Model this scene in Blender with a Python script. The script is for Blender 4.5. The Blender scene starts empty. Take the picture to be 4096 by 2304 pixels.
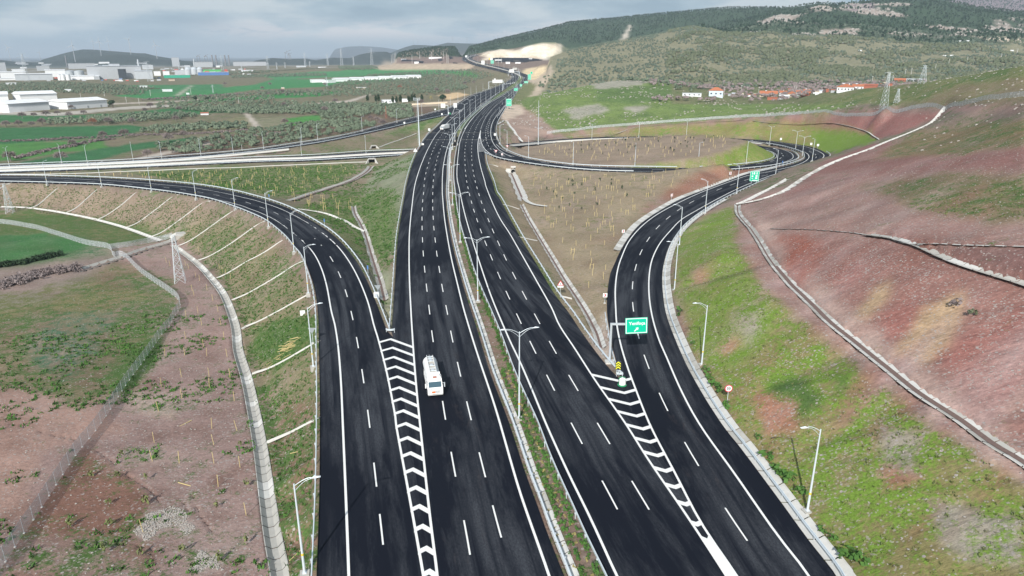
import bpy, math, random
import numpy as np
from mathutils import Vector, Matrix
from mathutils.bvhtree import BVHTree
from mathutils.geometry import delaunay_2d_cdt
random.seed(7); RNG = np.random.default_rng(7)
S = bpy.context.scene
COL = S.collection
# ------------------------------------------------------------------ camera
F = 4096 * 24 / 36; TH = math.atan((1152 - 225) / F); HC = 52.0
cam = bpy.data.cameras.new('camera'); cam.lens = 24; cam.sensor_width = 36; cam.clip_start = 1; cam.clip_end = 60000
camo = bpy.data.objects.new('camera', cam); COL.objects.link(camo)
camo.location = (0, 0, HC); camo.rotation_euler = (math.pi / 2 - TH, 0, 0); S.camera = camo
# ------------------------------------------------------------------ light
HAZE_D = 7.0e-5
SUN_EL = math.radians(34); SUN_AZ = math.radians(12.5 + 180)      # azimuth of the sun, clockwise from +Y
sd = bpy.data.lights.new('sun', 'SUN'); sd.energy = 4.6; sd.angle = math.radians(0.5); sd.color = (1.0, 0.965, 0.91)
so = bpy.data.objects.new('sun', sd); COL.objects.link(so)
sdir = Vector((math.sin(SUN_AZ) * math.cos(SUN_EL), math.cos(SUN_AZ) * math.cos(SUN_EL), math.sin(SUN_EL)))
so.rotation_euler = sdir.to_track_quat('Z', 'Y').to_euler()
S.view_settings.view_transform = 'Standard'; S.view_settings.look = 'None'
S.view_settings.exposure = 0.18; S.view_settings.gamma = 1; S.view_settings.use_curve_mapping = False
S.cycles.max_bounces = 4; S.cycles.diffuse_bounces = 2; S.cycles.glossy_bounces = 2
S.cycles.transparent_max_bounces = 16; S.cycles.volume_bounces = 0; S.cycles.use_denoising = True
S.cycles.sample_clamp_indirect = 4
def N(nt, t, **k):
    n = nt.nodes.new(t)
    for a, b in k.items():
        if a.startswith('i_'):
            key = a[2:]; key = int(key) if key.isdigit() else key
            n.inputs[key].default_value = b
        else: setattr(n, a, b)
    return n
def ramp(nt, fac, stops, interp='LINEAR'):
    r = nt.nodes.new('ShaderNodeValToRGB'); r.color_ramp.interpolation = interp
    e = r.color_ramp.elements
    while len(e) > 1: e.remove(e[-1])
    e[0].position, e[0].color = stops[0][0], (*stops[0][1], 1) if not isinstance(stops[0][1], float) else (stops[0][1],) * 3 + (1,)
    for p, c in stops[1:]:
        x = e.new(p); x.color = (*c, 1) if not isinstance(c, float) else (c, c, c, 1)
    nt.links.new(fac, r.inputs[0]); return r.outputs[0]
def mixc(nt, f, a, b, mode='MIX'):
    m = nt.nodes.new('ShaderNodeMix'); m.data_type = 'RGBA'; m.blend_type = mode
    for s, v in ((0, f), (6, a), (7, b)):
        if hasattr(v, 'is_linked'): nt.links.new(v, m.inputs[s])
        elif isinstance(v, tuple): m.inputs[s].default_value = (*v[:3], 1)
        else: m.inputs[s].default_value = v
    return m.outputs[2]
def mth(nt, op, a, b=0.0, c=None, clamp=False):
    m = nt.nodes.new('ShaderNodeMath'); m.operation = op; m.use_clamp = clamp
    for s, v in ((0, a), (1, b), (2, c)):
        if v is None: continue
        if hasattr(v, 'is_linked'): nt.links.new(v, m.inputs[s])
        else: m.inputs[s].default_value = v
    return m.outputs[0]
def s2l(r, g, b, k=1.0):
    f = lambda c: (c / 255 / 12.92 if c / 255 <= 0.04045 else ((c / 255 + 0.055) / 1.055) ** 2.4) * k
    return (f(r), f(g), f(b))
w = bpy.data.worlds.new('World'); S.world = w; w.use_nodes = True
nt = w.node_tree; nt.nodes.clear()
out = N(nt, 'ShaderNodeOutputWorld'); bg = N(nt, 'ShaderNodeBackground'); bg.inputs[1].default_value = 0.10
nt.links.new(bg.outputs[0], out.inputs[0])
sky = N(nt, 'ShaderNodeTexSky', sky_type='NISHITA', sun_disc=False, sun_elevation=SUN_EL, sun_rotation=SUN_AZ, altitude=100, dust_density=2.0)
tc = N(nt, 'ShaderNodeTexCoord'); sep = N(nt, 'ShaderNodeSeparateXYZ'); nt.links.new(tc.outputs['Generated'], sep.inputs[0])
# cloud deck seen edge on: noise over azimuth and elevation, stretched sideways
azn = mth(nt, 'ARCTAN2', sep.outputs[0], sep.outputs[1]); el = mth(nt, 'ARCSINE', sep.outputs[2])
cv = N(nt, 'ShaderNodeCombineXYZ'); nt.links.new(mth(nt, 'MULTIPLY', azn, 6.0), cv.inputs[0]); nt.links.new(mth(nt, 'MULTIPLY', el, 26.0), cv.inputs[1])
n1 = N(nt, 'ShaderNodeTexNoise', i_Scale=1.0, i_Detail=6.0, i_Roughness=0.52); nt.links.new(cv.outputs[0], n1.inputs['Vector'])
cv2 = N(nt, 'ShaderNodeCombineXYZ'); nt.links.new(mth(nt, 'MULTIPLY', azn, 14.0), cv2.inputs[0]); nt.links.new(mth(nt, 'MULTIPLY', el, 60.0), cv2.inputs[1]); cv2.inputs[2].default_value = 3.3
n2 = N(nt, 'ShaderNodeTexNoise', i_Scale=1.0, i_Detail=7.0, i_Roughness=0.6); nt.links.new(cv2.outputs[0], n2.inputs['Vector'])
c1 = ramp(nt, n1.outputs[0], [(0.36, (2.6, 3.8, 4.8)), (0.47, (3.8, 5.0, 5.9)), (0.58, (6.2, 6.9, 7.3))])
c1 = mixc(nt, 1.0, c1, ramp(nt, el, [(0.02, 1.12), (0.045, 0.98), (0.075, 0.92), (0.2, 0.95)]), 'MULTIPLY')
# warm lit cumulus tops in one band just above the horizon haze
band = ramp(nt, el, [(0.006, 0.0), (0.016, 1.0), (0.034, 0.9), (0.050, 0.0)])
azm = ramp(nt, mth(nt, 'ADD', mth(nt, 'MULTIPLY', azn, 1.0), 0.6), [(0.16, 0.0), (0.26, 1.0), (0.66, 0.9), (0.74, 0.0)])
puff = mth(nt, 'MULTIPLY', mth(nt, 'MULTIPLY', band, azm), ramp(nt, n2.outputs[0], [(0.44, 0.0), (0.53, 1.0)]))
c2 = mixc(nt, mth(nt, 'MULTIPLY', puff, 0.8), c1, (8.8, 8.2, 8.2))
hz = ramp(nt, el, [(0.0, 1.0), (0.012, 0.75), (0.03, 0.0)])
c3 = mixc(nt, hz, c2, (2.5, 4.2, 5.3))
c4 = mixc(nt, ramp(nt, el, [(0.15, 0.88), (0.5, 0.55)]), sky.outputs[0], c3)
nt.links.new(c4, bg.inputs[0])

# ------------------------------------------------------------------ projection helpers (place things by where the photograph shows them, at a known height)
def raydir(sx, sy):
    u = (sx - 2048) / F; v = (sy - 1152) / F
    return u, math.cos(TH) - v * math.sin(TH), -math.sin(TH) - v * math.cos(TH)
def G(sx, sy, z=0.0):
    a, b, c = raydir(sx, sy); t = (z - HC) / c
    return (a * t, b * t, z)
def proj(x, y, z):
    x = np.asarray(x, float); y = np.asarray(y, float); z = np.asarray(z, float) - HC
    d = y * math.cos(TH) - z * math.sin(TH); v = -y * math.sin(TH) - z * math.cos(TH)
    d = np.where(d > 1, d, 1e-3)
    return 2048 + F * x / d, 1152 + F * v / d
def Z(ox, oy, pts, k=0.42702): return [(ox + a * k, oy + b * k) for a, b in pts]
def zmain(D): return float(np.interp(D, [0, 1250, 1640, 1900, 2200, 2400, 2700], [0, 0, 5, 20, 40, 50, 64]))
def Gm(sx, sy):                                   # main line: height follows distance
    a, b, c = raydir(sx, sy); lo, hi = 20.0, 2700.0
    for _ in range(45):
        D = (lo + hi) / 2
        if HC + c / b * D > zmain(D): lo = D
        else: hi = D
    return (a / b * D, D, zmain(D))
def zpx(tab): return lambda sx, sy: float(np.interp(sx, [t[0] for t in tab], [t[1] for t in tab]))
def line(pts, zf=0.0):
    if zf == 'm': return [Gm(*p[:2]) for p in pts]
    if callable(zf): return [G(p[0], p[1], zf(p[0], p[1])) for p in pts]
    return [G(p[0], p[1], p[2] if len(p) > 2 else zf) for p in pts]
def resample(pts, step, n=None):
    P = np.array(pts, float); m = len(P)
    if m > 2:                                      # Catmull-Rom densify
        Q = []
        for i in range(m - 1):
            p0, p1, p2, p3 = P[max(i - 1, 0)], P[i], P[i + 1], P[min(i + 2, m - 1)]
            for t in np.linspace(0, 1, 9)[:-1]:
                Q.append(0.5 * ((2 * p1) + (-p0 + p2) * t + (2 * p0 - 5 * p1 + 4 * p2 - p3) * t * t + (-p0 + 3 * p1 - 3 * p2 + p3) * t ** 3))
        Q.append(P[-1]); P = np.array(Q)
    d = np.r_[0, np.cumsum(np.linalg.norm(np.diff(P[:, :2], axis=0), axis=1))]
    if n is None: n = max(2, int(d[-1] / step) + 1)
    s = np.linspace(0, d[-1], n)
    R = np.stack([np.interp(s, d, P[:, k]) for k in range(3)], 1)
    return R
def smooth(R, k=2, it=2):
    R = R.copy()
    for _ in range(it):
        R[1:-1] = (R[:-2] + 2 * R[1:-1] + R[2:]) / 4
    return R
def tang(R):
    T = np.gradient(R[:, :2], axis=0); T /= np.maximum(np.linalg.norm(T, axis=1), 1e-6)[:, None]; return T
def offset(R, o, dz=0.0):
    T = tang(R); Q = R.copy(); Q[:, 0] += T[:, 1] * o; Q[:, 1] -= T[:, 0] * o; Q[:, 2] += dz; return Q      # +o = right of travel
def cut(R, a, b):                                  # keep stations whose distance along is a..b
    d = np.r_[0, np.cumsum(np.linalg.norm(np.diff(R[:, :2], axis=0), axis=1))]
    return R[(d >= a) & (d <= b)]

# ------------------------------------------------------------------ traced roads (source pixels)
LR_L = [(1262, 2420), (1267, 2304), (1278, 1960), (1280, 1704), (1280, 1599), (1277.6, 1471), (1275, 1343), (1273, 1262), (1260, 1160), (1239, 1092), (1213.5, 1027.6), (1184, 993), (1154, 955), (1111, 916.5), (1064, 882), (1000, 852.5), (939.5, 829), (845.5, 798), (726, 776), (598, 759), (405.7, 740), (188, 732), (0, 728), (-300, 724)]
LR_R = [(1546.6, 1322), (1491, 1177), (1448.4, 1083), (1409.9, 1023.3), (1363, 967.8), (1307.5, 920.8), (1239, 878), (1162, 837.5), (1085.4, 807.6), (1000, 783.3), (940, 768), (811, 744.8), (640.5, 727), (427, 713.5), (213.5, 706.5), (0, 703.5), (-300, 701)]
LR_wl = [(1396, 2420), (1395, 2304), (1384, 2003), (1371.5, 1704), (1363, 1513.5), (1352.3, 1385), (1339.5, 1300), (1324.5, 1241), (1307.5, 1147), (1286, 1074.5), (1256, 1014.8), (1213.5, 963.5), (1162, 921), (1106.8, 882.4), (1051, 854.6), (1000, 835.4), (939, 815), (790, 783), (640.5, 761), (427, 738), (213.5, 728.5), (0, 725), (-300, 721)]
LR_wr = [(1712, 2420), (1694, 2304), (1640.5, 2003), (1585, 1704), (1580.8, 1663), (1546.6, 1488), (1512.4, 1355.5), (1495.3, 1300), (1469.7, 1202.6), (1431.3, 1108.7), (1392.9, 1040.4), (1350.2, 984.9), (1298.9, 937.9), (1239, 895), (1170.8, 856.8), (1106.8, 829), (1042.7, 807.6), (982, 791.8), (854, 764), (683.2, 740.6), (469.7, 723.5), (256, 713.7), (0, 709.4), (-300, 706)]
LR_d = [(1556, 2400), (1533.8, 2190.8), (1499.6, 1887.6), (1474, 1667), (1450.5, 1498.6), (1429, 1366), (1407, 1258), (1384.3, 1170.6), (1358.7, 1100), (1327.5, 1038), (1291.7, 987.9), (1249.8, 944), (1205, 908.9), (1153.7, 876.8), (1102.5, 851.6), (1047, 830), (995, 811.9), (936, 796), (866.9, 780), (801, 768), (734.5, 758.5), (665, 749.5), (591.4, 741.8), (517, 736), (439.8, 731), (360, 727), (277.6, 724), (192, 721), (102.5, 719), (14, 717)]
zLR = zpx([(-300, -9.5), (0, -9), (406, -8.5), (606, -6.8), (785, -4.2), (942, -2.6), (1075, -1.2), (1200, 0), (3000, 0)])
GORE1 = [(1737, 2420), (1722, 2304), (1679, 2003), (1634, 1715), (1600, 1500), (1574, 1355), (1566, 1330)]
LM_L = [(1568, 1331), (1574, 1241), (1580.8, 1134), (1587, 1027.6), (1593.6, 942), (1606.4, 856.8), (1619.2, 784), (1627.7, 734), (1644.8, 670), (1666, 614.8), (1691.8, 572), (1721.7, 531.5), (1747.3, 508), (1781.4, 473.8), (1798, 459)]
LM_L2 = [(1794, 433), (1811, 425.5), (1835.9, 410), (1871.8, 388.4), (1907.7, 373), (1943.5, 362.4), (1979.4, 349), (2015.3, 332.8), (2042, 316.6), (2047.6, 305.9), (2040.4, 297.8), (2027.9, 293.3), (1997.4, 285.2), (1961.5, 276.3), (1925.6, 267.3), (1889.7, 258.3), (1862.8, 247.6), (1848.4, 238.6), (1849.3, 229.6), (1862.8, 223.3), (1886, 218.8), (1907.7, 216)]
LM_wl = [(1757, 2420), (1749.4, 2304), (1717.4, 2045.6), (1683, 1725), (1668, 1577.6), (1655.5, 1428), (1647, 1300), (1644.8, 1262), (1638.4, 1134), (1636.3, 1027.6), (1638.4, 920.8), (1649, 814), (1657.6, 750), (1670.4, 700), (1691.8, 640.4), (1717.4, 584.9), (1743, 542), (1768.6, 512.3), (1802.8, 478), (1832.7, 452.5), (1858.3, 431)]
LM_wr = [(2232, 2420), (2197, 2304), (2100, 2028.5), (2059, 1900), (1982, 1633), (1918, 1441), (1888.2, 1347.8), (1854, 1232.5), (1828.4, 1130), (1807, 1040), (1790, 950.7), (1777.2, 865.3), (1770.8, 792.7), (1769, 760), (1770, 700), (1775, 653.5), (1787, 598.6), (1802.6, 557.4), (1823.2, 519.6), (1847, 488.7), (1874.7, 461), (1905, 434), (1939, 406), (1995, 369)]
LM_R = [(2296, 2420), (2256, 2304), (2187.9, 2131), (2140.9, 1998.6), (2098.2, 1883), (2033.4, 1684), (1960.8, 1492), (1909.6, 1322), (1866.9, 1189.8), (1837, 1087), (1811.3, 989), (1794.3, 899.5), (1785.7, 835.4), (1780.6, 770), (1783.6, 713), (1787, 639.8), (1799, 584.8), (1819.8, 536.8), (1840.4, 505.9), (1861, 481.8), (1892, 454), (1922, 428), (1961.5, 399), (1997, 372), (2033, 347), (2060, 329), (2072.7, 316.6), (2076, 307.6), (2069, 300.5), (2051, 291.5), (2015, 280.7), (1979.4, 271.8), (1943.5, 264.6), (1907.7, 254.7), (1880.7, 244.9), (1870, 237.7), (1868, 232.3), (1877, 226.9), (1893.3, 222.4), (1914.8, 217)]
LM_d1 = [(1905, 2380), (1871, 2165), (1814.8, 1866), (1777, 1648), (1752, 1482), (1730, 1347.8), (1717.4, 1241), (1706.7, 1151.4), (1698.6, 1077.5), (1693, 1014.8), (1690, 960.5), (1688.4, 913.6), (1688, 872.6), (1689.2, 835.4), (1690.9, 802.5), (1693.9, 773.5), (1699, 715), (1708.9, 672.4), (1726, 617), (1746.4, 570), (1766.5, 540), (1787.8, 508.6), (1808.8, 485), (1840, 452.6), (1864, 430), (1905, 401), (1950, 377), (1990, 358)]
LM_d2 = [(2080, 2380), (2005.6, 2152), (1928.8, 1857.7), (1875.4, 1641.6), (1836, 1477), (1807, 1345.7), (1787, 1239.8), (1769.5, 1151.4), (1757.5, 1078), (1747.3, 1015.6), (1740.9, 961.4), (1735.8, 914.4), (1732.8, 872.6), (1731, 835.4), (1730.6, 802.5), (1731, 773.5), (1733.2, 721.5), (1739.8, 678), (1747, 642.5), (1756, 611.6), (1771.7, 570.4), (1789, 537.8), (1801.6, 517.9), (1819.8, 493.8), (1837, 475), (1861, 452.6), (1885, 432), (1930, 400), (1975, 374), (2010, 354)]
RM_L = [(2488, 2420), (2435.6, 2304), (2367, 2169.5), (2307.5, 2037), (2254, 1921.8), (2209.2, 1819.3), (2166.5, 1704), (2115.3, 1594.6), (2064, 1479), (2016, 1347.8), (1977.9, 1258), (1935, 1160), (1901, 1074.5), (1875.4, 989), (1854, 920.8), (1837, 848), (1828.4, 784), (1819.9, 713), (1820.7, 666), (1826.3, 614.8), (1837, 559), (1854, 512), (1874.7, 481.8), (1902, 454), (1940, 421), (1965, 404), (1997.4, 386), (2033, 365), (2060, 345), (2078, 331), (2088.9, 316.6), (2088.9, 307.6), (2079.9, 300.5), (2060, 291.5), (2033, 282.5), (1979.4, 267.3), (1943.5, 257.4), (1907.7, 248.4), (1884.3, 241.3), (1873.6, 235.9), (1873.6, 230.5), (1886, 225), (1911, 219.7)]
RM_wl = [(2528, 2420), (2467.6, 2304), (2363, 2075.5), (2273.3, 1891.9), (2187.9, 1704), (2132.4, 1569), (2081, 1449.5), (2031, 1343.6), (1965, 1185.6), (1918, 1048.9), (1879.7, 929.3), (1854, 835.4), (1837, 755), (1828.4, 713), (1828.4, 666), (1833.5, 612), (1840, 567.7), (1854, 530), (1871, 499), (1895, 468), (1922.8, 440.6), (1943, 420), (1985, 396), (2024.8, 374)]
RM_d1 = [(2690, 2400), (2597.8, 2276), (2437.7, 1977.3), (2303.2, 1727), (2205.8, 1537.8), (2132.4, 1391), (2075.6, 1275), (2030.7, 1179), (1995, 1099.3), (1966.4, 1031.8), (1943.7, 975), (1923.7, 924.2), (1908.7, 881), (1895.9, 842.7), (1886, 808.5), (1878, 777.8), (1866.9, 725.8), (1861.7, 683), (1859.6, 640.4), (1860, 597), (1870, 547), (1886, 507.6), (1900.5, 483.5), (1916, 463), (1934.8, 440.6), (1960, 416), (1999.2, 391), (2030, 370), (2060, 348)]
RM_d2 = [(2850, 2400), (2738.7, 2267.7), (2554.3, 1968.8), (2407.8, 1722.7), (2295.5, 1534.9), (2210, 1387.5), (2147.3, 1273), (2096, 1178.3), (2054.7, 1098.9), (2021.4, 1031.8), (1995, 974.2), (1972.3, 924.2), (1954.4, 881), (1938.6, 842.7), (1925.8, 808.5), (1916, 777.8), (1901, 725.8), (1892.5, 683), (1887.3, 640.4), (1887, 583), (1893, 547), (1902, 518), (1914, 492), (1929.7, 469.8), (1950.3, 444), (1975, 419), (2015, 392), (2050, 365), (2080, 342)]
RM_wr = [(2975, 2420), (2905.3, 2304), (2747.3, 2062.7), (2597.8, 1845), (2495.3, 1684), (2384.3, 1526.3), (2298.9, 1394), (2237, 1300), (2205, 1228.3), (2145.2, 1121.5), (2089.7, 1023.3), (2038.4, 933.6), (2000, 873.8), (1969.3, 809.8), (1943.7, 745), (1939.4, 725.8), (1924.5, 674.5), (1913.8, 623.3), (1910.8, 584.8), (1914, 557), (1922, 522)]
RM_dot = [(1922.8, 518), (1929.7, 497), (1940, 475), (1957, 451), (1971, 433.7), (1995, 413), (2030, 386), (2068, 354)]
GORE2 = [(2990, 2420), (2913, 2304), (2795, 2085), (2722, 1950), (2654, 1837), (2598, 1763), (2544, 1685), (2508, 1600), (2486, 1522)]
RM_R = [(2476, 1512), (2465.4, 1505), (2410, 1441), (2354.4, 1368), (2307.5, 1300), (2277.6, 1253.9), (2213.5, 1168.5), (2149.5, 1061.7), (2089.7, 963.5), (2042.7, 878), (2000, 797), (1982, 771.4), (1969.3, 725.8), (1943.7, 657.5), (1938, 613)]
RM_R2 = [(1992, 572), (1985, 554), (1981, 526), (1985, 498), (1997, 471.5), (2009, 451), (2024, 428), (2051, 395), (2069, 366), (2087, 342), (2105, 326.6), (2114, 314.8), (2115.8, 304), (2105, 296.9), (2087, 290.6), (2060, 280.7), (2033, 273.6), (1997.4, 266.4), (1961.5, 259), (1925.6, 250.2), (1900.5, 242), (1889.7, 235.9), (1889.7, 230.5), (1900.5, 225), (1916.6, 221.5)]
RR_L = [(2486.8, 1513.5), (2474, 1470.8), (2452.6, 1398), (2444, 1342.7), (2429, 1262), (2429, 1177), (2439.8, 1100), (2459, 1053), (2482.5, 1002), (2521, 942), (2568, 891), (2640.5, 841.8), (2726, 794.8), (2832.7, 753.5), (2939.4, 713), (2995, 694), (3048, 684), (3112, 670), (3160, 659), (3195, 648), (3218, 635.9), (3221, 622.3), (3210.9, 611.4), (3183.7, 600.5), (3134.8, 587), (3066.8, 574.7), (3012.5, 567), (2940, 562), (2800, 555), (2640, 554), (2559, 554.5), (2384, 558), (2213.5, 568), (2085, 579), (2030, 584)]
RR_R = [(3396, 2420), (3346, 2304), (3230.9, 2156.6), (3119.8, 2003), (2960.8, 1789.4), (2892.5, 1704), (2811.3, 1577.6), (2747.3, 1462.3), (2700.3, 1355.5), (2664, 1253.9), (2651.2, 1168.5), (2649, 1100), (2657.6, 1044.6), (2679, 980.6), (2717.4, 920.8), (2768.6, 873.8), (2832.7, 831), (2896.7, 794.8), (2982, 754.3), (3046, 725.8), (3120, 700), (3200, 680), (3260, 660), (3300, 640), (3316, 622), (3300, 609), (3268, 594), (3229.9, 584), (3148.4, 571), (3066.8, 561.5), (2990.8, 556.9), (2900, 552), (2780, 548), (2640, 545.5), (2559, 545.5), (2384, 548.6), (2213.5, 559), (2085.4, 570), (2021, 575)]
RR_wl = [(3020, 2420), (2948, 2304), (2802.8, 2088.3), (2700, 1891.9), (2602, 1704), (2542.3, 1556), (2508, 1462.3), (2482.5, 1376.9), (2467.6, 1300), (2463.3, 1241), (2461.2, 1155.7), (2469.7, 1083), (2486.8, 1027.6), (2516.7, 963.5), (2563.7, 908), (2623.4, 861), (2700.3, 818), (2790, 775.6), (2849.8, 752), (2945, 717), (3000, 700), (3060, 690), (3125, 676), (3175, 664), (3212, 650), (3233, 635), (3235, 622), (3222, 610), (3190, 599), (3138, 585), (3066.8, 572.5), (3012.5, 566)]
RR_wr = [(3300, 2420), (3237.3, 2304), (3100, 2126.7), (2939.4, 1896), (2802.8, 1704), (2726, 1564.8), (2666, 1428), (2632, 1347.8), (2606.4, 1253.9), (2595.7, 1168.5), (2597.8, 1091.6), (2610.6, 1031.8), (2640.5, 972), (2683.2, 920.8), (2726, 878), (2790, 839.7), (2866.9, 797), (2960.8, 750), (3030, 722), (3100, 697), (3185, 677), (3245, 657), (3283, 638), (3296, 622), (3282, 609), (3255, 597), (3218, 586), (3148.4, 573.5), (3066.8, 564), (2990.8, 559)]
RR_d = [(3160, 2400), (2943.7, 2096.9), (2766.5, 1816.7), (2655.5, 1611.7), (2587, 1449.5), (2550.9, 1332.9), (2531.6, 1223), (2530.3, 1138.6), (2543, 1068), (2564.5, 1007.5), (2594.4, 955), (2629.9, 910), (2671.7, 871.7), (2717.4, 837.5), (2767.8, 807.6), (2819.9, 781.2), (2876.2, 757.3), (2934, 736), (2990.7, 718), (3056.9, 702), (3120, 686), (3185, 668), (3240, 648), (3264, 630), (3262, 618), (3240, 606), (3200, 593)]
zRRp = lambda sx, sy: 0.0 if sy > 640 else (float(np.interp(sy, [545, 556, 575, 600, 640], [-3.6, -3.2, -2, -0.5, 0])) if sx > 2990 else float(np.interp(sx, [2050, 2400, 2990], [-8.2, -7.5, -3.2])))
LP_U = [(1992, 572), (2001, 584), (2014, 597), (2043, 612), (2068, 622), (2106.8, 634), (2192, 649), (2299, 661.7), (2427, 668), (2597.8, 671), (2708.9, 672), (2800, 671), (2915, 664), (2985, 657.5), (3050, 648.5), (3091, 636), (3100, 625), (3090, 612), (3061, 604), (3030, 594), (2995, 583), (2900, 574), (2780, 568), (2640, 566), (2559, 565), (2384, 567), (2213.5, 577), (2085, 589), (2060, 592)]
LP_O = [(1941, 612), (1948, 615), (1982, 630), (2024.8, 640.4), (2085.4, 651), (2170.8, 663), (2298.9, 677), (2427, 685.5), (2533.8, 688.2), (2650, 690), (2800, 688), (2933.7, 680), (2999, 674), (3066.8, 667), (3121, 657.6), (3162, 648), (3186.4, 635.9), (3189, 625), (3172.8, 610), (3134.8, 596), (3094, 588), (3026, 578.4), (2960, 571), (2880, 564), (2780, 560), (2640, 557.5), (2559, 557), (2384, 560.5), (2213.5, 570.5), (2085, 581.5), (2045, 586)]
zLPp = lambda sx, sy: 0.0 if (sy > 640 or (sx < 2400 and sy > 2400 * 0.0 + np.interp(sx, [1930, 2060, 2100, 2400], [480, 597, 600, 640]))) else (float(np.interp(sy, [560, 590, 612, 640], [-5, -3.5, -1.5, 0])) if sx > 2960 else float(np.interp(sx, [2050, 2400, 2960], [-8.2, -7.5, -5])))
SL_D = [(1798.5, 458.6), (1795, 459.4), (1781, 462), (1640.5, 493), (1555, 514), (1427, 542), (1299, 567.8), (1170.8, 588), (1042.7, 606), (940, 617), (811, 630), (683, 638.5), (512, 650), (341, 657.5), (150, 665), (0, 671), (-300, 680)]
SL_U = [(1811, 425.5), (1794, 433), (1740, 447), (1683, 463), (1555, 495), (1427, 529), (1299, 555.5), (1170.8, 575), (1042.7, 594.5), (939.4, 606), (811, 617), (726, 623), (512.4, 640), (341.6, 647.5), (150, 655), (0, 660.5), (-300, 668)]
zSL = zpx([(-300, -11), (0, -11), (800, -10.3), (1054, -9), (1271, -7), (1449, -4.5), (1588, -2.5), (1798, 0)])
XR_U = [(1830, 585), (1700, 597), (1640.5, 600.5), (1469.7, 606), (1256, 621), (1100, 627), (1000, 631), (854, 639), (726, 645.5), (555, 656), (341, 665), (150, 673), (0, 679), (-300, 690)]
XR_L = [(1830, 606), (1700, 617), (1615, 622), (1427, 634), (1213.5, 644.6), (1100, 647), (1000, 650), (854, 656.6), (700, 664), (555, 670), (299, 681), (150, 686), (0, 691), (-300, 700)]
zXR = zpx([(-300, -11), (0, -11), (900, -10.5), (1200, -10), (1900, -9)])
# ------------------------------------------------------------------ road surfaces as edge pairs
def pair(L, R, step=4.0):
    L = resample(L, step); n = len(L); return L, resample(R, step, n=n)
e = {}
g1 = line(GORE1); lrL = line(LR_L, zLR); lrR = line(LR_R, zLR); lmL = line(LM_L, 'm'); lmL2 = line(LM_L2, 'm'); lmR = line(LM_R, 'm')
rmL = line(RM_L, 'm'); rmR = line(RM_R, 'm'); rmR2 = line(RM_R2, 'm'); g2 = line(GORE2)
rrL = line(RR_L, zRRp); rrR = line(RR_R, zRRp); lpU = line(LP_U, zLPp); lpO = line(LP_O, zLPp)
slD = line(SL_D, zSL); slU = line(SL_U, zSL); xrU = line(XR_U, zXR); xrL = line(XR_L, zXR)
def split_at(P, D):                                # index of first station farther than D
    for i, p in enumerate(P):
        if p[1] > D: return i
    return len(P)
# ramp: south part up to the gore, north part beyond it
k = split_at(lrL, 122.5)
EDG = {}
EDG['ramp_left_south'] = (lrL[:k + 1], g1 + [lrR[0]]); EDG['ramp_left_north'] = (lrL[k:], lrR)
kr = split_at(lmR, 124.5); jr = split_at(lmR, 690)
EDG['main_left_south'] = (g1 + [lmL[0]], lmR[:kr + 1]); EDG['main_left_mid'] = (lmL, lmR[kr:jr + 1]); EDG['main_left_far'] = ([lmL[-1]] + lmL2[1:], lmR[jr:])
kl = split_at(rmL, 104); kg = split_at(rmL, 470); kb = split_at(rmL, 500)
EDG['main_right_south'] = (rmL[:kl + 1], g2 + [rmR[0]]); EDG['main_right_mid'] = (rmL[kl:kg + 1], rmR); EDG['main_right_far'] = (rmL[kg:], [rmR[-1]] + rmR2)
kk = split_at(rrR, 104)
EDG['ramp_right_south'] = (g2 + [rrL[0]], rrR[:kk + 1]); EDG['ramp_right_north'] = (rrL, rrR[kk:])
EDG['loop_ramp'] = (lpO, lpU)
EDG['slip_road'] = (slU, slD); EDG['cross_road'] = (xrU, xrL)
PAIR = {k_: pair(resample(a, 3), resample(b, 3)) for k_, (a, b) in EDG.items()}
def strip_mesh(L, R, dz=0.0, cross=1):
    n = len(L); V = []
    for i in range(n):
        for j in range(cross + 1):
            t = j / cross; p = L[i] * (1 - t) + R[i] * t; V.append((p[0], p[1], p[2] + dz))
    c = cross + 1
    Fc = [(i * c + j, i * c + j + 1, (i + 1) * c + j + 1, (i + 1) * c + j) for i in range(n - 1) for j in range(cross)]
    return V, Fc
def bvh_of(pairs, widen=0.0):
    V, Fc = [], []
    for L, R in pairs:
        L = L.copy(); R = R.copy()
        if widen:
            d = R - L; d[:, 2] = 0; d /= np.maximum(np.linalg.norm(d, axis=1), 1e-6)[:, None]; L = L - d * widen; R = R + d * widen
        v, f = strip_mesh(L, R); o = len(V); V += v; Fc += [tuple(a + o for a in q) for q in f]
    return BVHTree.FromPolygons([Vector(a) for a in V], Fc)
# toe of an embankment: height for which the ground run from the road edge is k times the drop
def toe(sx, sy, edge, k=1.75, lo=-22, hi=-0.2, z0=None):
    E = np.array(edge)
    for _ in range(30):
        z = (lo + hi) / 2; p = np.array(G(sx, sy, z)); d = np.linalg.norm(E[:, :2] - p[:2], axis=1); i = d.argmin()
        if d[i] > k * (E[i, 2] - z): hi = z      # too far away for this drop: lower
        else: lo = z
    return (p[0], p[1], z)
lrLr = resample(lrL, 2)
TOE = [(0, 826.8), (128, 832.4), (299, 860), (405.7, 883.6), (503.9, 911.4), (632, 958.4), (700.3, 986), (790, 1054.4), (849.8, 1118.5), (896.7, 1182.5), (939.4, 1297.8), (952.3, 1399.5), (986.4, 1514.8), (1016.3, 1655.7), (1042, 1797), (1067.6, 1981.6), (1088.9, 2131), (1119.6, 2293), (1138, 2420)]
TOE3 = [toe(x, y, lrLr) for x, y in TOE]
def zl_of(D): return float(np.interp(D, [p[1] for p in TOE3[::-1]], [p[2] for p in TOE3[::-1]]))
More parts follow.
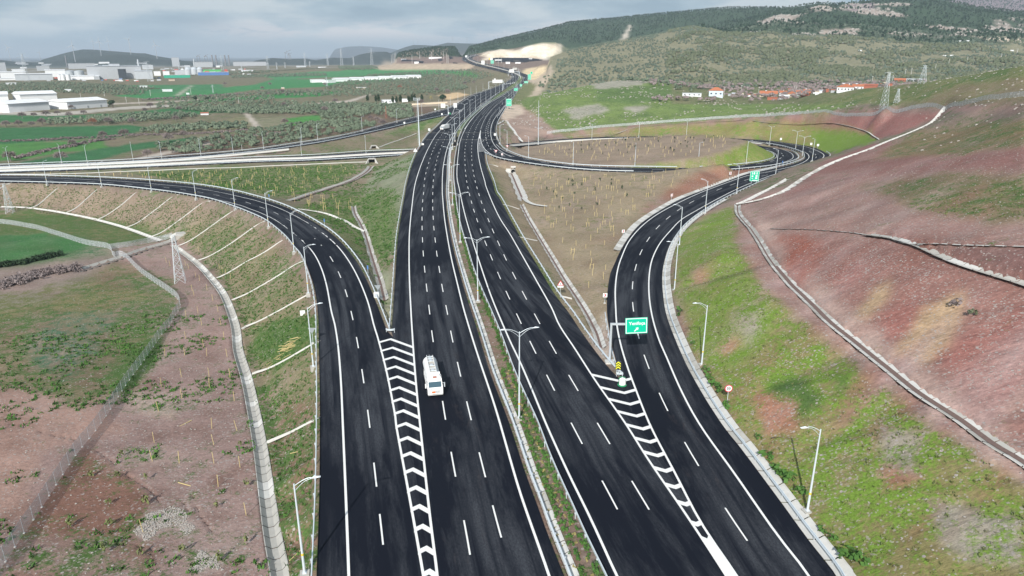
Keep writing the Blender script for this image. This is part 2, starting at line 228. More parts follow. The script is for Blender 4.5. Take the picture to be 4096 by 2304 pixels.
# ------------------------------------------------------------------ terrain control points
CP = []
def cp(pts): CP.extend([tuple(map(float, p)) for p in pts])
def cpx(*pts): cp([G(*p) for p in pts])
def dens(pts, step=8): return [tuple(p) for p in resample(pts, step)]
BR = (432, 503)
for nm in EDG:
    for side, P in enumerate(EDG[nm]):
        if nm.endswith('_south') and ((nm.startswith('ramp_left') or nm.startswith('main_right')) and side == 1 or (nm.startswith('main_left') or nm.startswith('ramp_right')) and side == 0): continue
        R = resample(P, 7)
        for p in R:
            if nm.startswith('main') and BR[0] < p[1] < BR[1]: continue
            if nm == 'cross_road' and p[0] > -150 and p[1] > BR[1]: continue
            cp([(p[0], p[1], p[2] - 0.12)])
cp(TOE3)
cp(dens(TOE3, 10))
lt = offset(resample(TOE3, 10), 3.0)               # ground just outside the toe channel
cp([tuple(q) for q in lt]); cp([tuple(q) for q in offset(resample(TOE3, 10), -3.0)])
for x, y in [(0, 2420), (500, 2420), (0, 2150), (300, 2150), (650, 2150), (0, 1850), (350, 1850), (700, 1850), (0, 1600), (350, 1600), (700, 1600), (0, 1400), (350, 1350), (650, 1300), (0, 1200), (350, 1150), (0, 1050), (300, 1000), (0, 930), (0, 870), (200, 900), (-400, 1300), (-400, 2300), (-400, 950), (450, 940)]:
    z = -6
    for _ in range(20):
        p = G(x, y, z); z = 0.5 * z + 0.5 * (zl_of(p[1]) - 0.3)
    cp([G(x, y, z)])
ZW = TOE3[0][2]
cp([(-330, 300, ZW), (-420, 280, ZW), (-420, 345, -11)])
# inner gore ditch between left ramp and left main
DIT1 = [(1546, 1262, -0.9), (1533.8, 1198, -1.3), (1512.4, 1113, -2.4), (1482.5, 1006, -4.0), (1456.9, 925, -5.6), (1427, 861, -7.6), (1414, 827, -8.8), (1431, 785, -9.8), (1461, 734, -10.2), (1495, 700, -10.3), (1521, 666, -10.4)]
cp(dens([G(*p) for p in DIT1]))
cpx((1170, 800, -6.5), (1085, 745, -9.5), (1000, 700, -10.8), (1200, 700, -10.6), (1300, 760, -9.8), (1250, 662, -10.6), (700, 700, -10), (400, 695, -10), (1330, 830, -7.8), (1400, 690, -10.4), (1560, 640, -10.2), (1385, 880, -7))
# ground between cross road and slip road
cpx((1512, 592, -10.4), (1610, 562, -9.6), (1662, 536, -8), (1768.6, 481, -2), (1730, 505, -5), (1420, 603, -10.5), (1256, 612, -10.5), (1100, 616, -10.8), (1000, 622, -10.9), (1640, 585, -9.6))
# beyond the slip road the valley floor
ZV = -14.0
cpx((1600, 478, -9), (1449, 512, -12), (1271, 548, ZV), (1054, 588, ZV), (800, 607, ZV), (500, 630, ZV), (200, 641, ZV), (0, 648, ZV), (-500, 660, ZV), (1700, 448, -8), (1500, 480, -13), (1200, 500, ZV))
for x, y in [(-1900, 700), (-700, 900), (-1200, 1200), (-300, 900), (-150, 1200), (-400, 1400), (-1500, 1800), (-600, 1900)]: cp([(x, y, ZV if y < 1500 else -11)])
RL = resample(lmL + lmL2[1:], 30)
for q, a in zip(RL, offset(RL, -22)):
    if 620 < q[1] < 2300: cp([(a[0], a[1], min(q[2] - 6, -6 + q[2]) if q[1] < 1500 else q[2] - 9)])
for q, a in zip(RL, offset(RL, -140)):
    if 900 < q[1] < 2300: cp([(a[0], a[1], -12 + max(0, (q[1] - 1500) * 0.02))])
cpx((1900, 275.5, 9), (1700, 279, 8), (1505, 281, 6), (1300, 296, -4), (1000, 300, -8))
cp([(-900, 2600, 0), (-500, 2600, 10), (-1800, 2600, -11), (-300, 2400, 27), (-150, 2700, 45), (100, 2800, 50), (-2500, 3600, -12), (-600, 3600, 12), (200, 3600, 60)])
# median
md = [(a + b) / 2 for a, b in zip(resample(lmR[:jr], 6, n=110), resample(rmL[:split_at(rmL, 690)], 6, n=110))]
cp([(p[0], p[1], p[2] - 0.25) for p in md if not (BR[0] < p[1] < BR[1])])
# ditch between right main and right ramp, planted ground, its mound
DIT2 = [(2455, 1500, -0.3), (2425, 1440, -0.5), (2384, 1343.6, -0.9), (2333, 1232.5, -1.6), (2273, 1134, -2.4), (2205, 1031.8, -3.2), (2141, 912, -4.0), (2100, 840, -4.6), (2075, 770, -5.0), (2060, 715, -5.2), (2035, 685, -4.6), (1985, 645, -2.2)]
cp(dens([G(*p) for p in DIT2]))
cpx((2350, 1130, -1.9), (2330, 1000, -2.4), (2400, 1000, -1.2), (2300, 850, -2.4), (2450, 850, -0.8), (2200, 800, -3.6), (2350, 740, -1.4), (2550, 760, 1.0), (2200, 705, -2.6), (2100, 690, -3.0), (2450, 700, 0.6), (2600, 700, 2.2), (2649, 747, 1.2), (2726, 717, 2.8), (2790, 691.6, 4.2), (2892, 654, 5.2), (2790, 668, 4.2), (2589, 692, 1.8))
# loop island
cpx((2890, 608.7, 6.2), (2795, 630, 4.6), (2700, 641, 3.0), (2600, 652, 1.4), (2990.8, 562, 8.2), (2945, 583, 7.6), (2811, 538.5, 6.4), (2700, 541, 4.6), (2555, 549, 0.8), (2400, 557, -2.4), (2250, 566, -4.4), (2149, 584, -5.0), (2130, 610, -3.5), (2300, 610, -2.2), (2500, 600, 1.0), (2700, 590, 4.2), (2850, 570, 6.6), (2090, 600, -6.5), (2240, 640, -0.8), (2400, 655, -0.2), (2100, 615, -3.5))
# grass cut behind the outer bend, bench, red cut above it
BEN = [(2102.5, 561, -7.4), (2341.6, 533.6, -3.2), (2555, 508, -0.6), (2726, 493, 2.8), (2896.7, 485.5, 5.4), (2996, 486.6, 6.4), (3080, 493, 6.9), (3166.8, 499.5, 7.5), (3250, 505, 8.1), (3337.6, 510, 9.4), (3423, 525, 10.2), (3487, 542, 10.9), (3525.5, 563.5, 12.6)]
cp(dens([G(*p) for p in BEN], 12))
FEN = [(2179, 538, -6.4), (2367, 515, -2.2), (2555, 500, 0.2), (2747, 484, 3.8), (2961, 470, 8.3), (3130, 461, 12.3), (3295, 450, 17.0), (3551, 437.5, 23.4), (3722, 427, 27.4), (3893, 412, 32.5), (4096, 386, 39), (4400, 372, 40)]
cp(dens([G(*p) for p in FEN], 15))
cpx((2996, 475, 8.6), (3295, 453, 16.7), (3525, 455, 21.8), (3722, 458, 24.8), (3777, 462, 25.0), (3140, 465, 12.1))
SHO = [(2892.5, 1690, 0.0)]
# bench channel on the right and the shoulder in front of it
CH_A = [(3777, 463, 25), (3722, 495, 22.5), (3636.6, 533.6, 19.5), (3551, 567.8, 17), (3465.7, 602, 15), (3380.3, 632, 13), (3295, 668, 11), (3209.5, 717, 9.4), (3145.5, 760, 8.4), (3073, 790, 6.8), (2996, 809.8, 5), (2945, 818, 3.8)]
CH_A2 = [(3150, 716, 6.5), (3115, 735, 6.3), (3070, 757, 5.8), (3030, 778, 5.0), (2980, 803, 4.4), (2950, 816, 3.9)]
CH_B = [(2950, 818, 4.0), (2956, 857, 5.2), (3003.5, 912, 7), (3038.7, 963.5, 8), (3072.9, 1023.3, 8.6), (3102.8, 1066, 9), (3175.3, 1147, 9.4), (3252, 1219.7, 9.8), (3333, 1298, 10), (3423, 1368, 10), (3551, 1470.8, 10), (3679, 1573, 10), (3850, 1684, 10), (3978, 1778, 10), (4096, 1851, 10), (4400, 2060, 10)]
cp(dens([G(*p) for p in CH_A], 8)); cp(dens([G(*p) for p in CH_B], 8))
cpx((3080, 708, 3.6), (3140, 676, 4.6), (3248, 645, 6.2), (3317, 624, 7.4), (3400, 600, 10), (3460, 575, 12.5))
cpx((2860, 836, 1.4), (2800, 900, 2.4), (2850, 960, 5.5), (2890, 1010, 7.5), (2960, 1100, 9), (3080, 1200, 9.6), (3252, 1300, 9.8), (3465.7, 1470.8, 9.8), (3722, 1663, 9.8), (3807.4, 1727, 9.8), (4096, 1926, 9.8), (4400, 2150, 9.8))
rro = offset(resample(rrR[:split_at(rrR, 262)], 8), 2.0); cp([(p[0], p[1], 0.15) for p in rro])
CH_C = [(3081, 912, 8.8), (3140, 916, 10.6), (3295, 920.8, 14.5), (3465.7, 937.9, 17.6), (3550, 948, 18.8), (3636.6, 972, 19.5), (3807.4, 1040, 20), (3978, 1100, 20), (4096, 1138.6, 20), (4400, 1250, 20)]
CH_D = [(3555, 948, 18.9), (3615, 957, 20), (3730, 970, 21), (3850, 978, 22), (4096, 983, 24), (4400, 990, 26)]
cp(dens([G(*p) for p in CH_C], 8)); cp(dens([G(*p) for p in CH_D], 12))
cpx((3100, 880, 9.6), (3300, 880, 15.4), (3600, 900, 20.2), (4096, 880, 25.5), (3300, 760, 15), (3200, 830, 11.5), (3500, 800, 19), (4096, 750, 28), (3500, 700, 19.5), (3800, 700, 26), (3600, 620, 19.5), (3700, 600, 22.5), (4096, 600, 32), (3900, 500, 29), (4096, 450, 36), (4300, 450, 36), (3850, 560, 28))
# behind the fence, the village terrace, valleys
cp([(0.42 * r, 0.91 * r, z) for r, z in [(620, 12), (800, 12), (950, 12), (1100, 14)]] + [(0.54 * r, 0.84 * r, z) for r, z in [(640, 12), (760, 12), (900, 13), (1100, 18)]] + [(0.30 * r, 0.95 * r, z) for r, z in [(620, 7), (800, 8), (1100, 12)]] + [(0.12 * r, 0.99 * r, z) for r, z in [(600, -4), (850, 0), (1100, 0), (1400, 3)]])
RLr = resample(rmR2[2:], 30)
for q, a in zip(RLr, offset(RLr, 16)):
    if q[1] < 2300: cp([(a[0], a[1], q[2] - (2.5 if q[1] < 1300 else 1.0))])
cp([(350, 1500, 10), (500, 1900, 20), (900, 1500, 18), (1300, 1100, 25), (1000, 800, 20), (1600, 700, 40), (600, 300, 42), (400, 150, 36), (300, 60, 28), (200, 30, 22), (900, 400, 40)])
for a_ in np.linspace(-85, 85, 18):
    for r_ in (5200, 9000, 60000): cp([(r_ * math.sin(math.radians(a_)), r_ * math.cos(math.radians(a_)), -11 if r_ < 9000 else -14)])
cp([(-30, 15, -2), (-60, 25, -4), (-300, 40, -8), (20, 15, 0), (45, 20, 6), (80, 20, 14), (-900, 200, -14)])
P = np.array(CP); key = np.unique(np.round(P[:, :2] / 1.2).astype(int), axis=0, return_index=True)[1]; P = P[np.sort(key)]
_v, _e, _f, _ov, _oe, _of = delaunay_2d_cdt([Vector((a, b)) for a, b in P[:, :2]], [], [], 0, 1e-4)
_z = [P[o[0], 2] for o in _ov]
TIN = BVHTree.FromPolygons([Vector((v.x, v.y, z)) for v, z in zip(_v, _z)], [tuple(f) for f in _f])
ROADB = bvh_of([PAIR[k_] for k_ in PAIR if not k_.startswith('main')], 0.9)
mains = []
for k_ in PAIR:
    if k_.startswith('main'):
        L, R = PAIR[k_]; m = ~((L[:, 1] > BR[0] - 8) & (L[:, 1] < BR[1] + 8))
        seg = []
        for i in range(len(L)):
            if m[i]: seg.append(i)
            elif len(seg) > 1: mains.append((L[seg], R[seg])); seg = []
            else: seg = []
        if len(seg) > 1: mains.append((L[seg], R[seg]))
MAINB = bvh_of(mains, 0.9)
# ------------------------------------------------------------------ smooth lattice noise
_T = RNG.random((512, 512))
def vnoise(x, y):
    x = np.asarray(x, float); y = np.asarray(y, float); xi = np.floor(x).astype(int); yi = np.floor(y).astype(int); fx = x - xi; fy = y - yi
    fx = fx * fx * (3 - 2 * fx); fy = fy * fy * (3 - 2 * fy); a = lambda i, j: _T[(xi + i) % 512, (yi + j) % 512]
    return (a(0, 0) * (1 - fx) + a(1, 0) * fx) * (1 - fy) + (a(0, 1) * (1 - fx) + a(1, 1) * fx) * fy - 0.5
def fbm(x, y, o=4):
    s = 0; a = 1; t = 0
    for i in range(o): s = s + a * vnoise(x * 2 ** i + 17 * i, y * 2 ** i - 9 * i); t += a; a *= 0.5
    return s / t
# ------------------------------------------------------------------ polar terrain grid (fine near, coarse far), centred under the drone
rings = [27.0]
while rings[-1] < 45000:
    r = rings[-1]; rings.append(r + min(max(r * r * 6.5e-5, 0.10), r * 0.0095 if r < 4500 else r * 0.03))
RG = np.array(rings)
AZ = np.radians(np.unique(np.r_[np.arange(-62, -45, 0.8), np.arange(-45, 45.01, 0.19), np.arange(45.8, 62.1, 0.8)]))
nr, na = len(RG), len(AZ)
RR, AA = np.meshgrid(RG, AZ, indexing='ij'); GX = RR * np.sin(AA); GY = RR * np.cos(AA)
GZ = np.zeros((nr, na)); road_mask = np.zeros((nr, na), bool)
up = Vector((0, 0, 500)); dn = Vector((0, 0, -1))
for i in range(nr):
    for j in range(na):
        h = TIN.ray_cast(Vector((GX[i, j], GY[i, j], 500)), dn)[0]
        GZ[i, j] = h.z if h else -13
# ridges: (crest pixels with distance), foot distance, back width, roughness
def ridge(cr, foot, back, k=1.0, rough=0.0, nsc=200.0, tap=0.8):
    az, el_, dd = [], [], []
    for sx, sy, D in cr:
        a, b, c = raydir(sx, sy); az.append(math.atan2(a, b)); el_.append(c / math.hypot(a, b)); dd.append(D)
    ft = np.interp(AZ, np.linspace(az[0], az[-1], len(foot)), foot) if hasattr(foot, '__len__') else np.full(na, foot)
    el_ = np.interp(AZ, az, el_, left=np.nan, right=np.nan); D0 = np.interp(AZ, az, dd); zc = HC + el_ * D0
    zc = np.where(np.isnan(zc), -60, zc)
    global GZ
    w_ = np.clip(np.minimum(AZ - az[0], az[-1] - AZ) / math.radians(tap), 0, 1); w_ = (w_ * w_ * (3 - 2 * w_))[None, :]
    f = ft[None, :]; D = D0[None, :]; t = (RR - f) / np.maximum(D - f, 1)
    s = np.clip(t, 0, 1); s = (1 - (1 - s) ** 1.35) * 0.6 + 0.4 * s * s * (3 - 2 * s)
    bk = np.clip((RR - D) / back, 0, 1); bk = 1 - bk * bk * (3 - 2 * bk)
    base = GZ
    nz = fbm(GX / nsc, GY / nsc, 5) * rough * np.clip(s * (1.0 - s) * 4 + 0.06, 0, 1) * (RR < D * 1.02)
    zr = base + (zc[None, :] - base) * s * bk * w_ + nz * w_ * (t > 0)
    use = (t > 0) & (zc[None, :] > base) & (RR < D + back)
    GZ = np.where(use, np.maximum(base, zr), base)
def ext(c, l, r): return [(c[0][0] - l, c[0][1] + l * 0.5, c[0][2])] + c + [(c[-1][0] + r, c[-1][1] + r * 0.2, c[-1][2])]
ridge(ext([(2169, 382, 800), (2250, 366, 830), (2332, 347, 870), (2441, 326, 900), (2523, 323, 900), (2620, 330, 890), (2700, 339, 870), (2830, 366, 820), (2960, 405, 760)], 60, 0), 600, 220, rough=5, nsc=90)
ridge([(3080, 398, 660), (3239, 378, 640), (3380, 366, 600), (3511, 352, 560), (3728, 326, 480), (3891, 299, 450), (4096, 262, 420), (4400, 225, 400), (4900, 200, 380)], [560, 500, 445, 400, 362, 322, 302, 290, 280], 260, rough=2.5, nsc=60, tap=4.0)
ridge([(2120, 330, 1450), (2185, 300, 1500), (2190, 262, 1550), (2200, 228, 1600), (2265, 205, 1680), (2332, 189, 1750), (2420, 172, 1850), (2495, 158, 1900), (2600, 142, 1950), (2700, 121, 2000), (2777, 108.5, 2000), (2850, 118, 2020), (2913, 136, 2100), (3076, 158, 2300), (3300, 175, 2400), (3700, 190, 2500), (4300, 210, 2500)], 1120, 700, rough=22, nsc=260)
ridge([(1910, 240, 2500), (1914, 226, 2500), (1952, 205, 2500), (2000, 202, 2500), (2061, 197, 2500), (2115, 184, 2500), (2169.6, 174, 2500), (2224, 176, 2500), (2243, 196, 2500), (2290, 240, 2500)], 2320, 500, rough=14, nsc=80)
ridge([(2115, 300, 1800), (2130, 286, 1800), (2160, 258, 1800), (2180, 250, 1800), (2200, 262, 1800), (2230, 330, 1800)], 1680, 150, rough=3, nsc=60)
ridge([(2850, 170, 2600), (3030, 118, 2700), (3113, 82, 2750), (3180, 86, 2750), (3260, 70, 2800), (3400, 60, 2850), (3550, 88, 2850), (3700, 110, 2850), (3900, 130, 2850), (4300, 160, 2850)], 1500, 500, rough=40, nsc=300)
ridge([(1560, 222, 3300), (1640, 206, 3300), (1735, 193, 3300), (1816, 190, 3300), (1840, 204, 3300), (1860, 222, 3300)], 2700, 500, rough=8, nsc=150)
ridge([(1840, 204, 4200), (1979, 163, 4200), (2060, 145, 4200), (2169, 119.6, 4200), (2278, 92, 4100), (2441, 79, 4000), (2604, 60, 4000), (2700, 51.6, 3900), (2800, 42, 3800), (2913, 33, 3700), (3040, 32, 3600), (3131, 33, 3500), (3200, 24, 3400), (3283, 12, 3300), (3345, 18, 3300), (3430, 10, 3300), (3500, -2, 3300), (3700, -14, 3300), (3900, 30, 3500), (4096, 52, 3600), (4500, 60, 3600)], 2350, 900, rough=60, nsc=420)
ridge([(3500, 30, 6500), (3640, 2, 6500), (3700, -10, 6500), (3800, -8, 6500), (3950, -4, 6500), (4096, -10, 6500), (4600, -20, 6500)], 4300, 1500, rough=60, nsc=500)
FAR_L = [(120, 250, 7200), (163, 240, 7200), (205, 228, 7200), (244.6, 216, 7200), (280, 207, 7200), (326, 198, 7200), (370, 198, 7200), (407.6, 201, 7200), (470, 206, 7200), (543.5, 212, 7200), (580, 213, 7200), (625, 224, 7200), (700, 236, 7200), (761, 244, 7200)]
ridge(FAR_L, 6000, 2500, rough=18, nsc=400)
ridge([(-300, 236, 6600), (0, 240, 6600), (60, 247, 6600), (180, 250, 6600), (217, 244.6, 6000), (300, 236, 6000), (370, 226, 6000), (462, 217, 6000), (530, 221, 6000), (598, 232, 6000), (680, 240, 6000), (780, 246, 6000), (850, 256, 6000)], 5200, 900, rough=14, nsc=300)
ridge([(980, 252, 6500), (1033, 240, 6500), (1087, 231, 6500), (1150, 235, 6500), (1223, 233.7, 6500), (1262, 241, 6500), (1290, 236, 6500), (1331, 230, 6500), (1400, 232, 6500), (1436, 218, 6500), (1490, 206, 6500), (1544, 205, 6500), (1590, 224, 6500), (1900, 235, 6500)], 5600, 1200, rough=10, nsc=300)
ridge([(1480, 235, 9000), (1560, 212, 9000), (1600, 195, 9000), (1626, 186, 9000), (1653, 178.5, 9000), (1700, 179, 9000), (1735, 182, 9000), (1789, 169.6, 9000), (1843, 172, 9000), (1903, 173.5, 9000), (1960, 172, 9000), (2100, 200, 9000)], 7500, 2500, rough=18, nsc=500)
ridge([(1300, 225, 15000), (1340, 196, 15000), (1390, 186, 15000), (1440, 184, 15000), (1520, 188, 15000), (1600, 200, 15000), (1700, 205, 15000)], 12000, 5000, rough=20, nsc=900)
# relief: rills and bumps, growing with distance; then carve the road beds
amp = np.interp(RR, [0, 200, 500, 700, 1500, 60000], [0.10, 0.16, 0.25, 0.7, 1.2, 1.0]) * 1.0
GZ = GZ + fbm(GX / 6, GY / 6, 4) * amp
right_cut = (GX > 20) & (RR < 420)
GZ = GZ + np.where(right_cut & (GZ > 0.8), np.clip((GZ - 0.8) / 6, 0, 1) * (fbm((GX * 0.5 + GY * 0.87) / 2.2, (GX * 0.87 - GY * 0.5) / 16 + 40, 3) * 0.55), 0)
# ground height and sight-line helpers
def ground(x, y):
    r = np.hypot(x, y); a = np.arctan2(x, y)
    fi = np.interp(r, RG, np.arange(nr)); fj = np.interp(a, AZ, np.arange(na))
    i = np.clip(fi.astype(int) if hasattr(fi, 'astype') else int(fi), 0, nr - 2); j = np.clip(fj.astype(int) if hasattr(fj, 'astype') else int(fj), 0, na - 2)
    u = fi - i; v = fj - j
    return (GZ[i, j] * (1 - u) + GZ[i + 1, j] * u) * (1 - v) + (GZ[i, j + 1] * (1 - u) + GZ[i + 1, j + 1] * u) * v
def hit(sx, sy):                                   # where the sight line through a photo pixel meets the ground
    a, b, c = raydir(sx, sy); az = math.atan2(a, b); sl = c / math.hypot(a, b)
    fj = float(np.interp(az, AZ, np.arange(na))); j = min(int(fj), na - 2); v = fj - j
    prof = GZ[:, j] * (1 - v) + GZ[:, j + 1] * v; zr = HC + sl * RG; below = np.nonzero(zr <= prof)[0]
    if len(below) == 0: return None
    i = below[0]
    if i == 0: r = RG[0]
    else:
        d0 = zr[i - 1] - prof[i - 1]; d1 = prof[i] - zr[i]; r = RG[i - 1] + (RG[i] - RG[i - 1]) * d0 / (d0 + d1 + 1e-9)
    return (r * math.sin(az), r * math.cos(az), HC + sl * r)
# ------------------------------------------------------------------ drainage channels: traced on the ground, then sunk into it
def on_ground(pts, step=1.5, src='px'):
    W_ = [G(*p) if len(p) == 3 else hit(*p[:2]) for p in pts] if src == 'px' else pts
    R = resample([w_ for w_ in W_ if w_], step); R[:, 2] = ground(R[:, 0], R[:, 1]); q = R[:, 2].copy()
    for _ in range(6): q[1:-1] = (q[:-2] + 2 * q[1:-1] + q[2:]) / 4
    R[:, 2] = q; return R
CHAN = {}
def chan(key, R, hw, depth): CHAN[key] = (R, hw, depth)
chan('toe_a', on_ground(TOE[:6] + [(645, 963)]), 0.95, 0.5)
chan('toe_b', on_ground([(697, 983)] + TOE[6:]), 1.0, 0.55)
chan('outfall', on_ground([(299, 1086), (395, 1056), (491, 1026.7), (598, 990), (700, 958)]), 2.0, 0.8)
chan('gore', on_ground([(1537, 1196), (1523, 1134), (1504, 1074.5), (1482.5, 1006), (1461, 933.6), (1440, 886.6), (1420.6, 852.5), (1414, 822.6)]), 1.1, 0.45)
chan('gore_branch', on_ground([(1454, 925), (1405.7, 899.5), (1341.6, 869.6), (1277.6, 848), (1192, 835.4)]), 0.7, 0.3)
chan('gore_wide', on_ground([(1484, 664), (1470, 682), (1444, 700), (1384.3, 729), (1299, 758), (1213.5, 784), (1152, 801)]), 2.0, 0.5)
chan('middle', on_ground([(2086, 816), (2115, 873.8), (2158, 946), (2205, 1023), (2256, 1108.7), (2307.5, 1185.6), (2350, 1253.9), (2375.8, 1305), (2393, 1343.6), (2406, 1386)]), 0.95, 0.5)
chan('middle_top', on_ground([(2040, 680), (2051, 700), (2068, 740), (2085.4, 779), (2092, 800)]), 2.2, 0.9)
chan('middle_arm', on_ground([(2094, 790), (2110, 806), (2138, 818), (2186, 825)]), 1.0, 0.3)
chan('bench_high', on_ground(CH_A), 1.1, 0.35)
chan('bench_low', on_ground(CH_A2), 1.0, 0.35)
chan('drop', on_ground(CH_B[:6]), 1.0, 0.4)
chan('bench_long', on_ground(CH_B[5:]), 0.95, 0.35)
chan('slope_upper', on_ground(CH_C[3:]), 1.0, 0.3)
chan('slope_upper_thin', on_ground(CH_C[:4]), 0.35, 0.1)
chan('slope_branch', on_ground(CH_D), 0.45, 0.15)
chan('berm', on_ground(BEN, 3), 0.5, 0.15)
chan('right_foot', on_ground([(1991, 497), (2021.8, 482), (2040, 505), (2060, 530), (2080, 556), (2090, 566)], 3), 1.0, 0.3)
apr = offset(resample(rrR[:split_at(rrR, 268)], 1.5), 1.0); apr[:, 2] = 0.02; chan('apron', apr, 0.9, 0.3)
for i_, q_ in enumerate(([(0, 1686), (85, 1703), (192, 1733), (303, 1758)], [(354, 1783), (427, 1828), (497, 1892), (610, 1969), (640, 2028)], [(770, 1980), (800, 2060), (840, 2110), (852, 2150)], [(690, 1990), (735, 2010), (750, 2040)], [(380, 2160), (470, 2176), (600, 2190), (596, 2220)])): chan('crack%d' % i_, on_ground(q_, 0.8), 0.06, 0.30)
ap2 = offset(resample(rrL[split_at(rrL, 176):12 + 6], 2.0), -1.15); chan('apron_left', ap2, 0.95, 0.25)
gut = offset(resample([p for p in lmR if p[1] < 432], 1.5), 1.05); gut[:, 2] = -0.08; chan('median_gutter', gut, 0.55, 0.25)
def wide(R, hw, dz):
    a = offset(R, -hw); b_ = offset(R, hw); a[:, 2] -= dz; b_[:, 2] -= dz; return a, b_
CHB = bvh_of([wide(R, hw * 0.93, dp + 0.10) for R, hw, dp in CHAN.values()])
for i in range(nr):
    if RG[i] > 2700: break
    nearr = RG[i] < 700
    for j in range(na):
        o = Vector((GX[i, j], GY[i, j], 300))
        for B in (MAINB, ROADB):
            h = B.ray_cast(o, dn)[0]
            if h:
                lim = h.z - (0.18 if RG[i] < 300 else 0.18 + RG[i] * 0.0006)
                GZ[i, j] = lim
                road_mask[i, j] = True
        if nearr:
            h = CHB.ray_cast(o, dn)[0]
            if h: GZ[i, j] = min(GZ[i, j], h.z)
# ------------------------------------------------------------------ materials
M = {}
def mat(name, col, rough=0.8, metal=0.0, noise=None, spec=0.3, bump=None):
    m = bpy.data.materials.new(name); m.use_nodes = True; t = m.node_tree; b = t.nodes['Principled BSDF']
    b.inputs['Base Color'].default_value = (*col, 1); b.inputs['Roughness'].default_value = rough; b.inputs['Metallic'].default_value = metal
    b.inputs['Specular IOR Level'].default_value = spec
    if noise:
        sc, amt = noise[:2]; g = N(t, 'ShaderNodeNewGeometry'); n = N(t, 'ShaderNodeTexNoise', i_Scale=sc, i_Detail=5.0, i_Roughness=0.65); t.links.new(g.outputs['Position'], n.inputs['Vector'])
        f = ramp(t, n.outputs[0], [(0.3, 1 - amt), (0.7, 1 + amt)]) if False else mth(t, 'ADD', mth(t, 'MULTIPLY', mth(t, 'SUBTRACT', n.outputs[0], 0.5), amt * 4), 1.0)
        cc = N(t, 'ShaderNodeCombineColor'); [t.links.new(f, cc.inputs[i]) for i in range(3)]
        t.links.new(mixc(t, 1.0, tuple(col), cc.outputs[0], 'MULTIPLY'), b.inputs['Base Color'])
    M[name] = m; return m
mat('white_paint', (0.80, 0.80, 0.78), 0.6, noise=(3, 0.05)); mat('steel', (0.56, 0.60, 0.63), 0.45, 0.25, noise=(1.2, 0.06), spec=0.5)
mat('steel_light', (0.66, 0.72, 0.76), 0.45, 0.15); mat('concrete', (0.44, 0.425, 0.39), 0.9, noise=(0.9, 0.12)); mat('concrete_pale', (0.58, 0.57, 0.54), 0.9, noise=(0.7, 0.10))
mat('concrete_dark', (0.27, 0.255, 0.235), 0.9, noise=(1.5, 0.15)); mat('silt', (0.17, 0.115, 0.10), 0.95, noise=(2, 0.2)); mat('lamp_glass', (0.75, 0.8, 0.84), 0.3)
mat('painted_shade', (0.02, 0.02, 0.022), 0.9); mat('truck_white', (0.82, 0.82, 0.81), 0.32, spec=0.5); mat('rubber', (0.025, 0.025, 0.027), 0.8)
mat('glass', (0.05, 0.10, 0.13), 0.08, spec=0.8); mat('grey_part', (0.20, 0.20, 0.21), 0.7); mat('tank_grime', (0.50, 0.47, 0.42), 0.6, noise=(2.5, 0.15))
mat('orange', (0.80, 0.16, 0.03), 0.6); mat('sign_green', (0.0, 0.50, 0.30), 0.5); mat('sign_white', (0.82, 0.84, 0.84), 0.5); mat('sign_red', (0.55, 0.03, 0.05), 0.5)
mat('sign_black', (0.02, 0.02, 0.02), 0.5); mat('sign_yellow', (0.75, 0.72, 0.05), 0.5); mat('sign_back', (0.36, 0.40, 0.42), 0.5, 0.3); mat('drum_green', (0.03, 0.28, 0.12), 0.4)
mat('stake_wood', (0.62, 0.50, 0.24), 0.8, noise=(3, 0.08)); mat('bark', (0.09, 0.07, 0.055), 0.95); mat('bark_pale', (0.24, 0.21, 0.20), 0.95)
mat('brick_red', (0.36, 0.13, 0.085), 0.9, noise=(0.8, 0.12)); mat('roof_tile', (0.44, 0.16, 0.085), 0.9, noise=(0.7, 0.15)); mat('wall_white', (0.74, 0.76, 0.78), 0.85, noise=(0.3, 0.05))
mat('wall_blue', (0.58, 0.67, 0.76), 0.85, noise=(0.3, 0.05)); mat('wall_cream', (0.50, 0.42, 0.33), 0.9, noise=(0.3, 0.08)); mat('wall_grey', (0.42, 0.44, 0.46), 0.9, noise=(0.2, 0.07)); mat('roof_white', (0.80, 0.81, 0.82), 0.7, noise=(0.15, 0.04))
mat('roof_grey', (0.50, 0.53, 0.56), 0.7, noise=(0.1, 0.08)); mat('roof_green', (0.10, 0.52, 0.14), 0.7); mat('wall_teal', (0.03, 0.38, 0.24), 0.7); mat('panel_blue', (0.09, 0.20, 0.45), 0.6); mat('container_red', (0.55, 0.09, 0.07), 0.7)
mat('stone_pale', (0.36, 0.33, 0.30), 0.95, noise=(2, 0.15)); mat('sand_pale', (0.62, 0.53, 0.40), 0.95, noise=(0.2, 0.1)); mat('window_dark', (0.05, 0.06, 0.07), 0.3); mat('yellow_paint', (0.75, 0.55, 0.06), 0.6)
def leafmat(name, c1, c2, rnd=0.25):
    m = bpy.data.materials.new(name); m.use_nodes = True; t = m.node_tree; b = t.nodes['Principled BSDF']; b.inputs['Roughness'].default_value = 0.85; b.inputs['Specular IOR Level'].default_value = 0.15
    g = N(t, 'ShaderNodeNewGeometry'); n = N(t, 'ShaderNodeTexNoise', i_Scale=0.55, i_Detail=3.0); t.links.new(g.outputs['Position'], n.inputs['Vector'])
    n2_ = N(t, 'ShaderNodeTexNoise', i_Scale=0.035, i_Detail=3.0); t.links.new(g.outputs['Position'], n2_.inputs['Vector'])
    f = mth(t, 'ADD', mth(t, 'MULTIPLY', n.outputs[0], 0.6), mth(t, 'MULTIPLY', n2_.outputs[0], 0.7))
    t.links.new(ramp(t, f, [(0.42, c1), (0.85, c2)]), b.inputs['Base Color']); M[name] = m; return m
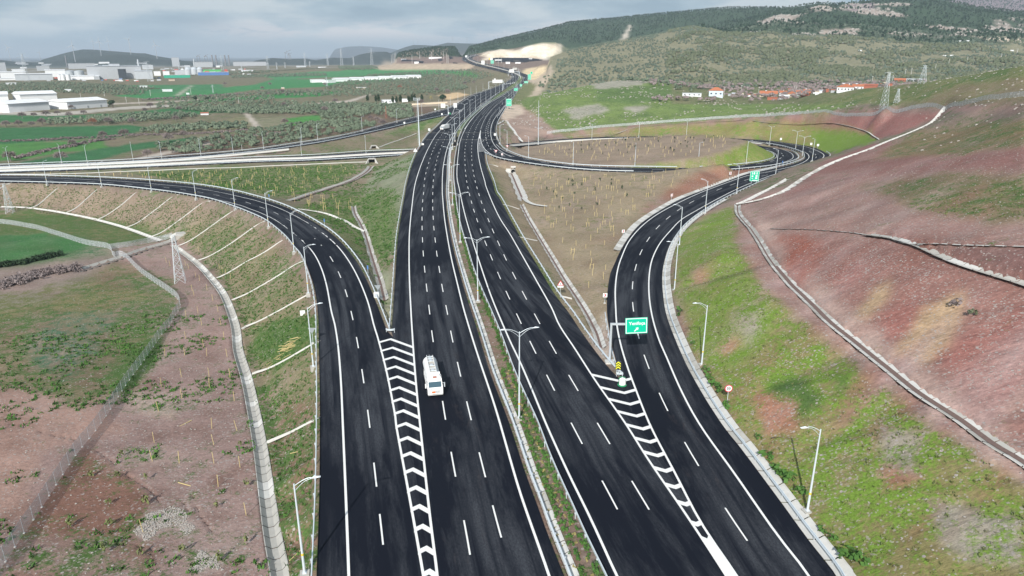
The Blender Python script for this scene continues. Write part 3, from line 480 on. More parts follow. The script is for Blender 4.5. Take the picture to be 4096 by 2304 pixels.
leafmat('olive_leaf', (0.060, 0.086, 0.055), (0.185, 0.225, 0.155)); leafmat('hill_leaf', (0.050, 0.075, 0.055), (0.155, 0.19, 0.14)); leafmat('pine_leaf', (0.018, 0.042, 0.026), (0.05, 0.092, 0.052)); leafmat('dark_leaf', (0.02, 0.04, 0.022), (0.05, 0.085, 0.04))
leafmat('twig_grey', (0.17, 0.135, 0.13), (0.30, 0.25, 0.24)); leafmat('twig_rust', (0.24, 0.11, 0.07), (0.36, 0.18, 0.12)); leafmat('grass_tuft', (0.035, 0.10, 0.022), (0.10, 0.20, 0.045)); leafmat('grass_olive', (0.10, 0.13, 0.045), (0.20, 0.22, 0.09))
leafmat('dry_leaf', (0.22, 0.19, 0.07), (0.42, 0.36, 0.15)); leafmat('scrub_leaf', (0.07, 0.095, 0.05), (0.16, 0.17, 0.11))
# asphalt: fresh black, tyre tracks and paver streaks along the road, dust at the edges
def asphalt(name):
    m = bpy.data.materials.new(name); m.use_nodes = True; t = m.node_tree; b = t.nodes['Principled BSDF']; b.inputs['Roughness'].default_value = 0.8; b.inputs['Specular IOR Level'].default_value = 0.14
    uv = N(t, 'ShaderNodeUVMap'); sp = N(t, 'ShaderNodeSeparateXYZ'); t.links.new(uv.outputs[0], sp.inputs[0])
    def nz(sx, sy, det, off=0.0, rough=0.6):
        c = N(t, 'ShaderNodeCombineXYZ'); t.links.new(mth(t, 'MULTIPLY', sp.outputs[0], sx), c.inputs[0]); t.links.new(mth(t, 'MULTIPLY', sp.outputs[1], sy), c.inputs[1]); c.inputs[2].default_value = off
        n = N(t, 'ShaderNodeTexNoise', i_Scale=1.0, i_Detail=det, i_Roughness=rough); t.links.new(c.outputs[0], n.inputs['Vector']); return n.outputs[0]
    streak = ramp(t, nz(0.62, 0.016, 4), [(0.38, 0.0), (0.56, 1.0)])
    brk = ramp(t, nz(0.13, 0.02, 7, 5.0, 0.72), [(0.43, 0.0), (0.56, 1.0)])
    grain = ramp(t, nz(5.0, 2.2, 3, 9.0, 0.8), [(0.30, 0.25), (0.70, 1.0)])
    f = mth(t, 'MULTIPLY', mth(t, 'MULTIPLY', streak, brk), grain)
    base = mixc(t, mth(t, 'MULTIPLY', f, 0.70), (0.0062, 0.0082, 0.0150), (0.090, 0.096, 0.108))
    dust = mth(t, 'MULTIPLY', ramp(t, nz(0.5, 0.12, 7, 14.0, 0.75), [(0.56, 0.0), (0.66, 1.0)]), ramp(t, nz(0.07, 0.01, 3, 22.0), [(0.48, 0.0), (0.62, 1.0)]))
    base = mixc(t, mth(t, 'MULTIPLY', dust, 0.35), base, (0.085, 0.07, 0.066))
    fine = ramp(t, nz(26, 26, 2, 2.0), [(0.3, 0.75), (0.7, 1.25)]); t.links.new(mixc(t, 1.0, base, fine, 'MULTIPLY'), b.inputs['Base Color']); M[name] = m
asphalt('asphalt')
# ground: painted soil colour, grass patches and pale stones broken up in the shader
gm = bpy.data.materials.new('ground'); gm.use_nodes = True; t = gm.node_tree; b = t.nodes['Principled BSDF']; b.inputs['Roughness'].default_value = 0.95; b.inputs['Specular IOR Level'].default_value = 0.1
at = N(t, 'ShaderNodeAttribute', attribute_name='Col'); am = N(t, 'ShaderNodeAttribute', attribute_name='Mask'); ag = N(t, 'ShaderNodeAttribute', attribute_name='Green')
sm = N(t, 'ShaderNodeSeparateColor'); t.links.new(am.outputs[0], sm.inputs[0]); g = N(t, 'ShaderNodeNewGeometry')
def gn(scale, det=5.0, rough=0.62, stretch=None, off=0.0):
    v = g.outputs['Position']
    mp = N(t, 'ShaderNodeMapping'); mp.inputs['Location'].default_value = (off, off * 0.7, 0)
    if stretch: mp.inputs['Rotation'].default_value = (0, 0, stretch[0]); mp.inputs['Scale'].default_value = (stretch[1], stretch[2], 1)
    t.links.new(v, mp.inputs[0]); n = N(t, 'ShaderNodeTexNoise', i_Scale=scale, i_Detail=det, i_Roughness=rough); t.links.new(mp.outputs[0], n.inputs['Vector']); return n.outputs[0]
tone = ramp(t, gn(0.06, 6), [(0.3, 0.80), (0.7, 1.18)]); tone2 = ramp(t, gn(1.6, 6, 0.75), [(0.32, 0.78), (0.68, 1.22)])
c = mixc(t, 1.0, at.outputs[0], tone, 'MULTIPLY'); c = mixc(t, 1.0, c, tone2, 'MULTIPLY')
# rills running down the cut slope
rn = gn(1.0, 5, 0.7, (math.radians(-32), 0.10, 1.5)); rill = ramp(t, rn, [(0.36, 0.70), (0.5, 1.0), (0.66, 1.22)]); c = mixc(t, sm.outputs[2], c, mixc(t, 1.0, c, rill, 'MULTIPLY'))
gp = mth(t, 'ADD', mth(t, 'MULTIPLY', gn(0.33, 6, 0.66, None, 9.0), 0.55), mth(t, 'MULTIPLY', gn(2.1, 4, 0.7, None, 4.0), 0.45))
gf = mth(t, 'MULTIPLY', mth(t, 'SUBTRACT', mth(t, 'ADD', gp, mth(t, 'MULTIPLY', sm.outputs[0], 0.36)), 0.62), 9.0, clamp=True)
gc = mixc(t, 1.0, ag.outputs[0], ramp(t, gn(3.0, 4, 0.8), [(0.3, 0.60), (0.7, 1.30)]), 'MULTIPLY')
c = mixc(t, gf, c, gc)
vo = N(t, 'ShaderNodeTexVoronoi', i_Scale=1.9); t.links.new(g.outputs['Position'], vo.inputs['Vector']); vs = N(t, 'ShaderNodeSeparateColor'); t.links.new(vo.outputs['Color'], vs.inputs[0])
cl = ramp(t, gn(0.12, 4, 0.6, None, 31.0), [(0.42, 0.15), (0.62, 1.0)])
st = mth(t, 'MULTIPLY', mth(t, 'GREATER_THAN', mth(t, 'ADD', vs.outputs[0], mth(t, 'MULTIPLY', mth(t, 'MULTIPLY', sm.outputs[1], cl), 0.13)), 0.985), mth(t, 'LESS_THAN', vo.outputs['Distance'], 0.36))
vo2 = N(t, 'ShaderNodeTexVoronoi', i_Scale=4.5); t.links.new(g.outputs['Position'], vo2.inputs['Vector']); vs2 = N(t, 'ShaderNodeSeparateColor'); t.links.new(vo2.outputs['Color'], vs2.inputs[0])
st2 = mth(t, 'MULTIPLY', mth(t, 'GREATER_THAN', mth(t, 'ADD', vs2.outputs[0], mth(t, 'MULTIPLY', mth(t, 'MULTIPLY', sm.outputs[1], cl), 0.20)), 0.97), 0.6)
c = mixc(t, mth(t, 'MAXIMUM', st, st2), c, (0.38, 0.335, 0.31)); t.links.new(c, b.inputs['Base Color'])
bp = N(t, 'ShaderNodeBump', i_Strength=0.55, i_Distance=0.35); t.links.new(mth(t, 'ADD', mth(t, 'ADD', gn(1.4, 6, 0.72), mth(t, 'MULTIPLY', gf, 0.25)), mth(t, 'MULTIPLY', mth(t, 'MULTIPLY', rn, sm.outputs[2]), 1.6)), bp.inputs['Height']); t.links.new(bp.outputs[0], b.inputs['Normal'])
M['ground'] = gm
# chain link: fine diagonal wires, the gaps left open
def meshmat(name, col, cover):
    m = bpy.data.materials.new(name); m.use_nodes = True; t = m.node_tree; b = t.nodes['Principled BSDF']; b.inputs['Base Color'].default_value = (*col, 1); b.inputs['Roughness'].default_value = 0.5; b.inputs['Metallic'].default_value = 0.2
    uv = N(t, 'ShaderNodeUVMap'); sp = N(t, 'ShaderNodeSeparateXYZ'); t.links.new(uv.outputs[0], sp.inputs[0])
    a = mth(t, 'FRACT', mth(t, 'MULTIPLY', mth(t, 'ADD', sp.outputs[0], sp.outputs[1]), 9.0)); c_ = mth(t, 'FRACT', mth(t, 'MULTIPLY', mth(t, 'SUBTRACT', sp.outputs[0], sp.outputs[1]), 9.0))
    w_ = mth(t, 'MAXIMUM', mth(t, 'LESS_THAN', a, cover), mth(t, 'LESS_THAN', c_, cover)); t.links.new(w_, b.inputs['Alpha']); M[name] = m
meshmat('chain_link', (0.60, 0.63, 0.66), 0.26)
# ------------------------------------------------------------------ object helpers
def setp(o, label=None, cat=None, group=None, kind=None):
    if label: o['label'] = label
    if cat: o['category'] = cat
    if group: o['group'] = group
    if kind: o['kind'] = kind
    return o
def mesh(name, V, Fc, mats, mi=None, smooth_=False, uv=None):
    me = bpy.data.meshes.new(name); me.from_pydata([tuple(v) for v in V], [], [tuple(f) for f in Fc])
    for m_ in (mats if isinstance(mats, (list, tuple)) else [mats]): me.materials.append(M[m_] if isinstance(m_, str) else m_)
    if mi is not None: me.polygons.foreach_set('material_index', mi)
    if smooth_: me.polygons.foreach_set('use_smooth', [True] * len(me.polygons))
    if uv is not None:
        l = me.uv_layers.new(name='UVMap'); vi = np.zeros(len(me.loops), int); me.loops.foreach_get('vertex_index', vi); l.data.foreach_set('uv', np.asarray(uv, float)[vi].ravel())
    me.update(); return me
def fastmesh(name, V, Fa, mats, mi=None):          # V (n,3), Fa (m,3|4) arrays
    me = bpy.data.meshes.new(name); V = np.asarray(V, np.float32); Fa = np.asarray(Fa, np.int32); m_, k_ = Fa.shape
    me.vertices.add(len(V)); me.vertices.foreach_set('co', V.ravel()); me.loops.add(m_ * k_); me.loops.foreach_set('vertex_index', Fa.ravel())
    me.polygons.add(m_); me.polygons.foreach_set('loop_start', np.arange(0, m_ * k_, k_, dtype=np.int32)); me.polygons.foreach_set('loop_total', np.full(m_, k_, np.int32))
    for q in mats: me.materials.append(M[q] if isinstance(q, str) else q)
    if mi is not None: me.polygons.foreach_set('material_index', np.asarray(mi, np.int32))
    me.update(calc_edges=True); return me
def obj(name, me, parent=None, loc=None, rz=None, **k):
    o = bpy.data.objects.new(name, me); COL.objects.link(o)
    if parent: o.parent = parent
    if loc is not None: o.location = loc
    if rz is not None: o.rotation_euler = (0, 0, rz)
    return setp(o, **k)
def empty(name, loc=(0, 0, 0), rz=0.0, **k): return obj(name, None, None, loc, rz, **k)
def dup(root, loc, rz=0.0, scale=None, **k):
    r = root.copy(); COL.objects.link(r); r.location = loc; r.rotation_euler = (0, 0, rz)
    if scale: r.scale = (scale,) * 3 if not hasattr(scale, '__len__') else scale
    for a in ('label', 'group'):
        if a in r and a in k: del r[a]
    setp(r, **k)
    for ch in list(root.children):
        c_ = ch.copy(); COL.objects.link(c_); c_.parent = r
        for g_ in ch.children: d = g_.copy(); COL.objects.link(d); d.parent = c_
    return r
class MB:
    def __init__(s): s.V = []; s.F = []; s.I = []; s.mi = 0
    def add(s, V, Fc, mi=None):
        o = len(s.V); s.V += [tuple(v) for v in V]; s.F += [tuple(a + o for a in f) for f in Fc]; s.I += [s.mi if mi is None else mi] * len(Fc); return s
    def box(s, c0, size, rz=0.0, mi=None, taper=1.0, rot=None):
        x, y, z = [q / 2 for q in size]; V = []
        for dz, k_ in ((-z, 1.0), (z, taper)):
            for a, b_ in ((-1, -1), (1, -1), (1, 1), (-1, 1)): V.append(Vector((a * x * k_, b_ * y * k_, dz)))
        R = rot if rot is not None else Matrix.Rotation(rz, 3, 'Z'); V = [R @ v + Vector(c0) for v in V]
        return s.add(V, [(3, 2, 1, 0), (4, 5, 6, 7), (0, 1, 5, 4), (1, 2, 6, 5), (2, 3, 7, 6), (3, 0, 4, 7)], mi)
    def bar(s, a, b_, r0, r1=None, n=6, mi=None, cap=True):
        a = Vector(a); b_ = Vector(b_); r1 = r0 if r1 is None else r1; d = (b_ - a); q = d.to_track_quat('Z', 'Y').to_matrix(); V = []
        for p, r in ((a, r0), (b_, r1)):
            for i in range(n): an = 2 * math.pi * (i + 0.5) / n; V.append(p + q @ Vector((r * math.cos(an), r * math.sin(an), 0)))
        Fc = [(i, (i + 1) % n, n + (i + 1) % n, n + i) for i in range(n)]
        if cap: Fc += [tuple(range(n - 1, -1, -1)), tuple(range(n, 2 * n))]
        return s.add(V, Fc, mi)
    def prism(s, poly, z0, z1, mi=None):
        n = len(poly); V = [(x, y, z0) for x, y in poly] + [(x, y, z1) for x, y in poly]
        return s.add(V, [(i, (i + 1) % n, n + (i + 1) % n, n + i) for i in range(n)] + [tuple(range(n - 1, -1, -1)), tuple(range(n, 2 * n))], mi)
    def lathe(s, prof, c0=(0, 0, 0), n=12, mi=None):
        V = [(c0[0] + r * math.cos(2 * math.pi * i / n), c0[1] + r * math.sin(2 * math.pi * i / n), c0[2] + z) for r, z in prof for i in range(n)]
        k_ = len(prof); return s.add(V, [(j * n + i, j * n + (i + 1) % n, (j + 1) * n + (i + 1) % n, (j + 1) * n + i) for j in range(k_ - 1) for i in range(n)], mi)
    def me(s, name, mats, sm=False): return mesh(name, s.V, s.F, mats, s.I, sm)
def sweep(R, prof, closed=False):                  # prof: (offset to the right, height); R stations
    T = tang(R); V = []; n = len(prof)
    for p, tt in zip(R, T):
        for o, z in prof: V.append((p[0] + tt[1] * o, p[1] - tt[0] * o, p[2] + z))
    m_ = n if closed else n - 1
    Fc = [(i * n + j, (i + 1) * n + j, (i + 1) * n + (j + 1) % n, i * n + (j + 1) % n) for i in range(len(R) - 1) for j in range(m_)]
    return V, Fc
# ------------------------------------------------------------------ terrain sheet and its colours
PX, PY = proj(GX, GY, GZ); DX = PX / 1.59006; DY = PY / 1.59006
jx = fbm(GX / 9, GY / 9, 4); jy = fbm(GX / 9 + 50, GY / 9 - 30, 4); kj = np.interp(RR, [50, 200, 1000], [60, 26, 5]); jx = jx + 0.8 * fbm(GX / 1.3, GY / 1.3, 3); jy = jy + 0.8 * fbm(GX / 1.3 + 9, GY / 1.3, 3); QX = DX + jx * kj; QY = DY + jy * kj * 0.7
def inpoly(poly, X=None, Y=None):
    X = QX if X is None else X; Y = QY if Y is None else Y
    r = np.zeros(X.shape, bool); n = len(poly)
    for i in range(n):
        x1, y1 = poly[i]; x2, y2 = poly[(i + 1) % n]
        if y1 == y2: continue
        r ^= ((y1 > Y) != (y2 > Y)) & (X < (x2 - x1) * (Y - y1) / (y2 - y1) + x1)
    return r
C = np.zeros((nr, na, 3)); MK = np.zeros((nr, na, 3)); GR = np.zeros((nr, na, 3))
GREEN = {'g': s2l(82, 106, 58), 'b': s2l(112, 138, 58), 'o': s2l(112, 114, 74), 'f': s2l(64, 108, 70), 't': s2l(78, 112, 86)}
def paint(sel, col=None, green=None, g_=None, stone=None, rill_=None, k=1.0):
    if col is not None: C[sel] = C[sel] * (1 - k) + np.array(s2l(*col)) * k
    if green is not None: GR[sel] = GREEN[green]
    if g_ is not None: MK[sel, 0] = g_
    if stone is not None: MK[sel, 1] = stone
    if rill_ is not None: MK[sel, 2] = rill_
allv = np.ones((nr, na), bool)
paint(allv, (132, 116, 106), 'g', 0.35, 0.1, 0)
A = np.degrees(AA)
left = (GX < -20)
# --- left bottom ground
lb = inpoly([(-900, 560), (460, 610), (560, 720), (620, 900), (660, 1130), (730, 1500), (740, 2600), (-2500, 2600), (-2500, 560)])
paint(lb, (152, 128, 121), 'g', 0.20, 0.6)
paint(inpoly([(-900, 600), (200, 640), (440, 700), (450, 760), (380, 900), (330, 990), (150, 1040), (-900, 960)]), (132, 118, 96), 'g', 0.48, 0.15)
paint(inpoly([(60, 860), (190, 780), (300, 770), (260, 840), (230, 900), (170, 960), (80, 900)]), (122, 118, 94), 't', 0.42, 0.1)
paint(inpoly([(-100, 740), (200, 700), (430, 745), (300, 790), (100, 790), (-100, 830)]), (126, 120, 86), 'g', 0.46, 0.1)
paint(inpoly([(-900, 720), (20, 735), (200, 690), (240, 690), (130, 760), (-100, 800)]), (122, 118, 100), 'o', 0.45, 0.1)
paint(inpoly([(-900, 705), (190, 640), (330, 640), (215, 690), (60, 735), (-900, 760)]), (140, 124, 116), 'o', 0.1, 0.1)
paint(inpoly([(-900, 985), (60, 975), (210, 1030), (330, 1080), (200, 1110), (110, 1130), (60, 1300), (-900, 1500)]), (164, 134, 122), 'g', 0.10, 0.6)
paint(inpoly([(215, 1115), (330, 1210), (400, 1300), (380, 1449), (360, 1900), (0, 1900), (0, 1400), (80, 1280)]), (136, 103, 90), 'g', 0.34, 0.4)
paint(inpoly([(330, 860), (420, 830), (400, 900), (360, 960), (300, 990), (280, 970)]), (110, 118, 74), 'g', 0.7, 0.1)
paint(inpoly([(310, 985), (420, 995), (440, 1050), (350, 1040)]), (176, 160, 140), 'g', 0.2, 0.9)
wh = (inpoly([(415, 1268), (450, 1272), (500, 1330), (480, 1350), (440, 1310), (400, 1335), (360, 1355), (352, 1330)]) | inpoly([(500, 1385), (550, 1392), (555, 1430), (485, 1440)])) & (jx > -0.12)
paint(wh, (196, 186, 176), 'g', 0.28, 1.0)
paint(inpoly([(-900, 556), (100, 530), (330, 560), (420, 600), (280, 620), (-900, 640)]), (112, 112, 78), 'g', 0.62, 0.05)
paint(inpoly([(-900, 600), (0, 596), (120, 583), (200, 598), (300, 640), (180, 655), (60, 668), (-900, 672)]), (66, 112, 64), 'f', 0.3, 0)
# --- left embankment
le = inpoly([(-900, 455), (0, 455), (200, 472), (450, 500), (600, 550), (700, 610), (760, 700), (800, 850), (805, 1000), (805, 1800), (730, 1900), (690, 1300), (640, 1050), (600, 800), (560, 700), (460, 600), (300, 560), (0, 520), (-900, 520)])
paint(le, (140, 124, 108), 'o', 0.22, 0.2); paint(le & (QY > 560), (132, 122, 98), 'g', 0.38, 0.15); paint(le & (QY > 1020) & (QX < 790), (136, 110, 96), 'g', 0.50, 0.5)
paint(inpoly([(640, 830), (790, 790), (790, 870), (700, 930), (640, 900)]), (104, 116, 70), 'g', 0.7, 0.2)
# --- gore between left ramp and left main, planted triangle
paint(inpoly([(640, 400), (1040, 380), (1040, 420), (1000, 620), (990, 840), (975, 840), (900, 640), (760, 520), (0, 440), (0, 425)]) & (RR < 520), (134, 122, 104), 'g', 0.38, 0.1)
paint(inpoly([(300, 432), (560, 420), (880, 414), (905, 425), (860, 455), (760, 490), (700, 500), (560, 475), (440, 452)]), (124, 124, 92), 'g', 0.48, 0.05)
paint(inpoly([(1040, 385), (1045, 400), (1020, 520), (1000, 620), (960, 640), (905, 545), (915, 470), (960, 420)]), (134, 138, 116), 'g', 0.36, 0.05)
paint(inpoly([(905, 500), (985, 470), (1000, 560), (985, 640), (955, 660), (915, 600)]), (112, 126, 84), 'g', 0.5, 0.05)
paint(inpoly([(740, 520), (900, 480), (900, 560), (915, 600), (930, 690), (880, 640), (820, 570)]), (118, 122, 84), 'g', 0.45, 0.05)
paint(inpoly([(930, 680), (990, 680), (990, 840), (975, 830)]), (142, 146, 122), 'g', 0.32, 0.05)
paint(inpoly([(700, 390), (950, 372), (1000, 350), (1120, 290), (1120, 300), (1060, 350), (1030, 380), (700, 400)]) & (RR > 430), (128, 120, 96), 'g', 0.45, 0.05)
paint(inpoly([(870, 375), (990, 330), (1100, 292), (1110, 296), (1020, 345), (960, 370)]) & (RR > 430), (120, 132, 92), 'g', 0.55, 0)
# --- median
paint(inpoly([(1130, 300), (1160, 300), (1165, 560), (1235, 760), (1330, 1010), (1540, 1600), (1440, 1600), (1260, 1000), (1175, 700), (1130, 450)]), (132, 112, 100), 'g', 0.38, 0.3)
paint((RR > 330) & inpoly([(1120, 335), (1155, 335), (1330, 190), (1310, 190), (1230, 230)], DX, DY), (120, 128, 92), 'g', 0.5, 0)
# --- planted triangle between right main and right ramp, loop island
tri = inpoly([(1220, 385), (1260, 415), (1500, 428), (1700, 425), (1830, 405), (1930, 430), (1760, 495), (1640, 560), (1560, 650), (1545, 860), (1560, 960), (1400, 760), (1300, 600), (1240, 470)])
paint(tri & (RR < 420), (148, 134, 112), 'o', 0.28, 0.25)
paint(inpoly([(1225, 415), (1242, 440), (1300, 580), (1395, 730), (1400, 760), (1380, 745), (1280, 580), (1225, 430)]), (108, 122, 66), 'g', 0.62, 0.05)
paint(inpoly([(1480, 850), (1530, 770), (1540, 850), (1545, 900), (1500, 905)]), (176, 160, 146), 'g', 0.1, 0.9)
paint(inpoly([(1690, 470), (1740, 440), (1830, 412), (1900, 430), (1790, 470), (1700, 500), (1640, 540), (1620, 530)]), (140, 100, 84), 'o', 0.1, 0.3)
isl = inpoly([(1265, 400), (1300, 368), (1500, 348), (1800, 338), (1885, 350), (1960, 385), (1950, 400), (1830, 412), (1560, 425), (1380, 415)]) & (RR > 330) & (RR < 520)
paint(isl, (144, 128, 112), 'o', 0.2, 0.1)
paint(inpoly([(1885, 350), (1960, 385), (1960, 400), (1830, 425), (1690, 425), (1500, 424), (1660, 413), (1780, 396), (1850, 375)]) & (RR > 330) & (RR < 480), (128, 134, 76), 'b', 0.42, 0.05, 0.3)
# --- right hand cut slopes
rs = inpoly([(1700, 560), (1860, 500), (1990, 470), (2800, 300), (4000, 300), (4000, 2600), (2300, 2600), (1900, 1200), (1700, 900), (1690, 640)]) & (RR < 430)
paint(rs, (150, 122, 114), 'o', 0.10, 0.55, 0.35)
paint(inpoly([(1700, 590), (1850, 505), (1845, 560), (1900, 700), (2050, 830), (2250, 1010), (2550, 1200), (3000, 1500), (3000, 2600), (2300, 2600), (1960, 1250), (1760, 940), (1700, 760)]), (134, 126, 86), 'b', 0.46, 0.45, 0.6)
paint(inpoly([(1700, 590), (1850, 505), (1840, 600), (1900, 720), (1960, 800), (1900, 900), (1850, 960), (1760, 900), (1700, 740)]), (126, 138, 78), 'b', 0.52, 0.2, 0.5)
for q in ([(1940, 960), (2010, 950), (2060, 1010), (1990, 1080), (1930, 1020)], [(2100, 940), (2150, 960), (2100, 985)]): paint(inpoly(q), (84, 116, 62), 'g', 0.6, 0.05)
for q in ([(1880, 990), (1990, 1000), (2010, 1080), (1920, 1090)], [(1800, 880), (1840, 850), (1860, 870), (1820, 910)], [(2200, 1180), (2300, 1150), (2330, 1200), (2240, 1230)], [(1730, 660), (1790, 690), (1770, 730)]): paint(inpoly(q), (158, 116, 96), 'b', 0.2, 0.5)
for q in ([(2200, 1060), (2330, 1090), (2300, 1200), (2220, 1150)], [(2330, 1250), (2576, 1300), (2576, 1430), (2400, 1400)], [(1850, 790), (1930, 800), (1880, 880)]): paint(inpoly(q), (150, 142, 128), 'b', 0.3, 0.95)
paint(inpoly([(1848, 515), (1900, 560), (1935, 640), (2040, 780), (2200, 920), (2400, 1090), (2576, 1210), (2576, 1165), (2380, 990), (2200, 840), (2050, 700), (1945, 570), (1870, 520)]), (176, 150, 140), 'o', 0.05, 0.2)
paint(inpoly([(1960, 590), (2060, 600), (2080, 640), (2010, 720), (1985, 700)]), (154, 96, 82), 'o', 0.0, 0.2, 0.6)
paint(inpoly([(2000, 600), (2300, 590), (2576, 710), (3000, 800), (3000, 1100), (2576, 1110), (2300, 900), (2100, 740)]) & ~inpoly([(1960, 590), (2060, 600), (2080, 640), (2010, 720), (1985, 700)]), (146, 110, 102), 'o', 0.04, 0.7, 0.5)
for q in ([(2200, 800), (2300, 740), (2330, 780), (2250, 870)], [(2350, 900), (2576, 760), (2576, 830), (2420, 960)], [(2080, 690), (2160, 660), (2180, 700), (2110, 740)], [(2450, 1000), (2576, 930), (2576, 1010)]): paint(inpoly(q), (150, 104, 96), 'o', 0.02, 0.5, 0.6)
for q in ([(2320, 760), (2430, 740), (2400, 850), (2330, 930), (2260, 900)], [(2150, 780), (2230, 700), (2250, 720), (2180, 800)]): paint(inpoly(q), (178, 152, 122), 'o', 0.06, 0.5, 0.6)
paint(inpoly([(2330, 620), (2576, 620), (3000, 640), (3000, 760), (2576, 700)]), (120, 92, 88), 'g', 0.15, 0.6)
paint(inpoly([(2160, 470), (2300, 440), (2800, 440), (2800, 560), (2480, 560), (2300, 520)]), (124, 112, 88), 'g', 0.42, 0.15, 0.3)
paint(inpoly([(2060, 410), (2200, 360), (2500, 330), (2800, 330), (2800, 420), (2300, 430), (2060, 470), (1960, 500)]), (140, 104, 98), 'g', 0.14, 0.3, 0.3)
paint(inpoly([(2300, 330), (2576, 300), (2800, 300), (2800, 340), (2400, 390), (2200, 400)]), (132, 114, 88), 'g', 0.4, 0.2, 0.3)
cutg = inpoly([(1320, 352), (1600, 322), (1820, 303), (2000, 305), (2150, 325), (2215, 352), (2100, 386), (2050, 380), (1960, 362), (1880, 348), (1700, 338), (1400, 345)]) & (RR > 360)
paint(cutg, (134, 126, 82), 'b', 0.36, 0.1, 0.4)
paint(inpoly([(2040, 330), (2160, 335), (2215, 352), (2100, 386), (2060, 375)]) & (RR > 330), (116, 138, 68), 'b', 0.55, 0.05)
paint(inpoly([(1880, 300), (2100, 286), (2340, 280), (2370, 292), (2250, 340), (2215, 350), (2140, 322), (2000, 306)]) & (RR > 300), (152, 106, 100), 'g', 0.06, 0.3, 0.5)
paint(inpoly([(1300, 350), (1500, 322), (1880, 298), (2300, 272), (2576, 262), (2576, 285), (2350, 282), (1900, 303), (1600, 322), (1400, 345)]) & (RR > 260), (150, 122, 114), 'g', 0.08, 0.2)
# --- middle green hill with grey rocks
mh = inpoly([(1290, 330), (1262, 300), (1300, 250), (1380, 225), (1500, 205), (1600, 200), (1690, 208), (1760, 245), (1900, 260), (2220, 262), (2210, 272), (1880, 295), (1600, 315), (1400, 335)]) & (RR > 500)
paint(mh, (116, 134, 76), 'g', 0.40, 0.3); paint(inpoly([(1500, 225), (1680, 212), (1700, 240), (1600, 262), (1500, 255)]) & mh, (104, 126, 74), 'g', 0.5, 0.2)
for q in ([(1480, 205), (1560, 190), (1640, 205), (1600, 216), (1500, 225)], [(1420, 275), (1500, 260), (1540, 280), (1440, 300)], [(1560, 268), (1640, 265), (1600, 285)]): paint(inpoly(q) & (RR > 500), (158, 154, 140), 'g', 0.3, 1.0)
paint(inpoly([(1255, 290), (1300, 262), (1340, 280), (1400, 330), (1330, 355), (1310, 350)]) & (RR > 480), (158, 136, 124), 'g', 0.08, 0.2)
paint(inpoly([(1262, 270), (1310, 262), (1320, 285), (1285, 300), (1262, 300)]) & (RR > 480), (196, 178, 160), 'g', 0.02, 0.2)
# --- scrub hill behind the right fence
paint(inpoly([(2040, 262), (2040, 250), (2200, 225), (2350, 200), (2576, 160), (2900, 120), (2900, 262), (2576, 262)]) & (RR > 240) & (RR < 760), (122, 122, 84), 'g', 0.46, 0.45)
paint(inpoly([(2300, 262), (2400, 215), (2576, 195), (2900, 180), (2900, 260)]) & (RR > 240) & (RR < 760), (128, 116, 92), 'o', 0.36, 0.4)
paint((RR > 560) & (RR < 1150) & (A > 12) & (A < 46) & ~inpoly([(1, 1), (2, 1), (1, 2)]) & (DY < 262) & (DY > 205) & (DX > 1690), (120, 118, 88), 'g', 0.4, 0.3)
# --- valley on the left
vl = (A < 2) & (RR > 395) & ((GZ < -6.0) | (RR > 1100) & (RR < 4500) & (GZ < 14)) & (GX < -10)
paint(vl & (RR > 500), (122, 112, 94), 'g', 0.35, 0.05)
fields = [([(-60, 395), (-60, 322), (330, 315), (385, 322), (300, 345), (0, 362)], (58, 106, 66)), ([(-60, 364), (260, 352), (272, 372), (150, 385), (50, 403), (-60, 408)], (78, 124, 64)),
 ([(40, 410), (150, 390), (330, 362), (500, 345), (460, 362), (330, 380), (260, 400), (170, 412)], (58, 104, 66)), ([(-60, 288), (130, 292), (300, 285), (470, 268), (560, 270), (690, 283), (540, 284), (420, 292), (200, 300), (-60, 312)], (62, 110, 68)),
 ([(280, 240), (420, 232), (640, 213), (690, 198), (800, 200), (1040, 186), (1080, 190), (940, 208), (820, 218), (640, 226), (560, 236), (400, 252)], (64, 128, 76)), ([(300, 215), (560, 212), (560, 226), (330, 236)], (66, 122, 78)),
 ([(650, 190), (800, 180), (1100, 170), (1180, 174), (1180, 184), (960, 190), (700, 200)], (72, 132, 84)), ([(860, 176), (1180, 164), (1180, 172), (860, 182)], (74, 136, 84)), ([(420, 262), (640, 240), (760, 232), (880, 228), (800, 243), (600, 252)], (60, 124, 66)), ([(720, 298), (802, 289), (818, 309), (716, 317)], (78, 134, 66)),
 ([(1130, 185), (1180, 178), (1205, 188), (1200, 196)], (78, 132, 74))]
for q, cc in fields: paint(inpoly(q, DX + jx * 3, DY + jy * 2) & vl, cc, 'f', 0.25, 0.0)
paint(inpoly([(270, 412), (520, 345), (640, 335), (900, 290), (1080, 260), (1100, 290), (900, 330), (600, 380)]) & vl, (112, 92, 82), 'g', 0.32, 0.05)
paint(inpoly([(480, 322), (600, 292), (640, 296), (650, 325), (560, 332)]) & vl, (128, 122, 96), 'g', 0.3, 0.05)
paint(inpoly([(640, 300), (720, 292), (720, 318), (660, 322)]) & vl, (130, 126, 104), 'g', 0.3, 0.05)
paint(inpoly([(1000, 262), (1180, 250), (1180, 262), (1000, 272)], DX, DY) & (RR > 500) & (GX < -20), (170, 156, 138), 'g', 0.05, 0.1)
paint(inpoly([(1100, 240), (1150, 232), (1180, 238), (1130, 252)], DX, DY) & (RR > 700) & (GX < -20), (206, 178, 140), 'g', 0.05, 0.1)
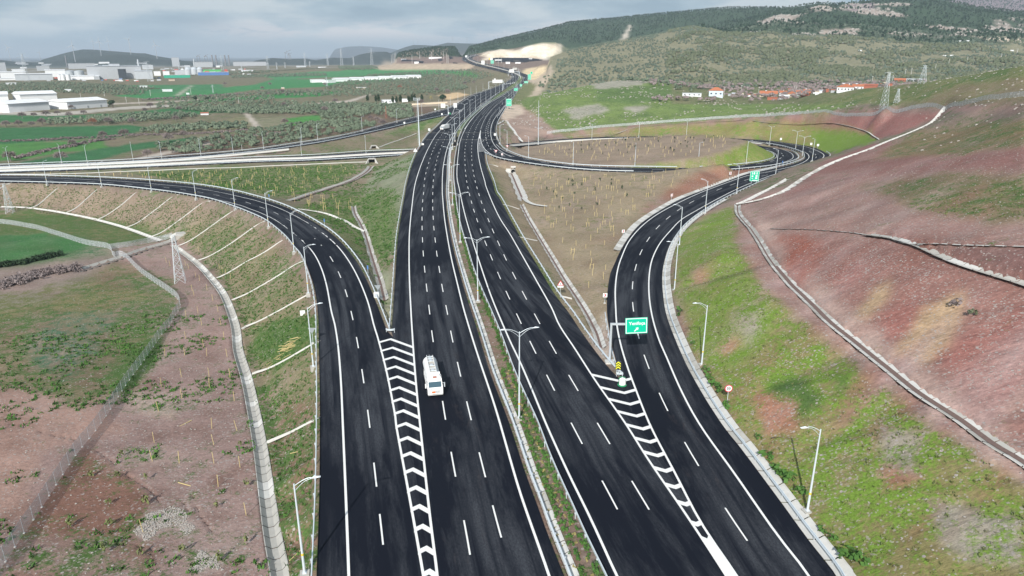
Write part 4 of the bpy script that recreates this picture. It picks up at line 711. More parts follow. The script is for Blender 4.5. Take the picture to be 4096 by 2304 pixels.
tracks = [[(612, 284), (624, 284), (655, 318), (640, 320)], [(340, 398), (560, 350), (560, 355), (360, 402)], [(640, 338), (720, 330), (720, 334), (640, 342)], [(440, 240), (482, 214), (487, 214), (450, 241)], [(700, 268), (880, 252), (930, 236), (935, 238), (885, 256), (700, 272)], [(230, 262), (430, 254), (560, 244), (560, 246), (430, 257), (230, 265)]]
for q in tracks: paint(inpoly(q, DX, DY) & vl, (184, 174, 162), 'g', 0.0, 0.1)
paint(inpoly([(-60, 276), (140, 284), (290, 270), (440, 262), (440, 268), (300, 276), (150, 292), (-60, 286)], DX, DY) & vl, (176, 170, 160), 'g', 0.0, 0.1)
# --- far country
far = RR > 1130
paint(far & (A > 1) & (GZ > 2), (128, 130, 104), 'g', 0.35, 0.35)
oh = far & (RR < 2150) & (A > 2)
paint(oh, (136, 132, 112), 'o', 0.40, 0.3)
rockm = (fbm(GX / 120, GY / 120, 5) > 0.13) & (RR > 1900) & (RR < 2900) & (A > 16)
fr = (RR > 2700) & (A > -5) & (GZ > 20) | (RR > 2300) & (A > 6) & (GZ > 25) | (RR > 1900) & (A > 14.5) & (GZ > 72 + 70 * fbm(GX / 260, GY / 260, 3))
paint((RR > 2150) & (RR < 2900) & (A > 14) & (GZ > 8), (92, 98, 76), 'g', 0.4, 0.2); paint(fr, (52, 72, 56), 'g', 0.3, 0.05); paint(rockm, (160, 146, 136), 'g', 0.1, 0.8)
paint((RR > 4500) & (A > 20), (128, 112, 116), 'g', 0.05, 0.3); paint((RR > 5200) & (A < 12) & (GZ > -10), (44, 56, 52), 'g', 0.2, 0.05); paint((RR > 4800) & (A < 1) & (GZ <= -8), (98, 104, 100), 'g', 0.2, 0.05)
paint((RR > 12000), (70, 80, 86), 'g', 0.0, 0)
fa = fbm(GX / 70, GY / 70, 4)
paint((RR > 3000) & (RR < 5200) & (A < -8) & (fa > 0.08), (150, 146, 140), 'g', 0.1, 0.1)
q_ = inpoly([(1205, 147), (1215, 133), (1260, 124), (1300, 126), (1360, 108), (1412, 110), (1415, 128), (1380, 146), (1300, 152), (1210, 152)], DX, DY) & (RR > 2200) & (RR < 3000); paint(q_, (232, 218, 196), 'g', 0.0, 0.2); fq = fbm(GX / 35, GY / 60, 4); paint(q_ & (fq > 0.10), (206, 190, 164)); paint(q_ & (fq < -0.16), (246, 238, 224))
paint(inpoly([(1310, 185), (1330, 165), (1355, 156), (1385, 160), (1392, 180), (1360, 205), (1320, 200)], DX, DY) & (RR > 1500) & (RR < 2100), (216, 196, 160), 'g', 0.05, 0.2)
paint(inpoly([(1300, 240), (1330, 200), (1350, 200), (1385, 165), (1392, 180), (1372, 215), (1358, 240), (1320, 245)], DX, DY) & (RR > 900) & (RR < 2100), (186, 170, 150), 'g', 0.08, 0.2)
paint(inpoly([(1322, 203), (1350, 214), (1338, 238), (1300, 262), (1266, 262), (1296, 232)], DX, DY) & (GX > -40) & (RR > 600), (128, 126, 92), 'g', 0.4, 0.05)
paint(inpoly([(945, 170), (975, 155), (1185, 158), (1195, 165), (1180, 175), (955, 176)], DX, DY) & (RR > 1800), (182, 164, 142), 'g', 0.03, 0.1)
paint(inpoly([(985, 150), (1190, 140), (1230, 142), (1190, 160), (1000, 160)], DX, DY) & (RR > 1900), (128, 110, 102), 'g', 0.0, 0.1)
paint(inpoly([(1225, 150), (1380, 148), (1400, 160), (1330, 172), (1290, 178), (1225, 158)], DX, DY) & (RR > 1700) & (RR < 2500), (128, 112, 102), 'g', 0.02, 0.1)
for q in ([(1562, 100), (1574, 100), (1590, 62), (1584, 62)], [(2067, 26), (2077, 26), (2085, 10), (2075, 10)], [(2180, 22), (2196, 24), (2204, 6), (2196, 6)]): paint(inpoly(q, DX, DY) & (RR > 2000), (206, 194, 178), 'g', 0, 0.1)
paint(inpoly([(2130, 12), (2200, 6), (2196, 24), (2150, 28), (2120, 22)], DX, DY) & (RR > 2000), (128, 114, 118), 'g', 0, 0.1)
paint(inpoly([(2440, 90), (2576, 94), (2576, 105), (2500, 104)], DX, DY) & (RR > 1500), (206, 190, 170), 'g', 0, 0.1)
# broad mottling so no painted area stays one tone; on the cut slopes it runs down the fall line
ca_, sa_ = math.cos(math.radians(32)), math.sin(math.radians(32)); US = GX * ca_ + GY * sa_; VS = -GX * sa_ + GY * ca_
m1 = fbm(GX / 11, GY / 11, 5); m2 = fbm(GX / 3.2 + 31, GY / 3.2, 4); st1 = fbm(US / 14, VS / 1.6, 4); st2 = fbm(US / 22 + 7, VS / 4.5, 4)
rsl = (rs * 1.0)[..., None]; nearw = np.clip((420 - RR) / 150, 0, 1)[..., None]
for tone_, f_ in ((s2l(176, 150, 146), np.clip(st2 * 3.0 - 0.10, 0, 0.75)), (s2l(142, 98, 86), np.clip(-st1 * 3.0 - 0.20, 0, 0.6)), (s2l(188, 172, 160), np.clip(st1 * 2.6 - 0.45, 0, 0.7))):
    C[:] = C * (1 - f_[..., None] * rsl) + np.array(tone_) * f_[..., None] * rsl
for tone_, f_ in ((s2l(160, 140, 132), np.clip(m1 * 3.4 - 0.12, 0, 0.8)), (s2l(112, 84, 72), np.clip(-m2 * 3.0 - 0.2, 0, 0.7))):
    k_ = f_[..., None] * nearw * (1 - rsl) * (GZ < 30)[..., None]; C[:] = C * (1 - k_) + np.array(tone_) * k_
MK[..., 0] += np.where(rs, st1 * 0.55 + m1 * 0.35, m1 * 0.55 + m2 * 0.25) * (RR < 900) * (MK[..., 0] > 0.03); MK[..., 1] = np.clip(MK[..., 1] * (1 + m1 * 2.5), 0, 1.3)
for it_ in range(7):                              # soften hard steps, most where cells are small
    e_ = nr if it_ < 1 else int(np.searchsorted(RG, 330))
    for arr in (C[:e_], GR[:e_], MK[:e_]): arr[1:-1, 1:-1] = (arr[1:-1, 1:-1] * 2 + arr[:-2, 1:-1] + arr[2:, 1:-1] + arr[1:-1, :-2] + arr[1:-1, 2:]) / 6
for _ in range(0):
    for arr in (C, GR, MK): arr[1:-1, 1:-1] = (arr[1:-1, 1:-1] * 2 + arr[:-2, 1:-1] + arr[2:, 1:-1] + arr[1:-1, :-2] + arr[1:-1, 2:]) / 6
idx = np.arange(nr * na).reshape(nr, na)
def ground_part(name, a, b_):
    V = np.stack([GX[a:b_], GY[a:b_], GZ[a:b_]], -1).reshape(-1, 3); ii = np.arange((b_ - a) * na).reshape(b_ - a, na)
    Fa = np.stack([ii[:-1, :-1], ii[:-1, 1:], ii[1:, 1:], ii[1:, :-1]], -1).reshape(-1, 4)[:, ::-1]
    me = fastmesh(name, V, Fa, ['ground']); me.polygons.foreach_set('use_smooth', np.ones(len(Fa), bool))
    for nm, arr in (('Col', C), ('Mask', MK), ('Green', GR)):
        at_ = me.color_attributes.new(nm, 'FLOAT_COLOR', 'POINT'); q = np.ones(((b_ - a) * na, 4), np.float32); q[:, :3] = arr[a:b_].reshape(-1, 3); at_.data.foreach_set('color', q.ravel())
    return obj(name, me, kind='structure')
ks = int(np.searchsorted(RG, 1100)); ground_part('ground', 0, ks + 1); ground_part('hills', ks, nr)
# ------------------------------------------------------------------ roads
RUN = {}
def road_obj(name, L, R, label=None, base=''):
    side_ = base in ('main_left', 'ramp_right'); E_ = R if side_ else L
    n = len(L); cr = 3; V, Fc = strip_mesh(L, R, 0.0, cr); d = RUN.get(base, 0.0) + np.r_[0, np.cumsum(np.linalg.norm(np.diff(E_[:, :2], axis=0), axis=1))]; RUN[base] = d[-1]; W = np.linalg.norm((R - L)[:, :2], axis=1)
    uv = [(W[i] * (j / cr - 1.0) if side_ else W[i] * j / cr, d[i]) for i in range(n) for j in range(cr + 1)]
    V2 = [(a, b_, c_ - 0.25) for a, b_, c_ in V]; o = len(V)           # give the pavement its thickness
    F2 = [(i * (cr + 1), (i + 1) * (cr + 1), (i + 1) * (cr + 1) + o, i * (cr + 1) + o) for i in range(n - 1)] + [((i + 1) * (cr + 1) + cr, i * (cr + 1) + cr, i * (cr + 1) + cr + o, (i + 1) * (cr + 1) + cr + o) for i in range(n - 1)]
    me = mesh(name, V + V2, Fc + F2, 'asphalt', None, False, uv + uv); o_ = obj(name, me, kind='structure'); o_['label'] = label or name; return o_
ROAD = {}
names = {'ramp_left': ('left_ramp_road', 'two-lane asphalt ramp curving off to the left'), 'main_left': ('left_carriageway_road', 'left carriageway of the motorway, fresh black asphalt'), 'main_right': ('right_carriageway_road', 'right carriageway of the motorway, fresh black asphalt'), 'ramp_right': ('right_ramp_road', 'ramp curving round the red hillside on the right'), 'loop_ramp': ('loop_ramp_road', 'loop ramp round the planted island'), 'slip_road': ('slip_road', 'slip road climbing to the left carriageway'), 'cross_road': ('cross_road', 'road running under the motorway at left')}
for k_, (L, R) in PAIR.items():
    base = k_.replace('_south', '').replace('_north', '').replace('_mid', '').replace('_far', ''); nm, lab = names[base]
    if base in ROAD:
        o = road_obj(nm + '_section', L, R, lab, base); o.parent = ROAD[base]; del o['kind']; del o['label']; o.name = 'road_section'
    else: ROAD[base] = road_obj(nm, L, R, lab, base)
# height of the asphalt anywhere (for markings)
RB_all = {k_: bvh_of([v for q, v in PAIR.items() if q.startswith(k_)]) for k_ in ROAD}
def on_road(base, P, lift=0.006):
    out_ = []
    for p in P:
        h = RB_all[base].ray_cast(Vector((p[0], p[1], p[2] + 40)), dn)[0]; out_.append((p[0], p[1], (h.z if h else p[2]) + lift))
    return np.array(out_)
def paint_line(base, pts, zf, width=0.30, lift=0.010, name='edge_line', step=3.0):
    R = on_road(base, resample(line(pts, zf), step), lift); D = np.hypot(R[:, 0], R[:, 1]); V, Fc = sweep(R, [(-width / 2, 0), (width / 2, 0)])
    return obj(name, mesh(name, V, Fc, 'white_paint'), ROAD[base])
def at_dist(R, s):
    d = np.r_[0, np.cumsum(np.linalg.norm(np.diff(R[:, :2], axis=0), axis=1))]
    return np.array([np.interp(s, d, R[:, k_]) for k_ in range(3)])
def dashes(base, pts, zf, length=6.0, width=0.20, period=15.0, keep=130, name='lane_dash', lift=0.010):
    R = resample(line(pts, zf), 1.5); d = np.r_[0, np.cumsum(np.linalg.norm(np.diff(R[:, :2], axis=0), axis=1))]; cen = []
    for q in line(pts, zf):
        i = np.linalg.norm(R[:, :2] - np.array(q[:2]), axis=1).argmin()
        if not cen or d[i] - cen[-1] > 1: cen.append(d[i])
    out_ = []; s = None
    near = [c_ for a, c_ in enumerate(cen)]
    # use the traced centres while they run one period apart, then continue at the period
    seq = [near[0]]
    for c_ in near[1:]:
        if 0.6 * period < c_ - seq[-1] < 1.35 * period: seq.append(c_)
        else:
            m_ = int((c_ - seq[-1]) / period)
            if m_ >= 1:
                st_ = (c_ - seq[-1]) / round((c_ - seq[-1]) / period); s0 = seq[-1]
                for i in range(1, int(round((c_ - s0) / st_)) + 1): seq.append(s0 + i * st_)
    rest = ([], [])
    for n_, c_ in enumerate(seq):
        if c_ - length / 2 < 0 or c_ + length / 2 > d[-1]: continue
        P = np.array([at_dist(R, c_ + t_ * length / 2) for t_ in (-1, 0, 1)]); P = on_road(base, P, lift); V, Fc = sweep(P, [(-width / 2, 0), (width / 2, 0)])
        if n_ < keep and np.hypot(*P[1][:2]) < 420: obj(name, mesh(name, V, Fc, 'white_paint'), ROAD[base])
        else: o = len(rest[0]); rest[0].extend(V); rest[1].extend([tuple(a + o for a in f) for f in Fc])
    if rest[0]: obj(name, mesh(name, rest[0], rest[1], 'white_paint'), ROAD[base], kind='stuff')
paint_line('ramp_left', LR_wl, zLR); paint_line('ramp_left', LR_wr, zLR); dashes('ramp_left', LR_d, zLR, length=5.6, period=14)
paint_line('main_left', LM_wl, 'm'); paint_line('main_left', LM_wr, 'm'); dashes('main_left', LM_d1, 'm'); dashes('main_left', LM_d2, 'm')
paint_line('main_right', RM_wl, 'm'); paint_line('main_right', RM_wr, 'm'); dashes('main_right', RM_d1, 'm'); dashes('main_right', RM_d2, 'm')
dashes('main_right', RM_dot, 'm', length=2.0, width=0.35, period=4.0, keep=40)
paint_line('ramp_right', RR_wl, zRRp); paint_line('ramp_right', RR_wr, zRRp); dashes('ramp_right', RR_d, zRRp)
# markings that follow a road's own edges at a fraction of its width
def frac_line(key, f, a=0, b_=None, name='edge_line', width=0.25, dash=None):
    L, R = PAIR[key]; P = L * (1 - f) + R * f; P = P[a:b_]; P[:, 2] += 0.012
    base = [k_ for k_ in ROAD if key.startswith(k_)][0]
    if dash is None:
        V, Fc = sweep(P, [(-width / 2, 0), (width / 2, 0)]); return obj(name, mesh(name, V, Fc, 'white_paint'), ROAD[base])
    d = np.r_[0, np.cumsum(np.linalg.norm(np.diff(P[:, :2], axis=0), axis=1))]; s = dash[1] / 2; V, Fc = [], []
    while s < d[-1]:
        Q = np.array([at_dist(P, s - dash[0] / 2), at_dist(P, s), at_dist(P, s + dash[0] / 2)]); v, f_ = sweep(Q, [(-width / 2, 0), (width / 2, 0)]); o = len(V)
        if np.hypot(*Q[1][:2]) < 520: obj('lane_dash', mesh('lane_dash', v, f_, 'white_paint'), ROAD[base])
        else: V += v; Fc += [tuple(a_ + o for a_ in q) for q in f_]
        s += dash[1]
    if V: obj('lane_dash', mesh('lane_dash', V, Fc, 'white_paint'), ROAD[base], kind='stuff')
for f in (0.10, 0.86): frac_line('loop_ramp', f)
frac_line('loop_ramp', 0.48, dash=(6, 15))
for key in ('slip_road', 'cross_road'):
    for f in (0.12, 0.88): frac_line(key, f)
    frac_line(key, 0.5, dash=(6, 15), width=0.2)
for f in (0.08, 0.93): frac_line('main_left_far', f, width=0.35)
for f in (0.33, 0.52, 0.72): frac_line('main_left_far', f, dash=(6, 15), width=0.25)
for f in (0.06, 0.92): frac_line('main_right_far', f, width=0.35)
for f in (0.27, 0.47, 0.70): frac_line('main_right_far', f, a=40, dash=(6, 15), width=0.25)
frac_line('main_right_far', 0.92, a=0, b_=60, width=0.35); frac_line('main_right_far', 0.74, a=0, b_=40, dash=(6, 15), width=0.25)
# curve of the exit: right edge line and lane of the diverging loop
LPw = [(2020.7, 420), (1995, 451), (1974, 482), (1964.7, 509), (1963, 536.8), (1969, 564), (1984.6, 588), (2012, 611), (2046, 627)]
def free_line(pts, zf, base, width=0.3, name='edge_line'):
    R = resample(line(pts, zf), 3.0); R2 = []
    for p in R:
        h = None
        for q in (base, 'main_right', 'loop_ramp'):
            h = RB_all[q].ray_cast(Vector((p[0], p[1], 60)), dn)[0]
            if h: break
        R2.append((p[0], p[1], (h.z if h else p[2]) + 0.014))
    V, Fc = sweep(np.array(R2), [(-width / 2, 0), (width / 2, 0)]); obj(name, mesh(name, V, Fc, 'white_paint'), ROAD[base])
free_line(LPw, 0.0, 'main_right')
free_line([(1923, 521), (1921, 540), (1922.8, 557), (1927, 574), (1935, 590), (1946, 603), (1965, 618)], 0.0, 'main_right')
R_ = resample(line([(1984.6, 437), (1965.7, 463), (1953.7, 487), (1945, 512.7), (1942.4, 540), (1945.8, 564), (1957, 588), (1971, 603), (1996.6, 617), (2037.8, 631)], 0.0), 1.0); d_ = np.r_[0, np.cumsum(np.linalg.norm(np.diff(R_[:, :2], axis=0), axis=1))]; s = 5
while s < d_[-1] - 4:
    Q = np.array([at_dist(R_, s - 3), at_dist(R_, s), at_dist(R_, s + 3)]); Q[:, 2] = 0.014; v, f_ = sweep(Q, [(-.12, 0), (.12, 0)]); obj('lane_dash', mesh('lane_dash', v, f_, 'white_paint'), ROAD['main_right']); s += 15
# ------------------------------------------------------------------ chevrons in the gores
def x_at(P, D): return float(np.interp(D, P[:, 1], P[:, 0]))
def chevrons(base, apex, Lp, Rp, sgn, slope, th, zf=0.0):
    Lw = np.array(sorted(line(Lp, zf), key=lambda p: p[1])); Rw = np.array(sorted(line(Rp, zf), key=lambda p: p[1]))
    for ax, ay in apex:
        A_ = G(ax, ay, 0.0); E_ = []
        for W_ in (Lw, Rw):
            D = A_[1]
            for _ in range(12): x = x_at(W_, D); D = A_[1] - sgn * slope * abs(x - A_[0])
            E_.append((x, D))
        z = 0.012; (lx, ly), (rx, ry) = E_; V = [(lx, ly, z), (A_[0], A_[1], z), (rx, ry, z), (rx, ry - th, z), (A_[0], A_[1] - th, z), (lx, ly - th, z)]
        obj('chevron_stripe', mesh('chevron_stripe', V, [(0, 5, 4, 1), (1, 4, 3, 2)], 'white_paint'), ROAD[base])
AP1 = [(1564, 1353), (1572, 1387), (1577, 1424), (1584, 1462), (1591, 1502), (1598.7, 1545), (1605.5, 1590), (1615, 1637), (1624.3, 1688), (1632, 1744), (1644, 1805), (1653.3, 1869.7), (1666, 1941), (1679, 2015.7), (1691.8, 2094.7), (1706.7, 2182), (1719.5, 2274), (1731, 2370)]
chevrons('main_left', AP1, LR_wr, LM_wl, 1, 0.80, 0.90)
AP2 = [(2482.5, 1520), (2495, 1566), (2518.8, 1612), (2544.4, 1659), (2570, 1709), (2598, 1762), (2628, 1815), (2662, 1875), (2663 + 35, 1934 - 60 + 66)]
AP2 = [(2482.5, 1521), (2496, 1567), (2519, 1612), (2544.4, 1659), (2570, 1710), (2598, 1762), (2628, 1816), (2661, 1877), (2698, 1941), (2740.9, 2009), (2783.6, 2088)]
chevrons('main_right', AP2, RM_wr, RR_wl, -1, 0.55, 0.85)
def flat(base, pts, name='gore_paint', z=0.011): V = [G(a, b_, z) for a, b_ in pts]; obj(name, mesh(name, V, [tuple(range(len(V)))[::-1]], 'white_paint'), ROAD[base])
flat('main_right', [(2806, 2144), (2829, 2154), (2834, 2139), (2948, 2304), (3020, 2420), (2978, 2420), (2907, 2304)])
flat('main_right', [(1922, 522), (1921.5, 540), (1921.5, 554), (1914.5, 554), (1918, 538)])
for i, t_ in enumerate(np.linspace(0.02, 1, 13)):
    y = 557 + t_ * 52; xl = float(np.interp(y, [557, 585, 612], [1914, 1911, 1914])); yr = y - 6 * t_; xr = float(np.interp(yr, [557, 574, 590, 603], [1922.8, 927 + 1000, 1935, 1946]))
    a = G(xl, y - 3.0 * t_, 0.013); b_ = G(xr, yr, 0.013); th = 1.0; obj('chevron_stripe', mesh('chevron_stripe', [a, b_, (b_[0], b_[1] - th, b_[2]), (a[0], a[1] - th, a[2])], [(0, 3, 2, 1)], 'white_paint'), ROAD['main_right'])
for i, t_ in enumerate(np.linspace(0.05, 1, 12)):   # far gore of the slip road
    x0 = 1848 - 42 * t_; y0 = 441 + 18 * t_; a = G(x0 - 2, y0 - 2 - 4 * t_, 0.012); b_ = G(x0 + 3, y0 + 2, 0.012); obj('chevron_stripe', mesh('chevron_stripe', [a, b_, (b_[0], b_[1] - 1.2, b_[2]), (a[0], a[1] - 1.2, a[2])], [(0, 3, 2, 1)], 'white_paint'), ROAD['main_left'])
# ------------------------------------------------------------------ bridge over the cross road
def xz(P, D): P = np.asarray(P); return np.array([np.interp(D, P[:, 1], P[:, 0]), D, 0.0])
def bridge(nm, Lp, Rp, label):
    t0 = empty(nm, tuple((xz(Lp, 470) + xz(Rp, 470)) / 2 - np.array([0, 0, 1.7])), label=label, cat='bridge', group='bridge decks carrying the motorway over the cross road'); off = np.array(t0.location)
    def poly(ys, a, z0, z1): pass
    Ds = np.linspace(440, 498, 7); V = []
    for D in Ds:
        l = xz(Lp, D); r = xz(Rp, D); w_ = (r - l) / np.linalg.norm(r - l) * 1.2
        for p, z in ((l - w_, -0.26), (r + w_, -0.26), (r + w_, -1.7), (l - w_, -1.7)): V.append((p[0] - off[0], p[1] - off[1], z - off[2]))
    Fc = [(i * 4 + j, i * 4 + (j + 1) % 4, (i + 1) * 4 + (j + 1) % 4, (i + 1) * 4 + j) for i in range(6) for j in range(4)] + [(3, 2, 1, 0), (24, 25, 26, 27)]
    obj('deck', mesh('deck', V, Fc, 'concrete'), t0)
    for D in (441.5, 496.5):
        l = xz(Lp, D); r = xz(Rp, D); b_ = MB(); b_.box(tuple((l + r) / 2 - off + np.array([0, 0, -6.0])), (np.linalg.norm(r - l) + 2, 1.6, 8.4)); obj('abutment', b_.me('abutment', 'concrete'), t0)
    for P, sg in ((Lp, -1), (Rp, 1)):
        b_ = MB(); Q = np.array([xz(P, D) for D in Ds]); V, Fc = sweep(Q - off, [(sg * 0.35, -0.05), (sg * 0.35, 1.0), (sg * 0.75, 1.0), (sg * 0.75, -0.3)], True); obj('parapet', mesh('parapet', V, Fc, 'concrete_pale'), t0)
        V, Fc = sweep(Q - off, [(sg * 0.5, 1.5), (sg * 0.5, 1.6), (sg * 0.6, 1.6), (sg * 0.6, 1.5)], True); obj('handrail', mesh('handrail', V, Fc, 'steel'), t0)
    for D in (456, 499):
        l = xz(Lp, D); r = xz(Rp, D); V = [(l[0], D, 0.016), (r[0], D + 1, 0.016), (r[0], D + 1.7, 0.016), (l[0], D + 0.7, 0.016)]; V = [(a - off[0], c_ - off[1], z - off[2]) for a, c_, z in V]; obj('expansion_joint', mesh('expansion_joint', V, [(0, 1, 2, 3)], 'concrete'), t0)
bridge('bridge', np.array(lmL), np.array(lmR), 'concrete bridge deck under the left carriageway')
rmRall = [p for p in rmR if p[1] < 452] + rmR2
bridge('bridge', np.array(rmL), np.array(rmRall), 'wider concrete bridge deck under the right carriageway')
# ------------------------------------------------------------------ guardrails
PROF = [(-0.05, 0.52), (0.03, 0.58), (-0.04, 0.67), (0.03, 0.76), (-0.05, 0.84), (0.07, 0.84), (0.07, 0.52)]
postb = MB(); postb.box((0, 0, 0.35), (0.12, 0.10, 0.9)); postb.box((0, 0, 0.68), (0.22, 0.12, 0.22)); POST = postb.me('post', 'steel')
def guardrail(P, off_, label, group=None, near=215, spacing=4.0, mat_='steel_light', gz=False):
    R = resample(P, 2.0); R = offset(smooth(R), off_, 0.0); sg = 1 if off_ >= 0 else -1; c0 = R[len(R) // 2].copy(); c0[2] -= 0.0
    rt = empty('guardrail', tuple(c0), label=label, cat='guardrail', group=group or 'steel guardrails along the roads'); Q = R - c0
    prof = [(sg * a, z) for a, z in PROF]; V, Fc = sweep(Q, prof, True)
    if sg < 0: Fc = [f[::-1] for f in Fc]
    obj('rail', mesh('rail', V, Fc, mat_), rt); d = np.r_[0, np.cumsum(np.linalg.norm(np.diff(R[:, :2], axis=0), axis=1))]; T = tang(R); s = 2.0; n_ = 0; far_ = MB()
    while s < d[-1]:
        p = at_dist(R, s); i = min(int(np.searchsorted(d, s)), len(R) - 1); an = math.atan2(T[i][1], T[i][0]) - math.pi / 2; q = p - c0; o_ = T[i][::-1] * np.array([1, -1]) * sg * 0.14
        if np.hypot(p[0], p[1]) < near and n_ < 290: obj('post', POST, rt, (q[0] + o_[0], q[1] + o_[1], q[2]), an); n_ += 1
        elif np.hypot(p[0], p[1]) < 900: far_.box((q[0] + o_[0], q[1] + o_[1], q[2] + 0.35), (0.16, 0.14, 0.9), an)
        s += spacing
    if far_.V: obj('post', far_.me('post', 'steel'), rt, kind='stuff')
    return rt
gl = [(a, zLR(*a)) for a in LR_L]
guardrail(lrL[:-1], -0.45, 'long guardrail on the outer left edge of the left ramp')
guardrail(lrR, 0.5, 'guardrail on the inner edge of the left ramp, meeting its twin at the gore')
guardrail(lmL, -0.5, 'guardrail on the left edge of the left carriageway north of the gore')
guardrail([p for p in lmR if p[1] < 1250], 0.5, 'guardrail on the median side of the left carriageway beside the concrete gutter')
guardrail([p for p in rmL if p[1] < 1250], -0.5, 'guardrail on the median side of the right carriageway beside the planting strip')
guardrail(rmR, 0.7, 'guardrail on the right edge of the right carriageway, ending at the yellow chevron board')
ir = split_at(rrL, 141); guardrail(rrL[:ir], -0.5, 'short guardrail on the left edge of the right ramp by the overhead sign')
ir = 24; guardrail([p for p in rrR[:ir + 2]], 0.55, 'guardrail on the outer right edge of the right ramp in front of the concrete apron')
guardrail(lpO[:9], 0.5, 'guardrail on the near edge of the loop ramp'); guardrail(lpU[:11], -0.5, 'guardrail on the far edge of the loop ramp beside the planted island')
guardrail(rrL[15:26], -0.5, 'guardrail between the two lanes of traffic at the right-hand bend'); guardrail(lpO[9:22], 0.5, 'guardrail round the outside of the inner loop bend'); guardrail(lpU[11:20], -0.4, 'guardrail at the foot of the grassy island slope')
guardrail(slU, -0.5, 'guardrail on the far edge of the slip road'); guardrail(slD, 0.5, 'guardrail on the near edge of the slip road')
guardrail(xrU, -0.3, 'guardrail on the far edge of the road under the motorway'); guardrail(xrL, 0.4, 'guardrail on the near edge of the road under the motorway')
guardrail([p for p in lmL2 if p[1] < 1500], -0.5, 'far guardrail on the left edge of the left carriageway beyond the slip road'); guardrail([p for p in rmR2 if 500 < p[1] < 1500], 0.6, 'far guardrail on the right edge of the motorway beyond the bridge')
# gore end pieces
def gore_nose(A_, B_, label):
    a = Vector(A_); b_ = Vector(B_); c_ = (a + b_) / 2; o = MB(); r = (a - b_).length / 2; n = 8; an0 = math.atan2(a.y - b_.y, a.x - b_.x)
    pts = [(r * math.cos(an0 + math.pi + math.pi * i / n), r * 0.5 * math.sin(an0 + math.pi + math.pi * i / n), 0) for i in range(n + 1)]
    if pts[n // 2][1] > 0: pts = [(x, -y, z) for x, y, z in pts]
    V, Fc = sweep(np.array(pts), [(0.04, 0.5), (0.04, 0.86), (-0.06, 0.86), (-0.06, 0.5)], True); t0 = empty('guardrail_end', tuple(c_), label=label, cat='guardrail end'); obj('rail', mesh('rail', V, Fc, 'steel_light'), t0)
    obj('post', POST, t0, (a.x - c_.x, a.y - c_.y, 0)); obj('post', POST, t0, (b_.x - c_.x, b_.y - c_.y, 0))
gore_nose(G(1546, 1328), G(1578, 1330), 'squared steel end joining two guardrails at the left gore'); gore_nose(G(2466, 1505), G(2489, 1508), 'rounded steel end joining two guardrails at the right gore')
# concrete barrier between slip road and cross road
mid = [tuple((np.array(a) + np.array(b_)) / 2) for a, b_ in zip(resample(slD, 5, n=60), resample(xrU, 5, n=60))]
mid = [p for p in mid if p[0] < -150]
R = np.array(mid); V, Fc = sweep(R, [(-0.6, -0.1), (-0.25, 0.5), (-0.2, 1.0), (0.2, 1.0), (0.25, 0.5), (0.6, -0.1)]); obj('concrete_barrier', mesh('concrete_barrier', V, Fc, 'concrete_pale'), label='pale concrete barrier between the slip road and the cross road at left', cat='barrier')
xb = [tuple((np.array(a) * 0.42 + np.array(b_) * 0.58)) for a, b_ in zip(resample(xrU, 5, n=80), resample(xrL, 5, n=80))]; R = np.array(xb); V, Fc = sweep(R, [(-0.8, -0.1), (-0.3, 0.6), (-0.25, 1.1), (0.25, 1.1), (0.3, 0.6), (0.8, -0.1)]); obj('concrete_barrier', mesh('concrete_barrier', V, Fc, 'concrete_pale'), label='long white concrete barrier dividing the cross road', cat='barrier')
fm = np.array([(a + b_) / 2 for a, b_ in zip(resample([p for p in lmR if p[1] > 1500], 6, n=150), resample([p for p in rmL if p[1] > 1500], 6, n=150))]); V, Fc = sweep(fm, [(-1.0, -0.3), (-0.7, 1.0), (0.7, 1.0), (1.0, -0.3)]); obj('concrete_barrier', mesh('concrete_barrier', V, Fc, 'concrete_pale'), label='pale median barrier snaking through the far S-bend', cat='barrier')
L_, R_ = pair(resample(lpO[20:], 3), resample(rrL[25:], 3)); mdl = (L_ * 0.5 + R_ * 0.5); V, Fc = sweep(mdl, [(-0.6, -0.1), (-0.25, 0.5), (-0.2, 1.1), (0.2, 1.1), (0.25, 0.5), (0.6, -0.1)]); obj('concrete_barrier', mesh('concrete_barrier', V, Fc, 'concrete_pale'), label='pale concrete barrier between the two ramps behind the planted island', cat='barrier')
